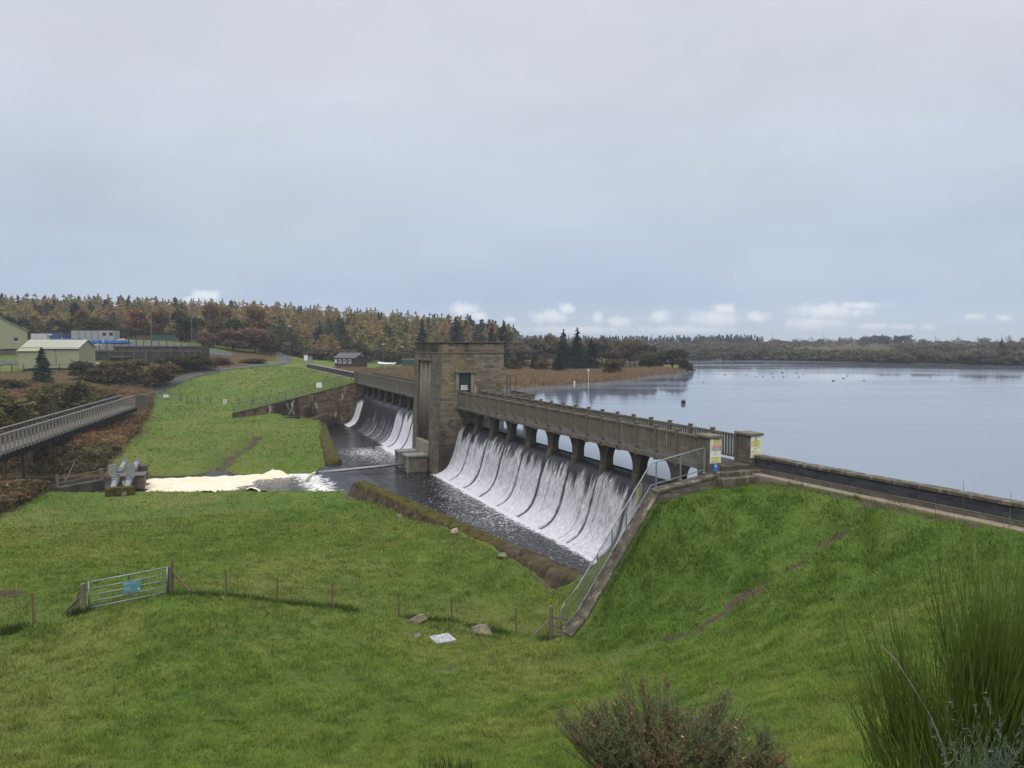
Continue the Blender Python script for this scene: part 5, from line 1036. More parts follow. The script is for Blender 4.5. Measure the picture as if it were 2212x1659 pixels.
for (x, y) in ((-0.3, -0.25), (0.28, -0.28), (-0.27, 0.28), (0.3, 0.26), (0.0, 0.05)): m.tube([(x, y, 0.1), (x, y, 0.106)], 0.05, 8)
m.build('lifting_points', MT['steeldark'], mh)

# ------------------------------------------------------------------ far field gate and fence, road
hA, hB = G(322, 862, 138), G(388, 862, 136); field_gate('field_gate', 'far grey field gate with white notice below the tarmac road', hA, hB, 1.25, (0.1, 0.3, 0.52, 0.75, 1.0), MT['steeldark'])
board('gate_notice', 'small double white notice on the far field gate', tuple(Vector(hA).lerp(Vector(hB), 0.58)+Vector((0, -0.08, 0.45))), 0, 1.1, 0.5, MT['white'], [(0.48, 0.52, 0.05, 0.95, 'navy', 'divider')])
ff = thing('wire_fence', 'thin wire fence crossing the far field from gate to left wing wall', 'fence', G(392, 864, 135.5)); fo_ = Vector(ff.location); prev = None; m2 = MB()
for (px, py, D) in ((392, 864, 135.5), (404, 866, 134), (428, 868, 133), (455, 870, 131.5), (516, 874, 128), (546, 877, 126), (575, 882, 122)):
    g = Vector(G(px, py, D)); m = MB(); q = g-fo_; m.box(q.x-0.09, q.x+0.09, q.y-0.08, q.y+0.08, q.z-0.2, q.z+1.3); m.build('fence_post', MT['wood'], ff)
    if prev is not None:
        for z in (0.4, 0.8, 1.15): m2.tube([prev+Vector((0, 0, z)), q+Vector((0, 0, z))], 0.012, 3)
    prev = q
m2.build('wire', MT['steeldark'], ff)
g = G(486, 872, 129.5); mk = thing('marker_board', 'white upright marker board with grey centre in the far field', 'sign', g); m = MB(); m.box(-0.25, 0.25, -0.03, 0.03, 0.25, 1.0); m.box(-0.2, -0.14, -0.03, 0.03, -0.2, 0.25); m.box(0.14, 0.2, -0.03, 0.03, -0.2, 0.25); m.build('board', MT['white'], mk); m = MB(); m.box(-0.07, 0.07, -0.04, -0.031, 0.3, 0.95); m.build('grey_stripe', MT['navy'], mk)
def ribbon(name, pts, widths, mt, lift=0.07, sub=14):
    P = [np.array(p[:2]) for p in pts]; cum = np.r_[0, np.cumsum([np.linalg.norm(P[i+1]-P[i]) for i in range(len(P)-1)])]; ls = np.linspace(0, cum[-1], len(P)*sub)
    # smooth through the points
    from numpy import interp
    x = interp(ls, cum, [p[0] for p in P]); y = interp(ls, cum, [p[1] for p in P]); w_ = interp(ls, cum, widths); kk = np.ones(sub)/sub; pad = sub//2
    x = np.convolve(np.pad(x, (pad, sub-1-pad), 'edge'), kk, 'valid'); y = np.convolve(np.pad(y, (pad, sub-1-pad), 'edge'), kk, 'valid')
    tx, ty = np.gradient(x), np.gradient(y); l = np.hypot(tx, ty)+1e-9; nx, ny = -ty/l, tx/l; c = np.linspace(-0.5, 0.5, 7)
    Xr = x[:, None]+nx[:, None]*w_[:, None]*c; Yr = y[:, None]+ny[:, None]*w_[:, None]*c; Zr = gsample(ZZ, Xr, Yr)+lift
    o = np_mesh(name, np.stack([Xr, Yr, Zr], -1).reshape(-1, 3), grid_faces(len(x), 7)[:, ::-1], mt, None, True); o['kind'] = 'structure'; return o
ribbon('road', [atD(305, 858, 142), atD(340, 846, 151), atD(385, 828, 160), atD(430, 812, 167), atD(480, 803, 173), atD(540, 796, 179), atD(590, 792, 184), atD(618, 785, 198), atD(612, 777, 214), atD(600, 772, 228)], [2.6, 2.7, 2.8, 2.8, 2.7, 2.5, 2.5, 3.0, 3.2, 3.2], MT['asphalt'], 0.12)
ribbon('yard', [atD(-60, 741, 195), atD(120, 741, 193), atD(280, 745, 190), atD(420, 748, 192), atD(520, 762, 195)], [14, 16, 16, 10, 6], MT['asphalt'], 0.12)
ribbon('path', [atD(-40, 786, 166), atD(20, 783, 167), atD(44, 780, 169)], [5, 5, 4], MT['asphalt'], 0.12)

# ------------------------------------------------------------------ treatment works buildings
def shed(name, label, loc, rz, L, Wd, he, hr_, wallm, roofm, group=None):
    t = thing(name, label, 'building', loc, rz, group); m = MB()
    m.prism([(0, 0, -0.6), (0, Wd, -0.6), (0, Wd, he), (0, Wd/2, hr_), (0, 0, he)], (L, 0, 0)); m.build('wall', wallm, t)
    m = MB(); o_ = 0.3; th = 0.12
    for sgn in (0, 1):
        y0, y1 = (-o_, Wd/2) if sgn == 0 else (Wd+o_, Wd/2); ze = he-(hr_-he)*o_/(Wd/2)
        m.hexa([(-o_, y0, ze+0.02), (L+o_, y0, ze+0.02), (L+o_, y1, hr_+0.02), (-o_, y1, hr_+0.02), (-o_, y0, ze+th), (L+o_, y0, ze+th), (L+o_, y1, hr_+th), (-o_, y1, hr_+th)])
    rf = m.build('roof', roofm, t); return t, rf
c0 = Vector(atD(50, 789, 160)); zs = c0.z
s1_, rf = shed('cladded_shed', 'pale green clad shed with ridged roof among the shrubs', (c0.x, c0.y, zs), R(0), 11.7, 6.0, 3.75, 5.2, MT['cream'], MT['creamroof'])
m = MB()
for i in range(20): x = 0.2+i*0.57; m.hexa([(x-0.03, -0.3, 3.72), (x+0.03, -0.3, 3.72), (x+0.03, 3.0, 5.31), (x-0.03, 3.0, 5.31), (x-0.03, -0.3, 3.78), (x+0.03, -0.3, 3.78), (x+0.03, 3.0, 5.37), (x-0.03, 3.0, 5.37)])
m.build('roof_ribs', MT['creamroof'], rf); m = MB(); m.box(4.0, 11.9, -0.42, -0.3, 3.45, 3.63); m.build('gutter', MT['white'], s1_)
m = MB(); m.box(-0.2, 3.9, -1.2, -0.02, -0.6, 2.95); m.hexa([(-0.4, -1.5, 2.90), (4.1, -1.5, 2.90), (4.1, 0, 3.62), (-0.4, 0, 3.62), (-0.4, -1.5, 3.0), (4.1, -1.5, 3.0), (4.1, 0, 3.72), (-0.4, 0, 3.72)]); m.build('lean_to', MT['cream'], s1_)
m = MB(); m.box(6.86, 6.94, -0.06, -0.01, 0, 3.5); m.build('downpipe', MT['conc'], s1_); m = MB(); m.box(5.6, 6.4, -0.05, -0.01, 2.7, 2.92); m.build('name_plate', MT['pink'], s1_); m = MB(); m.box(9.9, 10.15, -0.1, -0.01, 0.9, 1.2); m.build('meter_box', MT['conc'], s1_)
c0 = Vector(atD(-75, 756, 178)); zs = H(c0.x+5, c0.y+2)
s2_, rf = shed('cladded_shed', 'pale gable ended building with small window cut off by left edge', (c0.x, c0.y, zs+0.8), R(4), 12, 14, 3.6, 7.6, MT['cream'], MT['creamroof'])
s2_.rotation_euler = (0, 0, R(127)); s2_.location = (atD(60, 750, 180)[0], 180, atD(60, 748, 180)[2])
m = MB(); m.box(-0.06, -0.02, 1.9, 2.7, 1.2, 2.0); o = m.build('window', MT['glass'], s2_); m = MB(); m.box(-0.1, -0.02, 1.8, 2.8, 1.08, 1.2); m.build('sill', MT['white'], o)
def simple_box(name, label, cat, px, py, D, rz, L, Wd, h_, mt, lift=0, group=None):
    g = atD(px, py, D); t = thing(name, label, cat, (g[0], g[1], H(g[0], g[1])+lift), R(rz), group); m = MB(); m.box(0, L, 0, Wd, 0, h_); m.build('body', mt, t, bevel=0.02); return t
wr = simple_box('retaining_wall', 'grey concrete retaining wall under the gable ended building', 'wall', -40, 770, 176, 0, 14, 1.2, 2.4, MT['concdark'], -1.2)
m = MB()
for i in range(5): m.box(8+i*1.3, 8.3+i*1.3, -0.15, -0.01, 0, 2.3)
m.build('buttress', MT['concpale'], wr)
cn1 = simple_box('container', 'white steel container in yard left of the blue container', 'container', 67, 735, 203, -2, 4.3, 6, 2.6, MT['contwhite'], 0.15, 'containers in the yard'); m = MB()
for i in range(4): m.box(0.2+i*1.0, 1.1+i*1.0, -0.05, -0.01, 0.15, 2.5)
m.build('door', MT['contwhite'], cn1)
cn2 = simple_box('container', 'dark blue steel container in yard beside the white container', 'container', 87, 735, 204, -2, 6.3, 6, 2.6, MT['contblue'], 0.15, 'containers in the yard'); m = MB()
for (x0, z0) in ((0.3, 1.9), (0.3, 1.2), (2.0, 1.9)): m.box(x0, x0+1.2, -0.05, -0.01, z0, z0+0.4)
m.build('door_panel', MT['white'], cn2)
cb2 = simple_box('site_cabin', 'long light grey site cabin behind the blue pipes', 'cabin', 154, 734, 204, -1, 11.4, 3, 2.5, MT['cabin'], 0.1); m = MB()
for i in range(4): m.box(2.0+i*1.7, 2.1+i*1.7, -0.04, -0.01, 0.1, 2.4)
m.build('joint_strip', MT['black'], cb2); m = MB()
for x0 in (8.4, 10.2): m.box(x0, x0+0.9, -0.04, -0.01, 1.2, 2.0)
m.build('window', MT['glass'], cb2)
for (px, py, D, n, L_, mt, lab) in ((104, 741, 196, 5, 8.5, 'darkblue', 'stack of dark blue plastic pipes in the yard behind the shed roof'), (180, 741, 192, 6, 11.5, 'bluepipe', 'stack of bright blue plastic pipes in the yard right of the shed ridge')):
    g = atD(px, py, D); t = thing('pipe_stack', lab, 'pipes', (g[0], g[1], H(g[0], g[1])+0.15), R(-3)); 
    for i in range(n): m = MB(); row = i//3; m.tube([(0.3*(i % 3), 0.42*(i % 3)+0.2*row, 0.25+0.4*row), (L_-0.2*(i % 2), 0.42*(i % 3)+0.2*row, 0.25+0.4*row)], 0.22, 8); m.build('pipe', MT[mt], t, True)
    m = MB()
    for x in (0.5, L_*0.45, L_*0.85): m.box(x, x+0.12, -0.28, -0.22, 0, 1.0)
    m.build('strap', MT['white'], t)
for (px, py, D, sx_, mt, lab) in ((150, 741, 193, (1.6, 1, .9), 'black', 'black rubble sacks heaped between the two blue pipe stacks'), (212, 745, 188, (1.3, .8, .6), 'palerock', 'pale rubble heap in front of the bright blue pipes'), (262, 738, 196, (1.5, .8, .9), 'pink', 'pinkish wrapped pallet right of the grey site cabin'), (275, 740, 194, (1.6, .8, .6), 'contwhite', 'white wrapped materials beside the pinkish pallet'), (45, 742, 190, (1.3, 1.2, .9), 'black', 'dark skip near the left gable building')):
    rock(lab, px, py, D, sx_, MT[mt], int(px)); bpy.context.scene.objects[-1]['category'] = 'material heap'
def car(label, px, py, D, rz, mt):
    g = atD(px, py, D); t = thing('parked_car', label, 'car', (g[0], g[1], H(g[0], g[1])+0.14), R(rz)); m = MB()
    m.prism([(-2.1, -0.85, 0.35), (2.1, -0.85, 0.35), (2.15, -0.85, 0.8), (1.1, -0.85, 0.95), (0.5, -0.85, 1.45), (-1.4, -0.85, 1.48), (-2.05, -0.85, 0.95)], (0, 1.7, 0)); m.build('body', mt, t, bevel=0.06)
    m = MB(); m.prism([(0.95, -0.865, 0.97), (0.45, -0.865, 1.38), (-1.35, -0.865, 1.4), (-1.8, -0.865, 0.97)], (0, 1.73, 0)); m.build('window', MT['glass'], t)
    for x in (-1.3, 1.3):
        for y in (-0.8, 0.8): m = MB(); m.tube([(x, y-0.1, 0.32), (x, y+0.1, 0.32)], 0.32, 14); m.build('wheel', MT['black'], t)
car('small white car parked beyond the roof of pale green shed', 62, 745, 188, 12, MT['contwhite'])
# filter tanks
g = atD(206, 776, 172); ft = thing('filter_tank', 'long grey concrete tank with railing right of pale green shed', 'tank', (g[0], g[1], H(g[0], g[1])-0.3), R(2)); m = MB(); m.box(0, 23, 0, 6, -0.5, 2.3); m.box(0.8, 21, 7, 12, 0.5, 3.3); m.build('wall', MT['tank'], ft)
m = MB(); m.box(-0.15, 23.2, -0.15, 0.3, 2.3, 2.5); m.box(0.6, 21.2, 6.8, 7.2, 3.3, 3.5); m.box(3, 8, -0.6, -0.16, 1.0, 1.2); m.build('coping', MT['conc'], ft)
m = MB()
for i in range(8): m.box(3.0+i*2.7, 3.5+i*2.7, -0.3, -0.16, -0.2, 2.2)
m.build('buttress', MT['concdark'], ft)
m = MB()
for i in range(12): m.tube([(0.2+i*2.05, 0.1, 2.4), (0.2+i*2.05, 0.1, 3.5)], 0.035, 5)
m.bar((0.2, 0.1, 3.5), (22.8, 0.1, 3.5), 0.05, 0.05); m.bar((0.2, 0.1, 3.0), (22.8, 0.1, 3.0), 0.04, 0.04); m.build('railing', MT['steeldark'], ft)
def post_fence(name, label, pts, h_, n, mt, wire, panel=None):
    P = [np.array(p[:2]) for p in pts]; cum = np.r_[0, np.cumsum([np.linalg.norm(P[i+1]-P[i]) for i in range(len(P)-1)])]; g0 = (P[0][0], P[0][1], H(*P[0])); t = thing(name, label, 'fence', g0); pv = None; w2 = MB()
    for i in range(n+1):
        l = cum[-1]*i/n; x = np.interp(l, cum, [p[0] for p in P]); y = np.interp(l, cum, [p[1] for p in P]); q = Vector((x-g0[0], y-g0[1], H(x, y)-g0[2])); m = MB(); m.box(q.x-0.06, q.x+0.06, q.y-0.06, q.y+0.06, q.z-0.3, q.z+h_); m.build('fence_post', MT[mt], t)
        if pv is not None:
            for z in np.linspace(0.15, h_-0.05, wire): w2.tube([pv+Vector((0, 0, z)), q+Vector((0, 0, z))], 0.012, 3)
        pv = q
    w2.build('wire', MT[mt], t); return t
post_fence('security_fence', 'tall black security fence along the front of the yard', [atD(215, 757, 181), atD(300, 757, 182), atD(360, 757, 184), atD(440, 768, 186)], 2.9, 14, 'black', 7)
post_fence('security_fence', 'tall dark fence along the back of the yard behind containers', [atD(30, 733, 209), atD(150, 733, 210), atD(350, 738, 212)], 2.7, 18, 'black', 6)
post_fence('timber_fence', 'short dark post and rail fence in front of the pale green shed', [atD(0, 808, 155), atD(95, 803, 156), atD(180, 800, 157)], 1.7, 7, 'black', 3)
simple_box('green_cabinet', 'blue green kiosk with dark flat top left of pale green shed', 'kiosk', 80, 799, 156.5, 0, 1.5, 1, 2.3, MT['greenpaint']).location.x = atD(83, 799, 156.5)[0]
simple_box('green_fence_panel', 'dark green sheet hoarding at the right end of the yard', 'hoarding', 330, 742, 205, 0, 6.0, 0.2, 1.4, MT['greenpaint'], 0.2)
simple_box('brick_wall', 'low reddish brick wall in front of the russet tree', 'wall', 295, 738, 208, 0, 5, 0.3, 1.1, mat_plain('red_brick', (0.085, 0.05, 0.04), 0.15), 0.2)
def pole(label, px, py, D, h_, name='lamp_post', cat='lamp post', head=True, r_=0.09, mt='steeldark'):
    g = G(px, py, D); t = thing(name, label, cat, g); m = MB(); m.tube([(0, 0, -0.3), (0, 0, h_)], [r_, r_*0.7], 7); m.build('pole', MT[mt], t)
    if head: m = MB(); m.box(-0.35, 0.35, -0.12, 0.12, h_, h_+0.15); m.build('lamp_head', MT['white'], t)
pole('grey pole with white head beside the mesh compound near the dark hut', 869, 792, 196, 5.2); pole('thin pole with lamp right of the dark hut roof', 828, 790, 199, 5.8)
pole('bare grey utility pole in front of the dark trees left of red hedge', 415, 748, 196, 9.0, 'utility_pole', 'pole', False, 0.11, 'barkpale'); pole('tall thin utility pole beside the russet tree', 328, 735, 205, 10.5, 'utility_pole', 'pole', False, 0.1, 'barkpale')
pole('slim white topped post right of the pale green shed', 211, 789, 160, 1.7, 'marker_post', 'post', True, 0.06)
pole('slim lamp post before the brown shrubs at the road end', 626, 771, 214, 8.3)

# ------------------------------------------------------------------ boathouse hut and compound
c0 = Vector(atD(793, 799, 188)); hut = thing('timber_hut', 'dark stained timber hut with white framed windows beyond the left footbridge', 'hut', (c0.x, c0.y, H(c0.x, c0.y)+0.35), R(150)); 
HL, HW, he, hr2 = 6.6, 4.2, 2.3, 3.4
m = MB(); m.prism([(0, 0, -0.3), (0, HW, -0.3), (0, HW, he), (0, HW/2, hr2), (0, 0, he)], (HL, 0, 0)); m.build('wall', MT['hut'], hut)
m = MB()
for y0, y1 in ((-0.25, HW/2), (HW+0.25, HW/2)):
    ze = he-0.13; m.hexa([(-0.25, y0, ze+0.02), (HL+0.25, y0, ze+0.02), (HL+0.25, y1, hr2+0.02), (-0.25, y1, hr2+0.02), (-0.25, y0, ze+0.12), (HL+0.25, y0, ze+0.12), (HL+0.25, y1, hr2+0.12), (-0.25, y1, hr2+0.12)])
m.build('roof', MT['slate'], hut)
for x in (1.3, 2.9, 4.5):
    m = MB(); m.box(x, x+0.95, HW+0.01, HW+0.08, 0.95, 1.95); wn = m.build('window', MT['white'], hut)
    m = MB(); m.box(x+0.1, x+0.42, HW+0.081, HW+0.09, 1.1, 1.87); m.box(x+0.53, x+0.85, HW+0.081, HW+0.09, 1.1, 1.87); m.build('pane', MT['glass'], wn)
m = MB(); m.box(5.95, 6.5, HW+0.01, HW+0.06, 1.0, 1.9); m.build('notice_panel', MT['white'], hut)
m = MB(); m.box(-0.06, -0.01, 1.3, 2.4, -0.2, 1.95); m.build('door', MT['hut'], hut); m = MB(); m.box(-0.3, -0.02, 1.8, 2.2, 2.75, 2.9); m.build('alarm_box', MT['white'], hut)
m = MB(); m.box(-1.6, 0.0, 0.3, HW-0.3, -0.5, -0.1); m.build('step_platform', MT['hut'], hut)
g = G(1078*0+862, 790, 193); cp = thing('mesh_compound', 'dark green mesh compound between the dark hut and the tower', 'enclosure', G(868, 797, 191)); m = MB(); m.box(0, 4.2, 0, 2.5, 0, 2.3); m.build('screen', MT['greenpaint'], cp); m = MB(); m.box(-0.05, 4.3, -0.05, 2.6, 2.3, 2.4); m.build('top_rail', MT['greysteel'], cp)
bt = thing('upturned_boat', 'pale upturned rowing boat on a rack right of the dark hut', 'boat', G(836, 793, 194), R(-4)); n = 9; V = []; F = []
for i in range(n):
    f = i/(n-1); wv = 0.62*math.sin(math.pi*(0.12+0.85*f))**0.6; hh = 0.45+0.1*math.cos(math.pi*f)
    for j in range(7): a = math.pi*j/6; V.append((-2.3+4.6*f, -wv*math.cos(a), 0.95+0.12*(f-0.5)**2*4+hh*math.sin(a)*0.75))
for i in range(n-1):
    for j in range(6): F.append((i*7+j, i*7+j+1, (i+1)*7+j+1, (i+1)*7+j))
m = MB(); m.add(V, F); m.build('hull', MT['white'], bt, True); m = MB(); m.bar((-1.5, -0.6, 0.9), (-1.5, 0.6, 0.9), 0.1, 0.1); m.bar((1.5, -0.6, 0.9), (1.5, 0.6, 0.9), 0.1, 0.1)
for x in (-1.5, 1.5):
    for y in (-0.55, 0.55): m.box(x-0.05, x+0.05, y-0.05, y+0.05, -0.2, 0.86)
m.build('rack', MT['wood'], bt)
rock('blue tarpaulin heap beside the upturned boat', 826, 797, 191, (0.9, 0.7, 0.7), MT['contblue'], 88)
sgn = thing('notice_post', 'white notice on a post standing before the dark hut compound', 'sign', G(849, 806, 176)); m = MB(); m.box(-0.05, 0.05, -0.05, 0.05, -0.2, 1.9); m.build('post', MT['wood'], sgn); m = MB(); m.box(-0.3, 0.3, -0.09, -0.051, 1.2, 1.75); m.build('panel', MT['white'], sgn)
for (px, lab, mt, h_) in ((661, 'pale information board on posts at the road end', 'white', 2.4), (671, 'grey board standing right of the pale information board', 'steel', 2.2)):
    sgn = thing('information_board', lab, 'sign', G(px, 787, 196)); m = MB(); m.box(-0.4, -0.3, -0.05, 0.05, -0.2, h_); m.box(0.3, 0.4, -0.05, 0.05, -0.2, h_); m.build('post', MT['wood'], sgn); m = MB(); m.box(-0.5, 0.5, -0.1, -0.051, h_-1.3, h_); m.build('panel', MT[mt], sgn)
ks = thing('small_shed', 'small grey flat roofed shed at the end of the road', 'shed', G(613, 778, 222), R(10)); m = MB(); m.box(-3.2, 1.8, 0, 3, -0.3, 2.3); m.build('wall', MT['cabin'] if False else mat_grain('grey_shed_boards', (0.09, 0.088, 0.085), 0.9), ks); m = MB(); m.hexa([(-0.2, -0.3, 2.9), (2.1, -0.3, 2.9), (2.1, 3.3, 2.7), (-0.2, 3.3, 2.7), (-0.2, -0.3, 3.05), (2.1, -0.3, 3.05), (2.1, 3.3, 2.85), (-0.2, 3.3, 2.85)]); m.box(0, 1.8, 0.01, 2.9, 2.3, 2.9); m.build('roof', MT['steel'], ks); m = MB(); m.box(0.5, 1.7, -0.05, -0.01, 1.6, 2.2); m.build('window', MT['glass'], ks)
post_fence('post_and_rail_fence', 'short timber fence with pale posts at the bend of road', [atD(622, 783, 203), atD(655, 787, 199)], 1.3, 5, 'wood', 2)

# ------------------------------------------------------------------ lake: marker posts, boom, ducks, buoy
for (px, py, h_, lab) in ((1271, 835, 3.0, 'tall thin marker pole with white top standing in the lake'),):
    q = at(px, py, LAKE); t = thing('marker_pole', lab, 'pole', q); m = MB(); m.tube([(0, 0, -1), (0, 0, h_)], 0.035, 6); m.build('pole', MT['white'], t); m = MB(); m.box(-0.14, 0.14, -0.05, 0.05, h_-0.3, h_+0.05); m.build('top_board', MT['white'], t)
for (px, py, lab) in ((1200, 827, 'small white float near the reeds, the one nearer the tower'), (1241, 830, 'small white and black float nearest the tall marker pole')):
    q = at(px, py, LAKE); t = thing('float', lab, 'float', q, 0, 'floats off the reed bed'); m = MB(); m.tube([(0, 0, -0.3), (0, 0, 0.5), (0, 0, 0.62)], [0.14, 0.14, 0.05], 10); m.build('body', MT['white'], t)
q0 = at(1094, 826, LAKE); q1 = at(1178, 829, LAKE); bm2 = thing('floating_boom', 'thin pale floating boom running from the tower toward the reeds', 'boom', q0); m = MB(); dv = Vector(q1)-Vector(q0); m.tube([(0, 0, 0.12), tuple(dv+Vector((0, 0, 0.12)))], 0.13, 7); m.build('tube', MT['kerb'], bm2)
m = MB()
for f in (0.4, 0.62): p_ = dv*f; m.box(p_.x-0.1, p_.x+0.1, p_.y-0.1, p_.y+0.1, 0, 0.75)
m.build('boom_post', MT['kerb'], bm2)
dk = None; r = random.Random(9)
DUCKS = [(1104, 848), (1113, 856), (1372, 825), (1404, 838), (1418, 833), (1438, 832), (1480, 824), (1520, 826), (1566, 810), (1590, 809), (1612, 811), (1633, 814), (1648, 812), (1668, 808), (1670, 815), (1692, 814), (1700, 812), (1726, 816), (1800, 824), (1822, 818), (1830, 813), (1866, 822), (2056, 822), (1690, 806), (1720, 807), (1735, 810)]
for i, (px, py) in enumerate(DUCKS):
    q = at(px, py+r.uniform(-1, 1), LAKE)
    if dk is None:
        t = thing('waterfowl', 'small dark waterbird floating on the open lake', 'bird', q, r.uniform(0, 6), 'waterbirds on the lake'); m = MB(); m.ball((0, 0, 0.10), (0.30, 0.17, 0.15), 10, 6); m.ball((0.27, 0, 0.30), (0.09, 0.07, 0.08), 8, 5); m.tube([(0.2, 0, 0.12), (0.26, 0, 0.28)], 0.05, 6); m.tube([(0.33, 0, 0.29), (0.42, 0, 0.27)], [0.035, 0.012], 5); m.tube([(-0.25, 0, 0.14), (-0.40, 0, 0.2)], [0.08, 0.02], 5); m.build('body', MT['duck'], t, True); dk = t
    else:
        c = copy_tree(dk); c.location = q; c.rotation_euler = (0, 0, r.uniform(0, 6)); s_ = r.uniform(0.5, 0.75); c.scale = (s_,)*3
q = at(1476, 872, LAKE); t = thing('mooring_buoy', 'round black buoy floating alone on the open lake', 'buoy', q); m = MB(); m.ball((0, 0, 0.2), 0.3, 16, 10); m.build('body', MT['black'], t, True)
m = MB(); m.tube([(0, 0, 0.48), (0, 0, 0.6)], 0.04, 6); m.build('eye', MT['steeldark'], t)

# ------------------------------------------------------------------ far houses on the skyline
def house(label, px, py, D, L, Wd, he, hr_, rz):
    g = atD(px, py, D); t, rf = shed('far_house', label, (g[0], g[1], H(g[0], g[1])), R(rz), L, Wd, he, hr_, MT['concdark'], MT['slate']); m = MB(); m.box(0.3, 1.3, Wd/2-0.5, Wd/2+0.5, hr_-0.5, hr_+1.2); m.box(L-1.3, L-0.3, Wd/2-0.5, Wd/2+0.5, hr_-0.5, hr_+1.2); m.build('chimney', MT['concdark'], rf)
house('far stone house with chimneys on the skyline above the lake', 1637, 737, 760, 6, 5, 3.2, 5, 5); house('low far farmhouse on the skyline right of centre lake', 1815, 741, 740, 12, 7, 2.6, 4.8, -4)
g = atD(1930, 739, 720)
for (px, D, h_) in ((1668, 740, 9), (1778, 735, 8), (2163, 690, 8)):
    pole('far thin utility pole on the skyline', px, 741, D, h_, 'utility_pole', 'pole', False, 0.16, 'black'); bpy.context.scene.objects[-1].parent['group'] = 'far poles on the skyline'
# ------------------------------------------------------------------ vegetation
rng = np.random.default_rng(7)
def unit(v): return v/(np.linalg.norm(v, axis=-1, keepdims=True)+1e-9)
def leaves_mesh(name, P, D1, size, asp, lv, mat, parent=None, tri=False, rngl=rng):
    """leaf faces at P along D1 (n,3); size (n,), width/length ratio asp"""
    n = len(P); rnd = rngl.normal(size=(n, 3)); side = unit(np.cross(D1, rnd)); l = size[:, None]; w_ = l*asp/2
    if tri:
        V = np.stack([P-side*w_, P+side*w_, P+D1*l], 1).reshape(-1, 3); F = np.arange(3*n).reshape(-1, 3); L_ = np.repeat(lv, 3)
    else:
        V = np.stack([P-D1*l*0.5, P+side*w_, P+D1*l*0.5, P-side*w_], 1).reshape(-1, 3); F = np.arange(4*n).reshape(-1, 4); L_ = np.repeat(lv, 4)
    return np_mesh(name, V, F, mat, parent, False, {'lv': L_})
def conifer_pts(h, r, seed, n, base=0.06, droop=0.35, power=0.85, gaps=0.2):
    g = np.random.default_rng(seed); nb = max(60, n//10); zb = h*(base+(1-base)*(1-np.sqrt(g.random(nb)))*1.02); zb = np.minimum(zb, h*0.985); az = g.random(nb)*2*np.pi
    fr = 1-zb/h; rad = r*np.power(fr, power)*(0.62+0.5*g.random(nb))*(1+0.25*np.sin(az*2+seed)); P = []; D = []; lv = []
    for k in range(n//nb+1):
        f = np.sqrt(g.random(nb)); x = rad*f; jit = 0.16*rad[:, None]*g.normal(size=(nb, 3))*np.array([1, 1, 0.55])*0.6
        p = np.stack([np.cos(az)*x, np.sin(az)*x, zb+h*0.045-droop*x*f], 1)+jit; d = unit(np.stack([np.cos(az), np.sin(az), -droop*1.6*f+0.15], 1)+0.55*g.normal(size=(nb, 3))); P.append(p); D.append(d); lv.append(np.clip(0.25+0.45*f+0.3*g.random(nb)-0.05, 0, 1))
    P = np.concatenate(P)[:n]; D = np.concatenate(D)[:n]; lv = np.concatenate(lv)[:n]
    k = 26; top = np.stack([0.05*g.normal(size=k)*r*0.3, 0.05*g.normal(size=k)*r*0.3, h*(0.93+0.085*g.random(k))], 1); P = np.concatenate([P, top]); D = np.concatenate([D, unit(np.stack([0.5*g.normal(size=k), 0.5*g.normal(size=k), np.ones(k)], 1))]); lv = np.concatenate([lv, 0.6+0.3*g.random(k)])
    return P, D, lv
def crown_pts(h, r, seed, n, z0=0.25, lobes=11, shell=0.5):
    g = np.random.default_rng(seed); C = []; 
    for i in range(lobes):
        a = g.random()*2*np.pi; rr = r*0.62*np.sqrt(g.random()); zz = h*(z0+(1-z0)*(0.18+0.62*g.random()*(1-0.5*(rr/r)**2))); C.append((np.cos(a)*rr, np.sin(a)*rr, zz, r*(0.30+0.24*g.random()), h*(1-z0)*(0.16+0.12*g.random())))
    C = np.array(C); wgt = C[:, 3]**2; idx = g.choice(lobes, n, p=wgt/wgt.sum()); d = unit(g.normal(size=(n, 3))); d[:, 2] = np.where(d[:, 2] < -0.35, -d[:, 2]*0.6, d[:, 2]); rad = (shell+(1-shell)*g.random(n))**0.6*(0.82+0.32*g.random(n))
    P = C[idx, :3]+d*rad[:, None]*np.stack([C[idx, 3], C[idx, 3], C[idx, 4]], 1); P[:, 2] = np.clip(P[:, 2], h*z0*0.5, None)
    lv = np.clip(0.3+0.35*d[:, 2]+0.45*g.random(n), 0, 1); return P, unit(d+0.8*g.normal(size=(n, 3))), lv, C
def trunk_mb(h, r, limbs=None, seed=0, bare=False):
    g = random.Random(seed); m = MB(); m.tube([(0, 0, -0.4), (0.02*h*g.uniform(-1, 1), 0.02*h*g.uniform(-1, 1), h*0.45), (0, 0, h)], [r, r*0.72, r*0.2], 7)
    for c in (limbs if limbs is not None else []):
        z0 = h*g.uniform(0.3, 0.7); m.tube([(0, 0, z0), (c[0]*0.5, c[1]*0.5, (z0+c[2])/2+0.2), (c[0], c[1], c[2])], [r*0.5, r*0.3, r*0.1], 5)
    return m
def make_conifer(name, label, cat, h, r, seed, n, size, col, mat='needle', group=None, trunkh=0.9, **kw):
    t = thing(name, label, cat, (0, 0, 0), 0, group); P, D, lv = conifer_pts(h, r, seed, n, **kw); g = np.random.default_rng(seed+1)
    o = leaves_mesh('crown', P, D, size*(0.6+0.8*g.random(len(P))), 0.42, lv, MT[mat], t, rngl=g); o.color = (*col, 1); trunk_mb(h*trunkh, h*0.016, None, seed).build('trunk', MT['bark'], t); return t
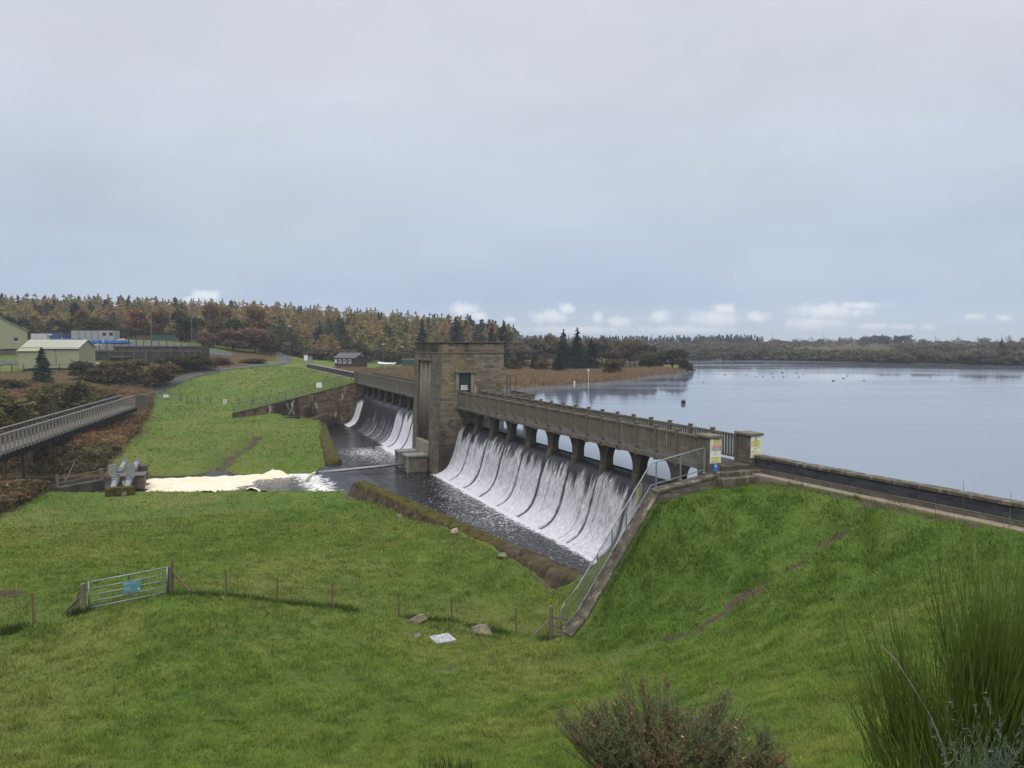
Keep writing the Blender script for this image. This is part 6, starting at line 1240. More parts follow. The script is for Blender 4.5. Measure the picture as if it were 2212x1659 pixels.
def make_broad(name, label, cat, h, r, seed, n, size, col, group=None, z0=0.2, lobes=11, asp=0.8, bark='bark', shell=0.5):
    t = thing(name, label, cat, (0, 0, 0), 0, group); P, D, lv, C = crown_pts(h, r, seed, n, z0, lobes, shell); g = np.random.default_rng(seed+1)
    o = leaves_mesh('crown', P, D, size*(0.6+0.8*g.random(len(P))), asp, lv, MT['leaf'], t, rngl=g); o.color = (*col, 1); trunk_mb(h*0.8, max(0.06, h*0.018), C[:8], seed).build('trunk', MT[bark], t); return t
def place(o, x, y, sc_=1.0, rz=0.0, sink=0.15, zs=None):
    o.location = (x, y, H(x, y)-sink); o.rotation_euler = (0, 0, rz); o.scale = (sc_, sc_, zs if zs else sc_)
def recolor(o, col):
    for c in o.children:
        if c.name.startswith('crown'): c.color = (*col, 1)

# plantation on the left: larches in autumn gold, dark spruces between them
LG = 'gold autumn larches in the plantation left of tower'; SG = 'dark spruces among the larches in the plantation'
GOLD = [(0.35, 0.26, 0.105), (0.30, 0.24, 0.105), (0.27, 0.225, 0.10), (0.38, 0.265, 0.105), (0.225, 0.20, 0.095), (0.31, 0.215, 0.095)]; DARK = [(0.068, 0.080, 0.042), (0.085, 0.092, 0.045), (0.105, 0.104, 0.046), (0.060, 0.074, 0.050)]
larch = [make_conifer('larch_tree', 'golden brown larch in the autumn plantation behind the road', 'tree', 14, 4.5, 100+i, 2600, 0.85, GOLD[0], group=LG, droop=0.22, power=0.62, base=0.02) for i in range(5)]
spruce = [make_conifer('spruce_tree', 'dark green spruce among golden larches of the plantation', 'tree', 14, 4.2, 200+i, 2600, 0.85, DARK[0], group=SG, droop=0.42, power=0.72, base=0.02) for i in range(4)]
def skyline(px): return np.interp(px, [-200, 0, 200, 400, 600, 750, 900, 1000, 1050, 1085, 1115], [636, 638, 638, 646, 655, 664, 676, 682, 690, 696, 706])
used = {}
def put(protos, x, y, hh, col, rr=None, rgen=random, label=None):
    p = rgen.choice(protos); 
    if id(p) not in used: used[id(p)] = 1; c = p
    else: c = copy_tree(p)
    ph = p.get('_h', 14); z = hh/ph; rr = rr or rgen.uniform(1.0, 1.35); place(c, x, y, rr*(0.55+0.45*z), rgen.uniform(0, 6.28), 0.2, z); recolor(c, col)
    if label: c['label'] = label
    return c
r = random.Random(21)
for (D, off, stp, pl) in ((340, 0, 17, 0.9), (323, 2, 18, 0.87), (306, 7, 19, 0.84), (289, 14, 21, 0.8), (272, 24, 22, 0.74), (256, 36, 25, 0.66), (241, 51, 28, 0.58)):
    px = -70+r.uniform(0, 20)
    while px < 1118:
        if not (D < 262 and px < 430 and r.random() < 0.25):
            xx = px+r.uniform(-7, 7); dd = D+r.uniform(-7, 7); p = atD(xx, 700, dd); gz = H(p[0], p[1]); top = atD(xx, skyline(xx)+off+abs(r.gauss(0, 6))-5, dd)[2]; hh = max(5, top-gz)
            right = xx > 1000; isl = r.random() < (pl if not right else 0.35)
            put(larch if isl else spruce, p[0], p[1], hh, tuple(c*r.uniform(.92, 1.1) for c in r.choice(GOLD if isl else DARK)), None, r)
        px += stp*r.uniform(0.8, 1.25)
# trees standing in front of the plantation
BRS = [make_broad('shrub', 'x', 'shrub', 10, 4.6, 350+i, 3000, 0.62, (0.1, 0.06, 0.03), z0=0.0, lobes=16) for i in range(4)]
BR = [make_broad('broadleaf_tree', 'x', 'tree', 10, 4.6, 300+i, 2600, 0.62, (0.1, 0.06, 0.03)) for i in range(4)]
def broad(label, px, pyb, pyt, D, wpx, col, seed, cat='tree', name='broadleaf_tree', group=None, hue=None):
    rr = random.Random(seed); p = (BRS if cat != 'tree' else BR)[seed % 4]
    if id(p) not in used: used[id(p)] = 1; c = p
    else: c = copy_tree(p)
    b = atD(px, pyb, D); gz = H(b[0], b[1]); top = atD(px, pyt, D)[2]; hh = max(1.5, top-gz); wr = wpx/FOC*D/2
    c.location = (b[0], b[1], gz-0.25); c.rotation_euler = (0, 0, rr.uniform(0, 6)); c.scale = (wr/4.9, wr/4.9, hh/9.4); recolor(c, tuple(v*1.3 for v in col)); c['label'] = label
    c['category'] = cat
    if group: c['group'] = group
    c.name = name; return c
RUS = (0.165, 0.075, 0.042); OLV = (0.050, 0.058, 0.020); DKG = (0.028, 0.038, 0.018); BRN = (0.078, 0.050, 0.027); YEL = (0.17, 0.115, 0.024); MAU = (0.092, 0.066, 0.050)
for a in [('russet red oak behind the yard, left of the bare utility pole', 303, 738, 664, 218, 72, RUS, 1), ('dull brown tree right of the russet oak', 345, 742, 672, 219, 52, (0.085, 0.047, 0.026), 2), ('big dark olive tree behind the red hedge, left side', 400, 752, 672, 216, 84, (0.042, 0.047, 0.022), 3),
          ('dark rounded tree at far left behind gable building', 32, 735, 682, 216, 66, (0.032, 0.042, 0.028), 4), ('small yellow leaved tree behind the white container', 72, 732, 676, 222, 40, YEL, 5), ('bushy green tree behind the grey site cabin', 205, 738, 684, 217, 84, (0.056, 0.06, 0.018), 6), ('dark green tree between blue container and cabin', 140, 735, 690, 219, 60, (0.04, 0.046, 0.02), 7),
          ('rusty tree above the red hedge, left', 470, 745, 655, 222, 70, (0.140, 0.085, 0.046), 8), ('rusty tree above the red hedge, right', 555, 752, 660, 222, 80, (0.150, 0.088, 0.046), 9), ('dark bushy tree behind the red hedge', 505, 762, 690, 214, 80, DKG, 10), ('orange brown tree left of the bushy green tree', 180, 733, 668, 228, 46, (0.13, 0.06, 0.022), 11),
          ('dark evergreen at the far left edge behind others', 165, 730, 655, 240, 36, (0.018, 0.032, 0.032), 12)]: broad(*a[:7], a[7])
for i, (px, wd, pt, col) in enumerate(((455, 70, 712, (0.110, 0.066, 0.050)), (505, 84, 702, (0.120, 0.066, 0.052)), (552, 84, 703, (0.130, 0.066, 0.054)), (585, 46, 716, (0.085, 0.05, 0.028)))):
    broad('part of the tall dull red hedge beside the road end', px, 774, pt, 203+i*2, wd, col, 40+i, 'hedge', 'hedge_bush', 'red hedge bushes beside the road end')
# brown and olive scrub, each bush its own object
for i, (px, pyb, pyt, D, wpx, col, lab) in enumerate([
    (690, 790, 748, 216, 90, MAU, 'mauve brown thicket behind the road bend, left part'), (640, 786, 752, 219, 60, (0.07, 0.045, 0.032), 'dull thicket directly right of the small grey shed'), (745, 790, 752, 214, 80, MAU, 'mauve brown thicket directly left of the dark hut'),
    (770, 775, 738, 222, 90, (0.05, 0.048, 0.024), 'olive scrub rising behind the roof of dark hut'), (850, 786, 752, 218, 80, (0.06, 0.05, 0.03), 'olive brown scrub behind the mesh compound'),
    (20, 935, 835, 92, 190, (0.080, 0.068, 0.028), 'large olive brown willow bush at left edge behind the boardwalk'), (-55, 985, 870, 78, 150, (0.074, 0.064, 0.028), 'olive willow bush cut off by left edge below boardwalk'), (165, 895, 815, 112, 120, (0.084, 0.074, 0.03), 'rounded olive willow bush right of large left bush'), (85, 915, 848, 100, 90, (0.054, 0.043, 0.02), 'low brown bush between the two olive willows'), (235, 880, 838, 122, 66, (0.07, 0.054, 0.024), 'small straw brown bush at far end of the boardwalk'),
    (175, 812, 775, 150, 62, (0.058, 0.044, 0.030), 'greyish bare bush at the right corner of pale green shed'), (260, 822, 776, 152, 115, (0.078, 0.056, 0.021), 'golden brown bramble mound before the filter tank'), (330, 822, 778, 154, 110, (0.082, 0.056, 0.022), 'golden brown bramble mound left of the road'), (210, 826, 786, 150, 80, (0.070, 0.052, 0.022), 'brown bramble mound right of the grey bush'), (375, 800, 764, 166, 90, (0.042, 0.045, 0.020), 'dark green brown thicket right of filter tank'), (430, 796, 762, 172, 90, (0.048, 0.047, 0.022), 'dark thicket beside the curve of the road'), (480, 790, 768, 180, 60, (0.085, 0.055, 0.028), 'rusty bracken mound just before the red hedge'), (545, 788, 771, 186, 70, (0.10, 0.063, 0.034), 'pale brown bracken mound under the red hedge'),
    (1325, 808, 772, 168, 58, (0.075, 0.062, 0.032), 'straw coloured bush at the edge of reeds'), (1108, 800, 768, 178, 44, (0.060, 0.054, 0.026), 'olive bush right behind the tower corner'), (1172, 800, 766, 180, 40, (0.085, 0.064, 0.038), 'pale brown shrub between two small spruces'),
    (1402, 797, 752, 205, 74, (0.060, 0.064, 0.024), 'light olive willow on the peninsula'), (1452, 799, 750, 204, 84, (0.036, 0.042, 0.020), 'large dark olive bush at the tip of peninsula'), (1482, 801, 775, 203, 34, (0.033, 0.038, 0.020), 'small dark bush overhanging the peninsula tip'),
    (1338, 799, 752, 212, 50, (0.105, 0.072, 0.056), 'reddish round headed bare tree on the peninsula'), (1370, 792, 742, 232, 80, (0.098, 0.074, 0.058), 'brown bare tree behind the light olive willow'), (1150, 790, 728, 235, 70, (0.088, 0.072, 0.056), 'grey brown bare trees right of tower'), (1195, 790, 722, 238, 60, (0.105, 0.070, 0.050), 'rust brown bare tree behind the reeds'), (1300, 790, 730, 234, 74, (0.090, 0.068, 0.054), 'brown tree right of the tall spruces'), (1130, 792, 745, 232, 60, (0.070, 0.066, 0.042), 'olive brown tree near the tower corner')]):
    broad(lab, px, pyb, pyt, D, wpx, col, 60+i, 'shrub' if 'tree' not in lab else 'tree', 'shrub' if 'tree' not in lab else 'broadleaf_tree')

for i in range(26):
    rr_b = random.Random(500+i); px = 1098+i*12.8+rr_b.uniform(-8, 8); D = rr_b.uniform(212, 262)
    broad(rr_b.choice(['leafless brown birch in the belt of trees behind the reeds', 'bare mauve brown alder in the belt of trees behind the reeds']), px, 792, 728+rr_b.uniform(0, 26), D, rr_b.uniform(46, 78), rr_b.choice([(0.080, 0.064, 0.050), (0.092, 0.066, 0.050), (0.070, 0.062, 0.044), (0.098, 0.060, 0.044)]), 200+i, 'tree', 'broadleaf_tree', 'bare brown trees behind the reeds')
for i, (px, pyb, pyt, D, wpx, col) in enumerate([(60, 900, 838, 104, 120, (0.066, 0.058, 0.024)), (-20, 880, 822, 112, 120, (0.062, 0.055, 0.022)), (120, 862, 822, 122, 90, (0.072, 0.062, 0.026)), (20, 845, 815, 132, 110, (0.066, 0.054, 0.026)), (200, 858, 822, 128, 80, (0.074, 0.060, 0.026)), (130, 930, 868, 94, 80, (0.058, 0.050, 0.022)), (290, 805, 772, 160, 80, (0.084, 0.060, 0.026)), (235, 806, 776, 158, 60, (0.066, 0.052, 0.028))]):
    broad('olive brown scrub bush in the rough ground left of boardwalk', px, pyb, pyt, D, wpx, col, 260+i, 'shrub', 'shrub', 'scrub bushes on the rough ground')
SP = [make_conifer('spruce_tree', 'x', 'tree', 10, 2.9, 400+i, 2600, 0.55, (0.020, 0.033, 0.028), droop=0.38, power=0.8, base=0.02, trunkh=0.95) for i in range(3)]
for i, (px, pyb, pyt, D, wpx, col, lab) in enumerate([
    (92, 824, 750, 140, 66, (0.026, 0.052, 0.026), 'dark green conifer in front of the pale green shed'), (1087, 797, 692, 215, 44, (0.022, 0.032, 0.028), 'tall dark spruce rising behind the tower corner'), (1062, 790, 700, 228, 40, (0.026, 0.034, 0.028), 'dark spruce behind the tower roof, left of the tall one'), (912, 785, 690, 230, 44, (0.030, 0.042, 0.034), 'blue green spruce behind the left corner of tower'), (985, 788, 692, 232, 44, (0.028, 0.040, 0.032), 'blue green spruce behind middle of the tower roof'),
    (1217, 799, 712, 200, 52, (0.020, 0.031, 0.026), 'tall dark spruce on the peninsula, left of the pair'), (1247, 800, 708, 201, 46, (0.018, 0.028, 0.026), 'tall ragged dark spruce on the peninsula, right of the pair'), (1278, 802, 732, 196, 66, (0.020, 0.030, 0.025), 'broad dark spruce right of the tall pair'), (1155, 801, 762, 184, 36, (0.022, 0.034, 0.028), 'small dark spruce left of the pale brown shrub'), (1207, 805, 758, 176, 54, (0.034, 0.042, 0.030), 'small grey green spruce standing in the reeds'), (1318, 797, 745, 214, 30, (0.024, 0.032, 0.026), 'narrow dark spruce behind the reddish bare tree'),
    (2163, 768, 731, 330, 26, (0.026, 0.036, 0.034), 'dark spruce on the far right shore'), (2190, 778, 750, 300, 30, (0.026, 0.036, 0.034), 'broad dark spruce near right edge on the far shore'), (1645, 762, 742, 420, 16, (0.026, 0.034, 0.032), 'small dark spruce on the far hillside')]):
    p = SP[i % 3]
    if id(p) not in used: used[id(p)] = 1; c = p
    else: c = copy_tree(p)
    b = atD(px, pyb, D); gz = H(b[0], b[1]); hh = max(2, atD(px, pyt, D)[2]-gz); wr = wpx/FOC*D/2
    c.location = (b[0], b[1], gz-0.2); c.rotation_euler = (0, 0, i*1.3); c.scale = (wr/2.9, wr/2.9, hh/10.0); recolor(c, col); c['label'] = lab
# bare birches along the far skyline, and single far trees
bare = thing('bare_tree', 'thin bare tree on the far hillside above the lake', 'tree', (0, 0, 0), 0, 'bare trees on the far hillside'); m = MB(); rr_ = random.Random(3)
m.tube([(0, 0, -0.5), (0.1, 0, 4), (0, 0.1, 9)], [0.16, 0.11, 0.03], 5); m.build('trunk', MT['barkpale'], bare); m = MB()
for i in range(34):
    z = rr_.uniform(2.5, 8.5); a = rr_.uniform(0, 6.28); l = (9.6-z)*rr_.uniform(0.2, 0.42); m.tube([(0, 0, z), (math.cos(a)*l*0.6, math.sin(a)*l*0.6, z+l*0.7), (math.cos(a)*l, math.sin(a)*l, z+l*1.5)], [0.05, 0.035, 0.02], 3)
m.build('branches', MT['barkpale'], bare); first = True
for i in range(70):
    px = rr_.choice([rr_.uniform(1700, 1760), rr_.uniform(1760, 1850), rr_.uniform(1960, 2090), rr_.uniform(1480, 1560), rr_.uniform(2090, 2200)]); D = rr_.uniform(430, 660); b = atD(px, 745, D); c = bare if first else copy_tree(bare); first = False; s_ = rr_.uniform(0.55, 0.95); place(c, b[0], b[1], s_, rr_.uniform(0, 6), 0.1, s_*rr_.uniform(0.7, 1.0))
FB = [make_broad('far_tree', 'dark rounded tree on the far skyline', 'tree', 6, 4, 500+i, 420, 1.1, (0.035, 0.040, 0.030), 'far trees on the skyline') for i in range(2)]
for i in range(40):
    px = rr_.choice([rr_.uniform(1840, 1900), rr_.uniform(1900, 1960), rr_.uniform(1560, 1640), rr_.uniform(1660, 1840), rr_.uniform(2060, 2230), rr_.uniform(1960, 2060)]); big = 1860 < px < 1960; D = rr_.uniform(600, 700); b = atD(px, 742, D); p = FB[i % 2]
    if id(p) not in used: used[id(p)] = 1; c = p
    else: c = copy_tree(p)
    s_ = rr_.uniform(0.5, 0.9)*(1.5 if big else 0.8); place(c, b[0], b[1], s_, rr_.uniform(0, 6), 0.2, s_*(1.15 if big else 0.8)); recolor(c, tuple(v*rr_.uniform(0.8, 1.25) for v in ((0.034, 0.040, 0.030) if big else (0.055, 0.050, 0.036))))

# far woods and scrub that read as one mass
def mass(name, label, cat, pts, hgt, wid, col, n, size, mat, seed, con=False):
    """pts: (x, y) on the ground; one mound or cone of leaf faces on each"""
    g = np.random.default_rng(seed); k = len(pts); Ps = []; Ds = []; Ls = []
    for i, (x, y) in enumerate(pts):
        hh = hgt*(0.7+0.6*g.random()); ww = wid*(0.7+0.6*g.random()); z = H(x, y)
        if con: P, D, lv = conifer_pts(hh, ww, seed+i, n, base=0.02)
        else: P, D, lv, C = crown_pts(hh, ww, seed+i, n, 0.05, 6)
        tone = g.uniform(-0.25, 0.25); Ps.append(P+np.array([x, y, z-0.2])); Ds.append(D); Ls.append(np.clip(lv+tone, 0, 1))
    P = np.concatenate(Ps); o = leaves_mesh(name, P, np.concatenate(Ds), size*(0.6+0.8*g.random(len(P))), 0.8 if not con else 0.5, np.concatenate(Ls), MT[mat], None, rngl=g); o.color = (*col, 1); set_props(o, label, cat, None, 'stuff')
rr_ = random.Random(77)
SHX = [1330, 1420, 1500, 1600, 1700, 1800, 1900, 2050, 2212, 2400]; SHD = [at(px, float(np.interp(px, [1330, 1420, 1500, 1600, 1700, 1800, 1900, 2050, 2212, 2500], [776, 777, 777.5, 778, 779, 781, 784, 787, 790, 798])), LAKE)[1] for px in SHX]
def scatter(n, f): return [tuple(atD(*f())[:2]) for _ in range(n)]
mass('far_conifer_wood', 'dark conifer wood along the skyline beyond the lake inlet', 'wood', scatter(420, lambda: (rr_.uniform(1090, 1640), 745, rr_.uniform(560, 760))), 6.8, 3.6, (0.044, 0.054, 0.048), 90, 1.7, 'needle', 900, True)
mass('far_scrub', 'olive and brown willow scrub lining the far shore', 'scrub', scatter(260, lambda: (lambda px: (px, 780, float(np.interp(px, SHX, SHD))+rr_.uniform(0.5, 20)))(rr_.uniform(1340, 2260))), 4.2, 5.0, (0.105, 0.096, 0.074), 300, 0.8, 'leaf', 1300)
mass('far_scrub', 'brown mixed scrub on the slope below the far conifer wood', 'scrub', scatter(150, lambda: (rr_.uniform(1120, 1720), 765, rr_.uniform(350, 540))), 6, 6, (0.118, 0.098, 0.074), 260, 1.05, 'leaf', 1700)
mass('far_scrub', 'rusty and grey scrub on the hillside at right of far shore', 'scrub', scatter(60, lambda: (rr_.uniform(1930, 2260), 765, rr_.uniform(310, 470))), 4.5, 5.0, (0.110, 0.078, 0.058), 260, 0.85, 'leaf', 2100)
mass('hillside_heather', 'low brown heather and bracken over the far hillside', 'heather', scatter(520, lambda: (rr_.uniform(1560, 2240), 760, rr_.uniform(320, 640))), 1.0, 5.5, (0.20, 0.152, 0.105), 90, 1.1, 'leaf', 2500)
mass('skyline_wood', 'grey brown leafless wood along the top of the far hill', 'wood', scatter(90, lambda: (rr_.choice([rr_.uniform(1560, 1860), rr_.uniform(1960, 2240), rr_.uniform(1660, 1780)]), 745, rr_.uniform(520, 660))), 5.2, 4.2, (0.100, 0.088, 0.074), 150, 0.9, 'leaf', 3300)
mass('skyline_wood', 'dark wood on the far hilltop right of centre lake', 'wood', scatter(34, lambda: (rr_.uniform(1845, 1965), 745, rr_.uniform(560, 640))), 7.5, 4.0, (0.050, 0.054, 0.044), 220, 0.9, 'leaf', 3500)
mass('forest_edge_scrub', 'brown underwood along the foot of the plantation', 'scrub', scatter(130, lambda: (rr_.uniform(-60, 1100), 770, rr_.uniform(214, 236))), 2.6, 3.4, (0.052, 0.040, 0.024), 170, 0.6, 'leaf', 2900)

# reeds, bracken, dead stems
def blades(name, label, cat, xy, hmin, hmax, width, col, mat, seed, lean=0.35, zoff=0.0, asp=None):
    g = np.random.default_rng(seed); x, y = xy; n = len(x); z = gsample(ZZ, x, y)+zoff; hh = hmin+(hmax-hmin)*g.random(n); a = g.random(n)*2*np.pi; ln = lean*g.random(n)
    d = unit(np.stack([np.cos(a)*ln, np.sin(a)*ln, np.ones(n)], 1)); P = np.stack([x, y, z-0.05], 1); sd_ = np.stack([np.cos(a+1.57), np.sin(a+1.57), 0*a], 1)*width*0.5
    V = np.stack([P-sd_, P+sd_, P+d*hh[:, None]*0.6+sd_*0.9, P+d*hh[:, None]*0.6-sd_*0.9, P+d*hh[:, None]], 1)
    F1 = np.arange(n)[:, None]*5+np.array([0, 1, 2, 3]); F2 = np.arange(n)[:, None]*5+np.array([3, 2, 4, 4])
    V4 = np.concatenate([V[:, :4].reshape(-1, 3)]); V3 = np.stack([V[:, 3], V[:, 2], V[:, 4], V[:, 4]+sd_*0.02], 1).reshape(-1, 3)
    lv = np.repeat(g.random(n)*0.7+0.15, 4); o = np_mesh(name, np.concatenate([V4, V3]), np.concatenate([np.arange(4*n).reshape(-1, 4), 4*n+np.arange(4*n).reshape(-1, 4)]), MT[mat], None, False, {'lv': np.concatenate([lv, lv])}); o.color = (*col, 1); return set_props(o, label, cat, None, 'stuff')
def sample_poly(poly, n, seed, cond=None):
    g = np.random.default_rng(seed); P = np.array([p[:2] for p in poly]); X_, Y_ = [], []
    lo, hi = P.min(0), P.max(0); tot = 0
    while tot < n:
        x = lo[0]+(hi[0]-lo[0])*g.random(n*2); y = lo[1]+(hi[1]-lo[1])*g.random(n*2); k = inpoly(x, y, poly)
        if cond is not None: k &= cond(x, y)
        X_.append(x[k]); Y_.append(y[k]); tot += k.sum()
        if k.sum() == 0: break
    return np.concatenate(X_)[:n], np.concatenate(Y_)[:n]
RB = [at(1088, 840, LAKE)[:2], at(1130, 838, LAKE)[:2], at(1180, 834, LAKE)[:2], at(1250, 829, LAKE)[:2], at(1320, 823, LAKE)[:2], at(1400, 813, LAKE)[:2], at(1470, 805, LAKE)[:2], at(1504, 799.5, LAKE)[:2], atD(1495, 797, 205)[:2], atD(1400, 802, 196)[:2], atD(1300, 805, 188)[:2], atD(1088, 800, 182)[:2]]
blades('reed_bed', 'golden brown reed bed along the lake edge right of tower', 'reeds', sample_poly(RB, 30000, 3, lambda x, y: fbm(x*0.25, y*0.25, 6, 3) > 0.33), 0.45, 1.1, 0.12, (0.265, 0.180, 0.110), 'reed', 31)
RB2 = [atD(878, 822, 140)[:2], atD(900, 818, 140)[:2], atD(900, 800, 180)[:2], atD(800, 806, 176)[:2], atD(700, 803, 178)[:2], atD(690, 806, 170)[:2], atD(770, 815, 146)[:2]]
blades('reed_bed', 'straw coloured reeds between the left footbridge and dark hut', 'reeds', sample_poly(RB2, 9000, 4, lambda x, y: fbm(x*0.2, y*0.2, 8, 3) > 0.5), 0.5, 1.4, 0.11, (0.25, 0.18, 0.11), 'reed', 33)
STRAW = [atD(205, 862, 122)[:2], atD(255, 868, 118)[:2], atD(335, 842, 146)[:2], atD(320, 820, 160)[:2], atD(240, 832, 146)[:2]]
blades('straw_grass', 'pale straw coloured tall grass beyond the end of boardwalk', 'dead grass', sample_poly(STRAW, 5000, 5), 0.5, 1.1, 0.10, (0.23, 0.165, 0.085), 'reed', 35)
rough_ok = lambda x, y: inpoly(x, y, ROUGH) & (y < 150) & (y > 45) & (fbm(x*0.22, y*0.22, 15, 4) > 0.2) & (dpoly(x, y, STREAM) > 5)
def bracken(name, label, x, y, hgt, col, seed, size, k):
    g = np.random.default_rng(seed); n = len(x); z = gsample(ZZ, x, y); hb = hgt*(0.4+0.9*fbm(x*0.5, y*0.5, seed, 4)); X_ = np.repeat(x, k)+g.normal(size=n*k)*0.22; Y_ = np.repeat(y, k)+g.normal(size=n*k)*0.22; Z_ = np.repeat(z, k)+np.repeat(hb, k)*g.random(n*k)**0.7
    D = unit(g.normal(size=(n*k, 3))*np.array([1, 1, 0.6])+np.array([0, 0, 0.25])); lv = np.clip(np.repeat(fbm(x*0.7, y*0.7, seed+5, 4)*1.6-0.45, k)+0.35*g.random(n*k), 0, 1)
    o = leaves_mesh(name, np.stack([X_, Y_, Z_], 1), D, size*(0.6+0.9*g.random(n*k)), 0.4, lv, MT['leaf'], None, rngl=g); o.color = (*col, 1); return set_props(o, label, 'undergrowth', None, 'stuff')
x, y = sample_poly(ROUGH, 42000, 9, lambda x, y: rough_ok(x, y) & (dpoly(x, y, ROUGH, True) > 0.6) & (x > -0.72*y-4) & (y < 140)); sel = fbm(x*0.11, y*0.11, 44, 3) 
bracken('dead_bracken', 'dead brown bracken and brambles under the boardwalk', x[sel > 0.33], y[sel > 0.33], 1.15, (0.205, 0.122, 0.070), 51, 0.34, 6); bracken('bramble_scrub', 'dull green brambles mixed through the dead bracken', x[sel <= 0.40], y[sel <= 0.40], 1.0, (0.125, 0.105, 0.052), 52, 0.32, 6)

# ------------------------------------------------------------------ grass blades on the near field and bank
def grass_patch(seed, n_target, rmin, rmax, dens_pow, name, label, th=0.84):
    g = np.random.default_rng(seed); n = n_target*2; u_ = g.random(n); rr = rmin*np.power(rmax/rmin, u_) if dens_pow == 2 else np.sqrt(rmin**2+(rmax**2-rmin**2)*u_); a = (g.random(n)*2-1)*th
    x = rr*np.sin(a); y = rr*np.cos(a); z = gsample(ZZ, x, y); zn = gsample(zone, x, y); s_, q_ = Sinv(x, y)
    ok = ~inpoly(x, y, POOLPOLY) & (dpoly(x, y, BW) > 1.62) & (dpoly(x, y, [W_A[:2], W_B, W_C]) > 0.55) & (dpoly(x, y, STREAM) > 4.6) & (dpoly(x, y, RWALL) > 1.0) & (zn[:, 0] < 0.5) & (np.hypot(x-mh.location.x, y-mh.location.y) > 0.55)
    ok &= ~inpoly(x, y, LAKEPOLY) & (g.random(n) > zn[:, 1]*0.95) & (s_*1.0 < 6) & (dpoly(x, y, [pc.location[:2], (pc.location.x+1.2, pc.location.y+11)]) > 1.9)
    wl = dpoly(x, y, [W_A[:2], W_B, W_C]); side = (wl < 1.1) & (x > np.interp(y, [34, 37, 40], [2.6, 6.3, 9.8])); ok &= ~(side & (wl < 0.98))
    cl = fbm(x*1.5, y*1.5, seed+2, 3); ok &= g.random(n) < sstep(cl, 0.22, 0.55)*0.5+0.5
    x, y, z, zn, rr, cl = x[ok], y[ok], z[ok], zn[ok], rr[ok], cl[ok]; n = len(x); lush = zn[:, 2]; big = fbm(x*0.6, y*0.6, seed+4, 3)
    h_ = (0.05+0.075*g.random(n))*(0.72+0.8*sstep(cl, 0.4, 0.75))*(1+0.3*lush*(0.3+1.2*sstep(big, 0.45, 0.7)))*(1+rr/90); w_ = np.maximum(0.005, 0.00052*rr)*(0.8+0.5*g.random(n)); az = g.random(n)*2*np.pi; ln = 0.35+0.9*g.random(n)
    d = unit(np.stack([np.cos(az)*ln, np.sin(az)*ln+0.1, np.ones(n)], 1)); sd_ = np.stack([-np.sin(az), np.cos(az), 0*az], 1)*w_[:, None]; P = np.stack([x, y, z-0.01], 1)
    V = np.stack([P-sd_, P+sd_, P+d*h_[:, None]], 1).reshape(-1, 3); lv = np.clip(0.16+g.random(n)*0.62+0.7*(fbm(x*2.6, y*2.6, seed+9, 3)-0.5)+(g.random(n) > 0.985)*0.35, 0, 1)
    lv3 = np.stack([lv*0.8, lv*0.8, np.minimum(lv*1.25, 1)], 1).ravel()  # shade between blades painted in: roots darker, tips lighter
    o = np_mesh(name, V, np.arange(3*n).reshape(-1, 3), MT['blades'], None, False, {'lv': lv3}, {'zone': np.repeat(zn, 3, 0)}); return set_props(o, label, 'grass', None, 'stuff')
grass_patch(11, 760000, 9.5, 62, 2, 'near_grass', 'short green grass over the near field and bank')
grass_patch(13, 130000, 45, 190, 2, 'far_grass', 'mown green grass of the far field beyond the stream', 0.62)
# rank grass along the fence line and wall foot
def tufts(seed, line, n, wid, hmin, hmax, label, col, name='rank_grass'):
    g = np.random.default_rng(seed); P = np.array([p[:2] for p in line]); cum = np.r_[0, np.cumsum(np.hypot(*np.diff(P, axis=0).T))]; l = g.random(n)*cum[-1]; x = np.interp(l, cum, P[:, 0])+g.normal(size=n)*wid; y = np.interp(l, cum, P[:, 1])+g.normal(size=n)*wid
    k = vnoise(l*0.9, 0*l, seed) > 0.3; x, y = x[k], y[k]; o = blades(name, label, 'grass', (x, y), hmin, hmax, 0.016, col, 'reed', seed+1, 0.9); return o
tufts(61, FLINE[:3], 2600, 0.16, 0.12, 0.38, 'longer dark grass along the fence left of near gate', (0.050, 0.082, 0.022)); tufts(62, FLINE[3:], 6500, 0.15, 0.10, 0.32, 'longer dark grass along the fence right of near gate', (0.052, 0.078, 0.022))
gm = [G(900, 1362, 35.1), G(1075, 1378, 34.6)]; tufts(63, gm, 900, 0.3, 0.1, 0.3, 'rank grass round the boulders and pale slab', (0.05, 0.085, 0.024)); tufts(64, [G(925, 1650, 19.4), G(1010, 1655, 19.2)], 160, 0.28, 0.3, 0.62, 'dark rush stems at the bottom edge of the grass', (0.030, 0.050, 0.016), 'rushes')
tufts(65, [(W_B[0]+0.75, W_B[1]-0.75), (W_C[0]+0.75, W_C[1]-0.6)], 2600, 0.12, 0.08, 0.22, 'longer grass along the foot of near wing wall', (0.05, 0.10, 0.024))

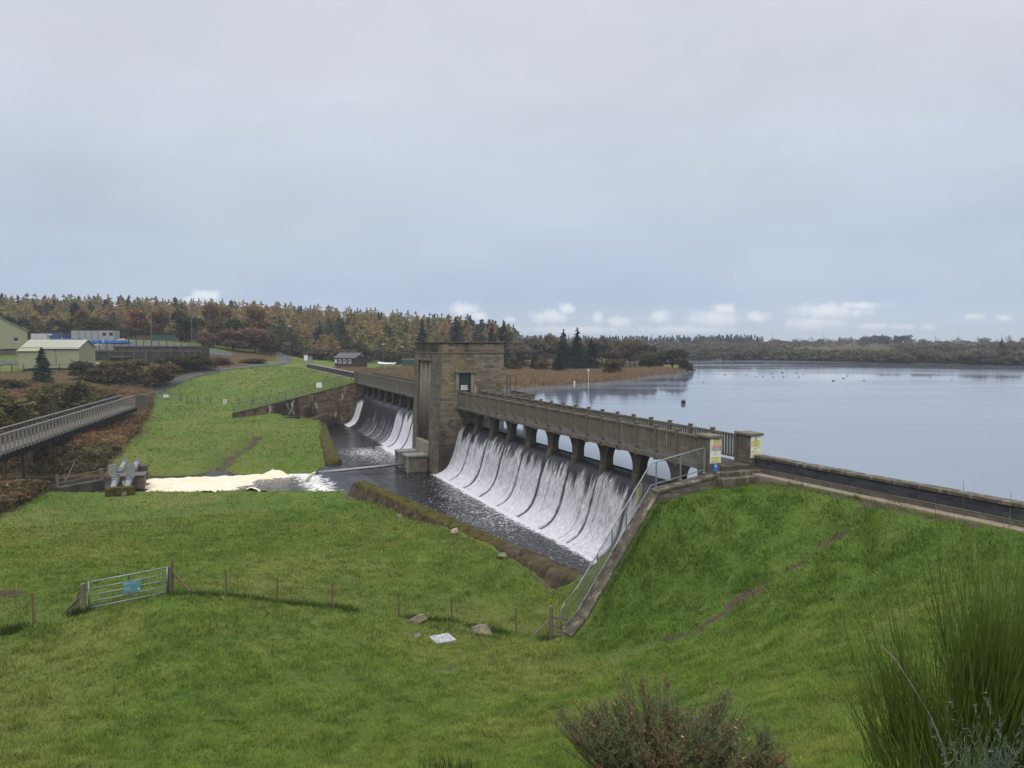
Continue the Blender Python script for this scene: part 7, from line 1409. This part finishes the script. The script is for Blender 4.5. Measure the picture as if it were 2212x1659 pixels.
def tussocks(seed, n, per, poly, label, col, hmin, hmax, spread):
    cx_, cy_ = sample_poly(poly, n, seed, lambda x, y: ~inpoly(x, y, POOLPOLY) & (dpoly(x, y, BW) > 2.4) & (dpoly(x, y, [W_A[:2], W_B, W_C]) > 1.2) & (fbm(x*0.35, y*0.35, seed, 3) > 0.42) & (dpoly(x, y, TRACK) > 0.35))
    g = np.random.default_rng(seed+1); s_ = spread*(0.5+g.random(len(cx_))); x = np.repeat(cx_, per)+g.normal(size=n*per)*np.repeat(s_, per); y = np.repeat(cy_, per)+g.normal(size=n*per)*np.repeat(s_, per)
    blades('grass_tussocks', label, 'grass', (x, y), hmin, hmax, 0.018, col, 'reed', seed+2, 1.5)
tussocks(71, 520, 46, BANKP, 'coarser tussocks of long grass scattered over the right bank', (0.080, 0.128, 0.022), 0.08, 0.24, 0.13)
tussocks(74, 420, 36, [atD(0, 1659, 20)[:2], atD(1300, 1659, 18.5)[:2], atD(1250, 1440, 29.8)[:2], atD(1190, 1383, 34.2)[:2], atD(700, 1312, 35.5)[:2], atD(0, 1375, 30)[:2]], 'coarser grass tussocks scattered over the near field', (0.088, 0.125, 0.024), 0.06, 0.17, 0.12)
BWO = [(p[0]-1.62, p[1]-0.98) for p in BW]; tufts(66, BWO, 2600, 0.16, 0.08, 0.26, 'tussocky grass along the outer foot of long mossy wall', (0.085, 0.105, 0.034))
# ------------------------------------------------------------------ foreground gorse and broom
def gorse(name, label, px, py, D, wd, ht, seed, nst, col, lean=0.25, pods=True, needle=0.022, dens=190):
    b = atD(px, py, D); t = thing(name, label, 'bush', (b[0], b[1], H(b[0], b[1]))); g = np.random.default_rng(seed); Ps = []; Ds = []; lv = []; bf = []; stems = MB(); nl = max(1, int(wd*5)); LB = [(wd*0.5*(2*(i+0.5)/nl-1)+g.normal()*0.03, g.normal()*0.14*wd, ht*(0.58+0.48*g.random())*(1-0.25*abs(2*(i+0.5)/nl-1)**3), wd*0.14+0.10*g.random()) for i in range(nl)]; pp_ = []; pd = []
    for i in range(nst):
        lb = LB[g.integers(0, len(LB))]; a = g.random()*2*np.pi; rr = np.sqrt(g.random()); bx, by = lb[0]*0.45+0.06*wd*np.cos(a), lb[1]*0.45+0.06*wd*np.sin(a); tx, ty = lb[0]+lb[3]*rr*np.cos(a), lb[1]+lb[3]*rr*np.sin(a); tz = lb[2]*(1-0.30*rr**2)*(0.66+0.40*g.random())
        k = 7; f = np.linspace(0, 1, k); cx = bx+(tx-bx)*f**1.4; cy = by+(ty-by)*f**1.4; cz = tz*f; path = np.stack([cx, cy, cz], 1)+g.normal(size=(k, 3))*0.012; stems.tube([tuple(p) for p in path], list(np.linspace(0.006, 0.002, k)), 4)
        brown = g.random() < 0.28; m_ = dens; f = 0.25+0.75*g.random(m_)**0.7; p = np.stack([np.interp(f, np.linspace(0, 1, k), path[:, j]) for j in range(3)], 1)
        # short side shoots carry the spines
        ns = 14; sh = g.integers(0, ns, m_); sa = g.random(ns)*2*np.pi; so_ = 0.05+0.15*g.random(ns); sf_ = 0.3+0.68*g.random(ns); base = np.stack([np.interp(sf_, np.linspace(0, 1, k), path[:, j]) for j in range(3)], 1); sd_ = unit(np.stack([np.cos(sa)*0.8, np.sin(sa)*0.8, 0.9+0*sa], 1)); us = g.random(m_); half = g.random(m_) < 0.65
        p = np.where(half[:, None], base[sh]+sd_[sh]*(so_[sh]*us)[:, None], p); ax = np.where(half[:, None], sd_[sh], np.array([0, 0, 1.0])); d = unit(g.normal(size=(m_, 3))+ax*0.9); Ps.append(p); Ds.append(d); lv.append(np.clip(0.3+0.6*g.random(m_), 0, 1)); bf.append(np.full(m_, brown) | (g.random(m_) < 0.12))
        if pods and g.random() < 0.85:
            kk = g.integers(1, 7); ff = 0.55+0.43*g.random(kk); pp_.append(np.stack([np.interp(ff, np.linspace(0, 1, k), path[:, j]) for j in range(3)], 1)+g.normal(size=(kk, 3))*0.02); pd.append(unit(g.normal(size=(kk, 3))*0.6+np.array([0, 0, 1])))
    P = np.concatenate(Ps); D_ = np.concatenate(Ds); lv = np.concatenate(lv); bf = np.concatenate(bf) & pods; sz = needle*(0.7+0.7*g.random(len(P))); o = leaves_mesh('foliage', P[~bf], D_[~bf], sz[~bf], 0.17, lv[~bf], MT['leaf'], t, True, g); o.color = (*col, 1)
    if bf.any(): o = leaves_mesh('dead_foliage', P[bf], D_[bf], sz[bf], 0.2, lv[bf], MT['leaf'], t, True, g); o.color = (0.20, 0.14, 0.085, 1); stems.build('stems', MT['bark'], t)
    if pods and pp_:
        P = np.concatenate(pp_); o = leaves_mesh('seed_pods', P, np.concatenate(pd), 0.030+0.022*g.random(len(P)), 0.45, g.random(len(P))*0.7+0.3, MT['reed'], t, False, g); o.color = (0.42, 0.25, 0.13, 1)
    return t
GCOL = (0.155, 0.185, 0.085)
gorse('gorse_bush', 'large brown green gorse bush with dry pods at bottom of the picture', 1440, 1690, 8.6, 2.2, 1.56, 71, 340, GCOL, needle=0.034, dens=400)
gorse('gorse_bush', 'small brown gorse sprig right of the large gorse bush', 1650, 1690, 8.3, 0.6, 0.95, 73, 60, GCOL, needle=0.034, dens=420)
def broom(name, label, base, fans, seed, col):
    t = thing(name, label, 'bush', base); g = np.random.default_rng(seed); m = MB(); lvl = []
    for (tip, n, spread, rad) in fans:
        tip = np.array(tip)
        for i in range(n):
            tp = tip+g.normal(size=3)*np.array(spread); f0_ = g.random()*0.35; st = tip*f0_*0.55+g.normal(size=3)*np.array([0.07, 0.07, 0.03]); tp = st+(tp-st)*(0.5+0.55*math.sqrt(g.random())); mid = st+(tp-st)*np.array([0.30, 0.30, 0.68])+np.array([g.normal()*0.05, g.normal()*0.05, 0])+np.array([0, 0, 0.08*np.linalg.norm(tp-st)*g.random()])+g.normal(size=3)*0.03
            pts = [(1-f)**2*st+2*f*(1-f)*mid+f*f*tp for f in np.linspace(0, 1, 7)]; m.tube([tuple(p) for p in pts], list(rad*np.linspace(1, 0.4, 7)), 3)
            for k in range(6):
                f = 0.2+0.6*g.random(); p = (1-f)**2*st+2*f*(1-f)*mid+f*f*tp; e = p+(tp-st)*(0.28+0.25*g.random())+g.normal(size=3)*np.array([0.05, 0.05, 0.03]); m.tube([tuple(p), tuple(p*0.45+e*0.55+np.array([0, 0, 0.01])), tuple(e)], [rad*0.7, rad*0.55, rad*0.3], 3)
    o = m.build('stems', MT['broom'], t); return t
mb_, tb_, bb_ = new_mat('broom_stem'); n_ = tb_.noise(pos_co(tb_), 22, 4, 0.6); tb_.put(bb_.inputs['Base Color'], tb_.ramp(n_, [(0.25, (0.048, 0.088, 0.011)), (0.5, (0.096, 0.150, 0.018)), (0.75, (0.180, 0.215, 0.036))])); bb_.inputs['Roughness'].default_value = 0.6; MT['broom'] = mb_
BB = Vector(atD(2120, 1860, 3.3)); BB.z = H(BB.x, BB.y)-0.15
def rel(px, py, D): return tuple(Vector(atD(px, py, D))-BB)
broom('broom_bush', 'tall green broom bush with thin upright stems at right edge', tuple(BB), [
    (rel(2075, 1320, 3.2), 18, (0.05, 0.12, 0.05), 0.0034), (rel(2140, 1350, 3.3), 50, (0.07, 0.15, 0.08), 0.0034), (rel(2215, 1370, 3.4), 95, (0.09, 0.2, 0.09), 0.0034), (rel(2290, 1350, 3.4), 100, (0.12, 0.2, 0.11), 0.0034), (rel(2110, 1400, 3.1), 44, (0.13, 0.15, 0.10), 0.003), (rel(2200, 1420, 3.1), 95, (0.14, 0.15, 0.12), 0.003), (rel(2180, 1540, 3.0), 130, (0.15, 0.12, 0.10), 0.003)], 81, (0.05, 0.08, 0.01))
BB = Vector(atD(2065, 1800, 3.0)); BB.z = H(BB.x, BB.y)-0.15
broom('broom_bush', 'low spreading broom spray with a dry stick at bottom right', tuple(BB), [
    (rel(1868, 1440, 3.0), 26, (0.05, 0.10, 0.05), 0.0028), (rel(1840, 1490, 3.0), 6, (0.03, 0.06, 0.03), 0.003), (rel(1905, 1420, 3.1), 34, (0.05, 0.1, 0.06), 0.0026), (rel(1960, 1470, 3.1), 40, (0.07, 0.1, 0.07), 0.0026), (rel(2020, 1500, 3.1), 50, (0.08, 0.1, 0.07), 0.0026)], 83, (0.05, 0.08, 0.01))
dpt = [Vector(atD(2040, 1620, 2.9)), Vector(atD(2008, 1545, 2.9)), Vector(atD(1968, 1478, 2.92)), Vector(atD(1930, 1420, 2.95)), Vector(atD(1903, 1394, 3.0))]
dbase = Vector((dpt[0].x+0.12, dpt[0].y+0.1, 0)); dbase.z = H(dbase.x, dbase.y)-0.05
ds = thing('dry_stick', 'pale dry curved stick rising out of the broom', 'stick', tuple(dbase)); m = MB(); m.tube([(0, 0, 0)]+[tuple(p-dbase) for p in dpt], [0.008, 0.0048, 0.0042, 0.0038, 0.003, 0.0015], 6); m.build('stem', MT['barkpale'], ds, True)
sp = gorse('gorse_sprig', 'pale grey green gorse sprig in front of the broom at bottom right corner', 2165, 1760, 2.2, 0.26, 0.62, 75, 60, (0.125, 0.155, 0.112), pods=False, needle=0.0145, dens=620)
b_ = atD(2165, 1760, 2.2); top_ = atD(2140, 1520, 2.2); sp.location = (b_[0], b_[1], H(b_[0], b_[1])-0.05); sp.scale = (1, 1, max(0.3, (top_[2]-sp.location.z)/0.62))
for p in BR+BRS+SP+larch+spruce+FB:
    if id(p) not in used:
        for c in list(p.children): bpy.data.objects.remove(c)
        bpy.data.objects.remove(p)

# ------------------------------------------------------------------ air: a little haze in which far things fade
hm = bpy.data.materials.new('air'); hm.use_nodes = True; hm.node_tree.nodes.remove(hm.node_tree.nodes['Principled BSDF'])
pv = hm.node_tree.nodes.new('ShaderNodeVolumePrincipled'); pv.inputs['Color'].default_value = (0.80, 0.86, 0.94, 1); pv.inputs['Density'].default_value = 0.00017; pv.inputs['Anisotropy'].default_value = 0.0
hm.node_tree.links.new(pv.outputs[0], hm.node_tree.nodes['Material Output'].inputs['Volume'])
zlo = float(ZZ.min())-1.0; m = MB(); m.box(GX[0]-2, GX[-1]+2, GY[0]-2, GY[-1]+2, zlo, 60.0)
hz = m.build('haze', hm); hz['kind'] = 'stuff'; hz['label'] = 'thin pale autumn haze filling the whole valley'

# ------------------------------------------------------------------ air: a little haze in which far things fade
hm = bpy.data.materials.new('air'); hm.use_nodes = True; hm.node_tree.nodes.remove(hm.node_tree.nodes['Principled BSDF'])
pv = hm.node_tree.nodes.new('ShaderNodeVolumePrincipled'); pv.inputs['Color'].default_value = (0.80, 0.86, 0.94, 1); pv.inputs['Density'].default_value = 0.00017; pv.inputs['Anisotropy'].default_value = 0.0
hm.node_tree.links.new(pv.outputs[0], hm.node_tree.nodes['Material Output'].inputs['Volume'])
zlo = float(ZZ.min())-1.0; m = MB(); m.box(GX[0]-2, GX[-1]+2, GY[0]-2, GY[-1]+2, zlo, 60.0)
hz = m.build('haze', hm); hz['kind'] = 'stuff'; hz['label'] = 'thin pale autumn haze filling the whole valley'
